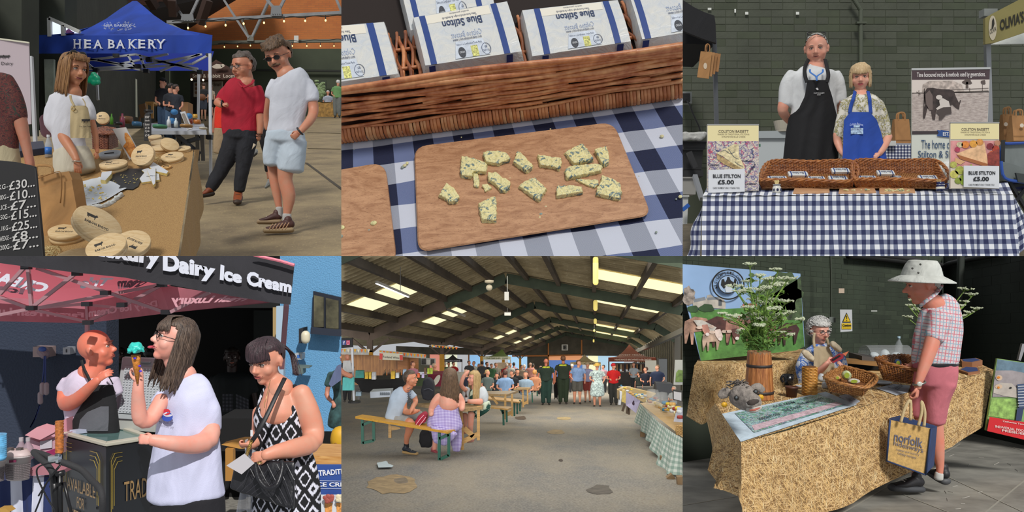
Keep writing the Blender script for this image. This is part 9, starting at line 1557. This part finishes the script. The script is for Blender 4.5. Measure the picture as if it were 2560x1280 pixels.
r_=tng('map_sheet','hand drawn green farm map on white cloth at the table corner','map',T6.P(1980,1040));mp_=bil(T6.P(1915,1008,.01),T6.P(2066,981,.01),T6.P(2142,1012,.01),T6.P(1853,1106,.01));mq=bil(T6.P(1803,1037,.006),T6.P(2064,981,.006),T6.P(2142,1014,.006),T6.P(1852,1107,.006));M().grid(mq,20,10).mk('cloth',clo('b4c4d0',.3,14),r_)
nm=N('map_drawing');c='a8ccc8'
for k,(sc_,cc,th)in enu(((9,'4aa878',.02),(14,'5878a8',.012),(22,'905868',.01),(30,'2c3438',.012))):a=nm.math('ABSOLUTE',nm.math('SUBTRACT',nm.noise(nm.coord(rot=(0,0,k*40)),sc_,3,.6,1.5),.5));c=nm.mix(nm.ramp(a,[(th,1.),(th*2,0)]),c,cc)
nm.col(c);E6=lambda u,v:mq(u,v)+T6.n*.004;M().sht(E6(.10,.90),E6(.90,.92),E6(.93,.12),E6(.12,.12),nu=6,nv=6).mk('drawing',nm.m,r_);M().sht(mq(.14,.34)+T6.n*.006,mq(.90,.34)+T6.n*.006,mq(.92,.16)+T6.n*.006,mq(.13,.16)+T6.n*.006,nu=4).mk('pink_road',mt('b8a0a8',.8,var=.2,sc=40),r_)
for s_,b_ in(('OUR FARM',(.42,.62,.74,.84)),('WIGHTON',(.22,.4,.42,.52)),('THE MEADOWS',(.62,.86,.6,.7)),('THE DAIRY',(.45,.62,.48,.6))):m=M();text(m,s_,sub(lambda a,b:mq(a,b)+T6.n*.008,*b_),.01,1);m.mk('map_name',mt('2c4048',.8),r_)
for q,lb in(([(2097,992),(2118,987),(2150,1005),(2135,1014)],'small white leaflet with a round logo beside the farm map'),([(2190,972),(2235,962),(2275,966),(2270,982),(2240,990)],'white handwritten notice lying by the front of the table')):r_=M().psm([T6.P(*a,.004)for a in q],T6.n*.003).mk('paper_notice',mt('b4bcc8',.7),None,label=lb,cat='paper');m=M();c4=[T6.P(*a,.009)for a in q[:4]];text(m,'Cheese for sale',bil(c4[0]*.7+c4[2]*.3,c4[1]*.7+c4[2]*.3,c4[2]*.8+c4[0]*.2,c4[3]*.7+c4[0]*.3),0,1);m.mk('handwriting',mt('3c4454',.8),r_)
# felt cow head
f=Fig('grey felted cow head puppet with yellow ear tags on the table corner',1860,1035,5.35,'857d76','cow_puppet','puppet',vox=.007);fe=mt('857d76',.95,var=.15,sc=40,bump=.8,bs=120,bd=.006)
f.lmb([(1848,984,31),(1858,992,32,-.04),(1876,1004,25,-.12),(1886,1010,21,-.17)],'felt_head',.9,fe,disp=(.004,40,1));f.lmb([(1828,980,8),(1812,982,14,.02),(1799,992,9,.02)],'felt_ear',.6,fe,disp=(.003,40,1));f.lmb([(1878,972,8),(1895,968,12),(1908,978,8)],'felt_ear',.6);f.lmb([(1868,1024,5,-.2),(1884,1026,7,-.26),(1902,1018,5,-.2)],'muzzle',.9,mt('b0aca4',.9,bump=.6,bs=120));f.lmb([(1868,1012,6,-.26),(1896,1002,6,-.24)],'muzzle',1)
f.lmb([(1868,1009,5,-.33),(1880,1006,8,-.34),(1896,1002,5,-.3)],'nose',.6,mt('3c3430',.9,bump=.6,bs=120));f.lmb([(1874,1026,2.2,-.33),(1888,1024,3,-.34),(1900,1019,2,-.3)],'mouth',.8,mt('a85c4c',.7),vox=.004)
for x,y,d in((1841,995,-.13),(1889,980,-.12)):f.kid('eye',M().ell(f.w((x,y,d)),(.016,.012,.017)),mt('26221f',.3));f.kid('pupil',M().ell(f.w((x,y-1,d-.012)),(.007,.005,.007)),mt('5c6468',.2))
for x,y in((1811,1012),(1902,993)):f.kid('ear_tag',M().psm([f.w((x+8*cos(a),y+7*sin(a),-.06))for a in lsp(0,6.28,8)[:-1]],(0,.006,0)),mt('c8981c',.5))
m=M()
for k in range(90):a=ru(0,6.28);c_=f.w((1848+rga(0,14),962+rga(0,5),rga(0,.03)));m.tube([c_+A((.008*cos(q+a),.008*sin(q),.002*q))for q in lsp(0,5,6)],.003,4)
f.kid('curly_poll',m,mt('6d6660',.9));f.done()
def tray6(lb,c8,cols,goods):
 "open woven tray; c8: back-left, back-right, front-right, front-left rim points then the same at the base (px, px, Z)"
 r_=tng('wicker_tray',lb,'basket',W(*c8[4]));P_=[W(*q)for q in c8];wkm=wm(*cols)
 for i in range(4):j=(i+1)%4;m=M();wick(m,lambda u,v:(P_[4+i]*(1-u)+P_[4+j]*u)*(1-v)+(P_[i]*(1-u)+P_[j]*u)*v,10,14,.004,.0046);m.mk('side_wall',wkm,r_,True)
 M().sht(*P_[4:]).mk('base',mt('6d4018',.8),r_);m=M();rpr(m,P_[:4]+[P_[0]],.008,40);m.mk('rim',wkm,r_,True)
 for x,y,w,h,c_,n_,l_ in goods:g_=M().ell(W(x,y,c8[0][2]-.3),(w*.003,.04,h*.003),nu=14,nv=8).mk(n_,mt(c_,.5,var=.2,sc=50,bump=.4,bs=60),None,True,label=l_,cat='food');flat(g_,'green_label',[blb(x,y,w*.55,h*.6)],c8[0][2]-.34,mt('8a9a2c',.6),-.01)
tray6('wicker tray of labelled cheeses beside the seated woman',[(2108,916,6.75),(2188,940,6.5),(2160,968,5.9),(2062,945,6.1),(2112,945,6.7),(2180,962,6.5),(2154,990,5.95),(2076,980,6.1)],('7a4a24','b07c44'),((2116,938,12,12,'a8b088','cheese_pack','round green labelled cheese in the left wicker tray'),(2134,953,16,7,'b8b0a8','cheese_pack','wrapped cheese with yellow stripe in the left wicker tray'),(2092,944,9,6,'b88c5c','cheese_pack','small tan cheese in the left wicker tray')))
tray6('deep wicker tray the man in the hat is reaching into',[(2250,888,6.95),(2300,896,6.9),(2300,925,6.45),(2190,898,6.6),(2250,915,6.9),(2296,918,6.9),(2290,962,6.5),(2210,950,6.6)],('5c3014','96602c'),((2244,908,9,11,'3c5478','cheese_pack','round blue and yellow labelled cheese in the deep wicker tray'),(2252,926,12,5,'b8b4b0','cheese_pack','white wrapped cheese under the hand of the man in the hat')))
r_=tng('display_dome','long clear plastic display cover over white cheeses behind the tray','cover',W(2215,895,7.6));m=M();sec=lambda x,z:[W(x,898,z)+A((0,.16*cos(a),.13*sin(a)))for a in lsp(0,pi,13)];a_,b_=sec(2162,7.8),sec(2268,7.8);m.add(a_+b_,[(i,i+1,14+i,13+i)for i in range(12)]+[tuple(range(13)),tuple(range(13,26))]);m.mk('cover',glass('c8ccd0',.22),r_);M().psm(px([(2155,890),(2230,900),(2230,907),(2155,906)],7.6),(0,.3,0)).mk('base',mt('4a4440',.6),r_)
for x,lb in((2185,'white wrapped cheese at the left under the display cover'),(2212,'upright white cheese with green label under the display cover'),(2240,'pale cheese at the right under the display cover')):o=M().ell(W(x,888,7.85),(.045,.04,.055 if x==2212 else.03),nu=12,nv=8).mk('cheese_pack',mt('b0bcc0',.5,bump=.4,bs=40),None,True,label=lb,cat='food')
on_=UF(W(2247,893,8.1));u=8.1/F;r_=tng('water_bottle','clear water bottle with pale cap behind the display cover','bottle',on_.o);M().lth(on_,[(0,0),(9*u,0),(9*u,30*u),(3*u,44*u),(3*u,47*u),(0,47*u)],18).mk('bottle',glass('b0b8bc',.4),r_,True);M().lth(on_,[(4*u,46*u),(4*u,52*u),(0,52*u)],12).mk('cap',mt('9cb8c8',.4),r_,True)
root=tng('side_table','small wooden table behind the wicker trays','table',W(2190,1000,7.8));M().psm(px([(2115,900),(2220,908),(2260,915),(2240,920),(2112,908)],7.5),(0,.2,0)).mk('tabletop',mt('8a6434',.7),root);slab('shade_panel','dark panel standing in for shade in the gap between the tables','cloth',rect(2110,908,2200,950),7.9,.2,mt('15130f',.9))  # dark slab put in for the shade between the tables
m=M();m.ell(T6.P(2058,962,.05),(.05,.04,.035));m.ell(T6.P(2064,972,.03),(.03,.03,.03));remesh(m,.008,2,(.012,18,1)).mk('white_wrap',mt('b8bcc0',.5),None,True,label='crumpled white wrapping between the wicker vase and the tray',cat='wrapping')
for x,y,r1,lb in((2206,962,22,'white plate of samples between the two trays'),(2000,972,10,'white saucer behind the brown pot')):u=T6.Z(y)/F;M().lth(T6.frame(x,y,0,.01),[(0,0),(r1*.7*u,0),(r1*u,.012),(r1*.98*u,.015),(r1*.6*u,.005),(0,.005)],28).mk('plate',mt('b8bcc4',.3),None,True,label=lb,cat='plate')
for q,h_,lb in(([(2396,930),(2412,922),(2446,924),(2450,934),(2420,938)],.02,'stack of wooden tiles with dark blue printed top at the right end, front one'),([(2400,912),(2440,908),(2456,914),(2430,920),(2405,918)],.05,'wooden block with dark blue printed top at the right end, rear one')):r_=M().psm([T6.P(*a,0)for a in q],T6.n*h_).mk('printed_tile',mt('8a5c3c',.6),None,label=lb,cat='tile');M().psm([(lambda c_:c_)(T6.P(2425+(a[0]-2425)*.8,(q[0][1]+q[2][1])/2+(a[1]-(q[0][1]+q[2][1])/2)*.8,h_))for a in q],T6.n*.002).mk('blue_print',mt('22386c',.5),r_)
# poster at the right
r_=slab('award_poster','poster board with pale cow and red award caption leaning at the right edge','poster',[(2492,896),(2600,912),(2600,1108),(2464,1076)],7.4,.02,mt('6d8a54',.5,var=.3,sc=5));Zp=7.4
flat(r_,'barn_roof',[[(2493,898),(2600,913),(2600,945),(2489,928)]],Zp,mt('5c7484',.5,var=.2,sc=8),-.003);flat(r_,'cow_body',[[(2488,926),(2530,926),(2600,940),(2600,975),(2545,990),(2520,992),(2480,992),(2484,955)]],Zp,mt('8d8688',.5,var=.15,sc=6),-.006);flat(r_,'cow_head',[[(2484,966),(2500,956),(2528,958),(2545,975),(2552,990),(2540,994),(2510,990),(2482,982)]],Zp,mt('a8a098',.5,var=.1,sc=9),-.009);flat(r_,'cow_ears',[blb(2496,944,8,7),blb(2495,966,9,6)],Zp,mt('c0a890',.5),-.012);flat(r_,'ear_tags',[blb(2494,943,4,3),blb(2494,968,3,3)],Zp,mt('c87820',.5),-.015);flat(r_,'cow_eye',[blb(2524,969,3,2.4)],Zp,bk6,-.015)
flat(r_,'striped_figure',[[(2540,960),(2600,955),(2600,1020),(2545,1018),(2541,990)]],Zp,mt('3c4c6c',.6),-.018);line(r_,'stripes',[[(2541,965+k*7),(2600,962+k*7)]for k in range(8)],Zp,mt('b8bcc4',.6),2,-.022);flat(r_,'grass',[[(2478,996),(2540,998),(2538,1050),(2470,1040)]],Zp,mt('7a9a50',.6,var=.3,sc=20),-.004);flat(r_,'legs',[[(2540,1018),(2556,1018),(2550,1052),(2536,1050)]],Zp,mt('2c3858',.6),-.02)
flat(r_,'red_caption',[[(2470,1041),(2600,1060),(2600,1108),(2464,1076)]],Zp,mt('c01c24',.5),-.024)
for s_,a,h_ in(('Catherine Temple - Winner of the',(2502,1049),5),('INDIVIDUAL FOOD or DRINK',(2483,1061),6),('PRESIDENTS PRIZE',(2500,1071),6)):x,y=a;ptx(r_,'caption',s_,0,0,0,0,Zp,mt('d8c4c0',.5),-.03,.02,cns=[(x,y),(x+120,y+19),(x+120,y+19+h_),(x,y+h_)])
slab('banner_pole','pale leaning pole behind the poster at the right edge','pole',[(2556,860),(2566,860),(2552,902),(2546,900)],7.6,.03,mt('8d8c90',.4))
finish('straw',x0=1706.67,top=True)
bpy.data.scenes.remove(TS)
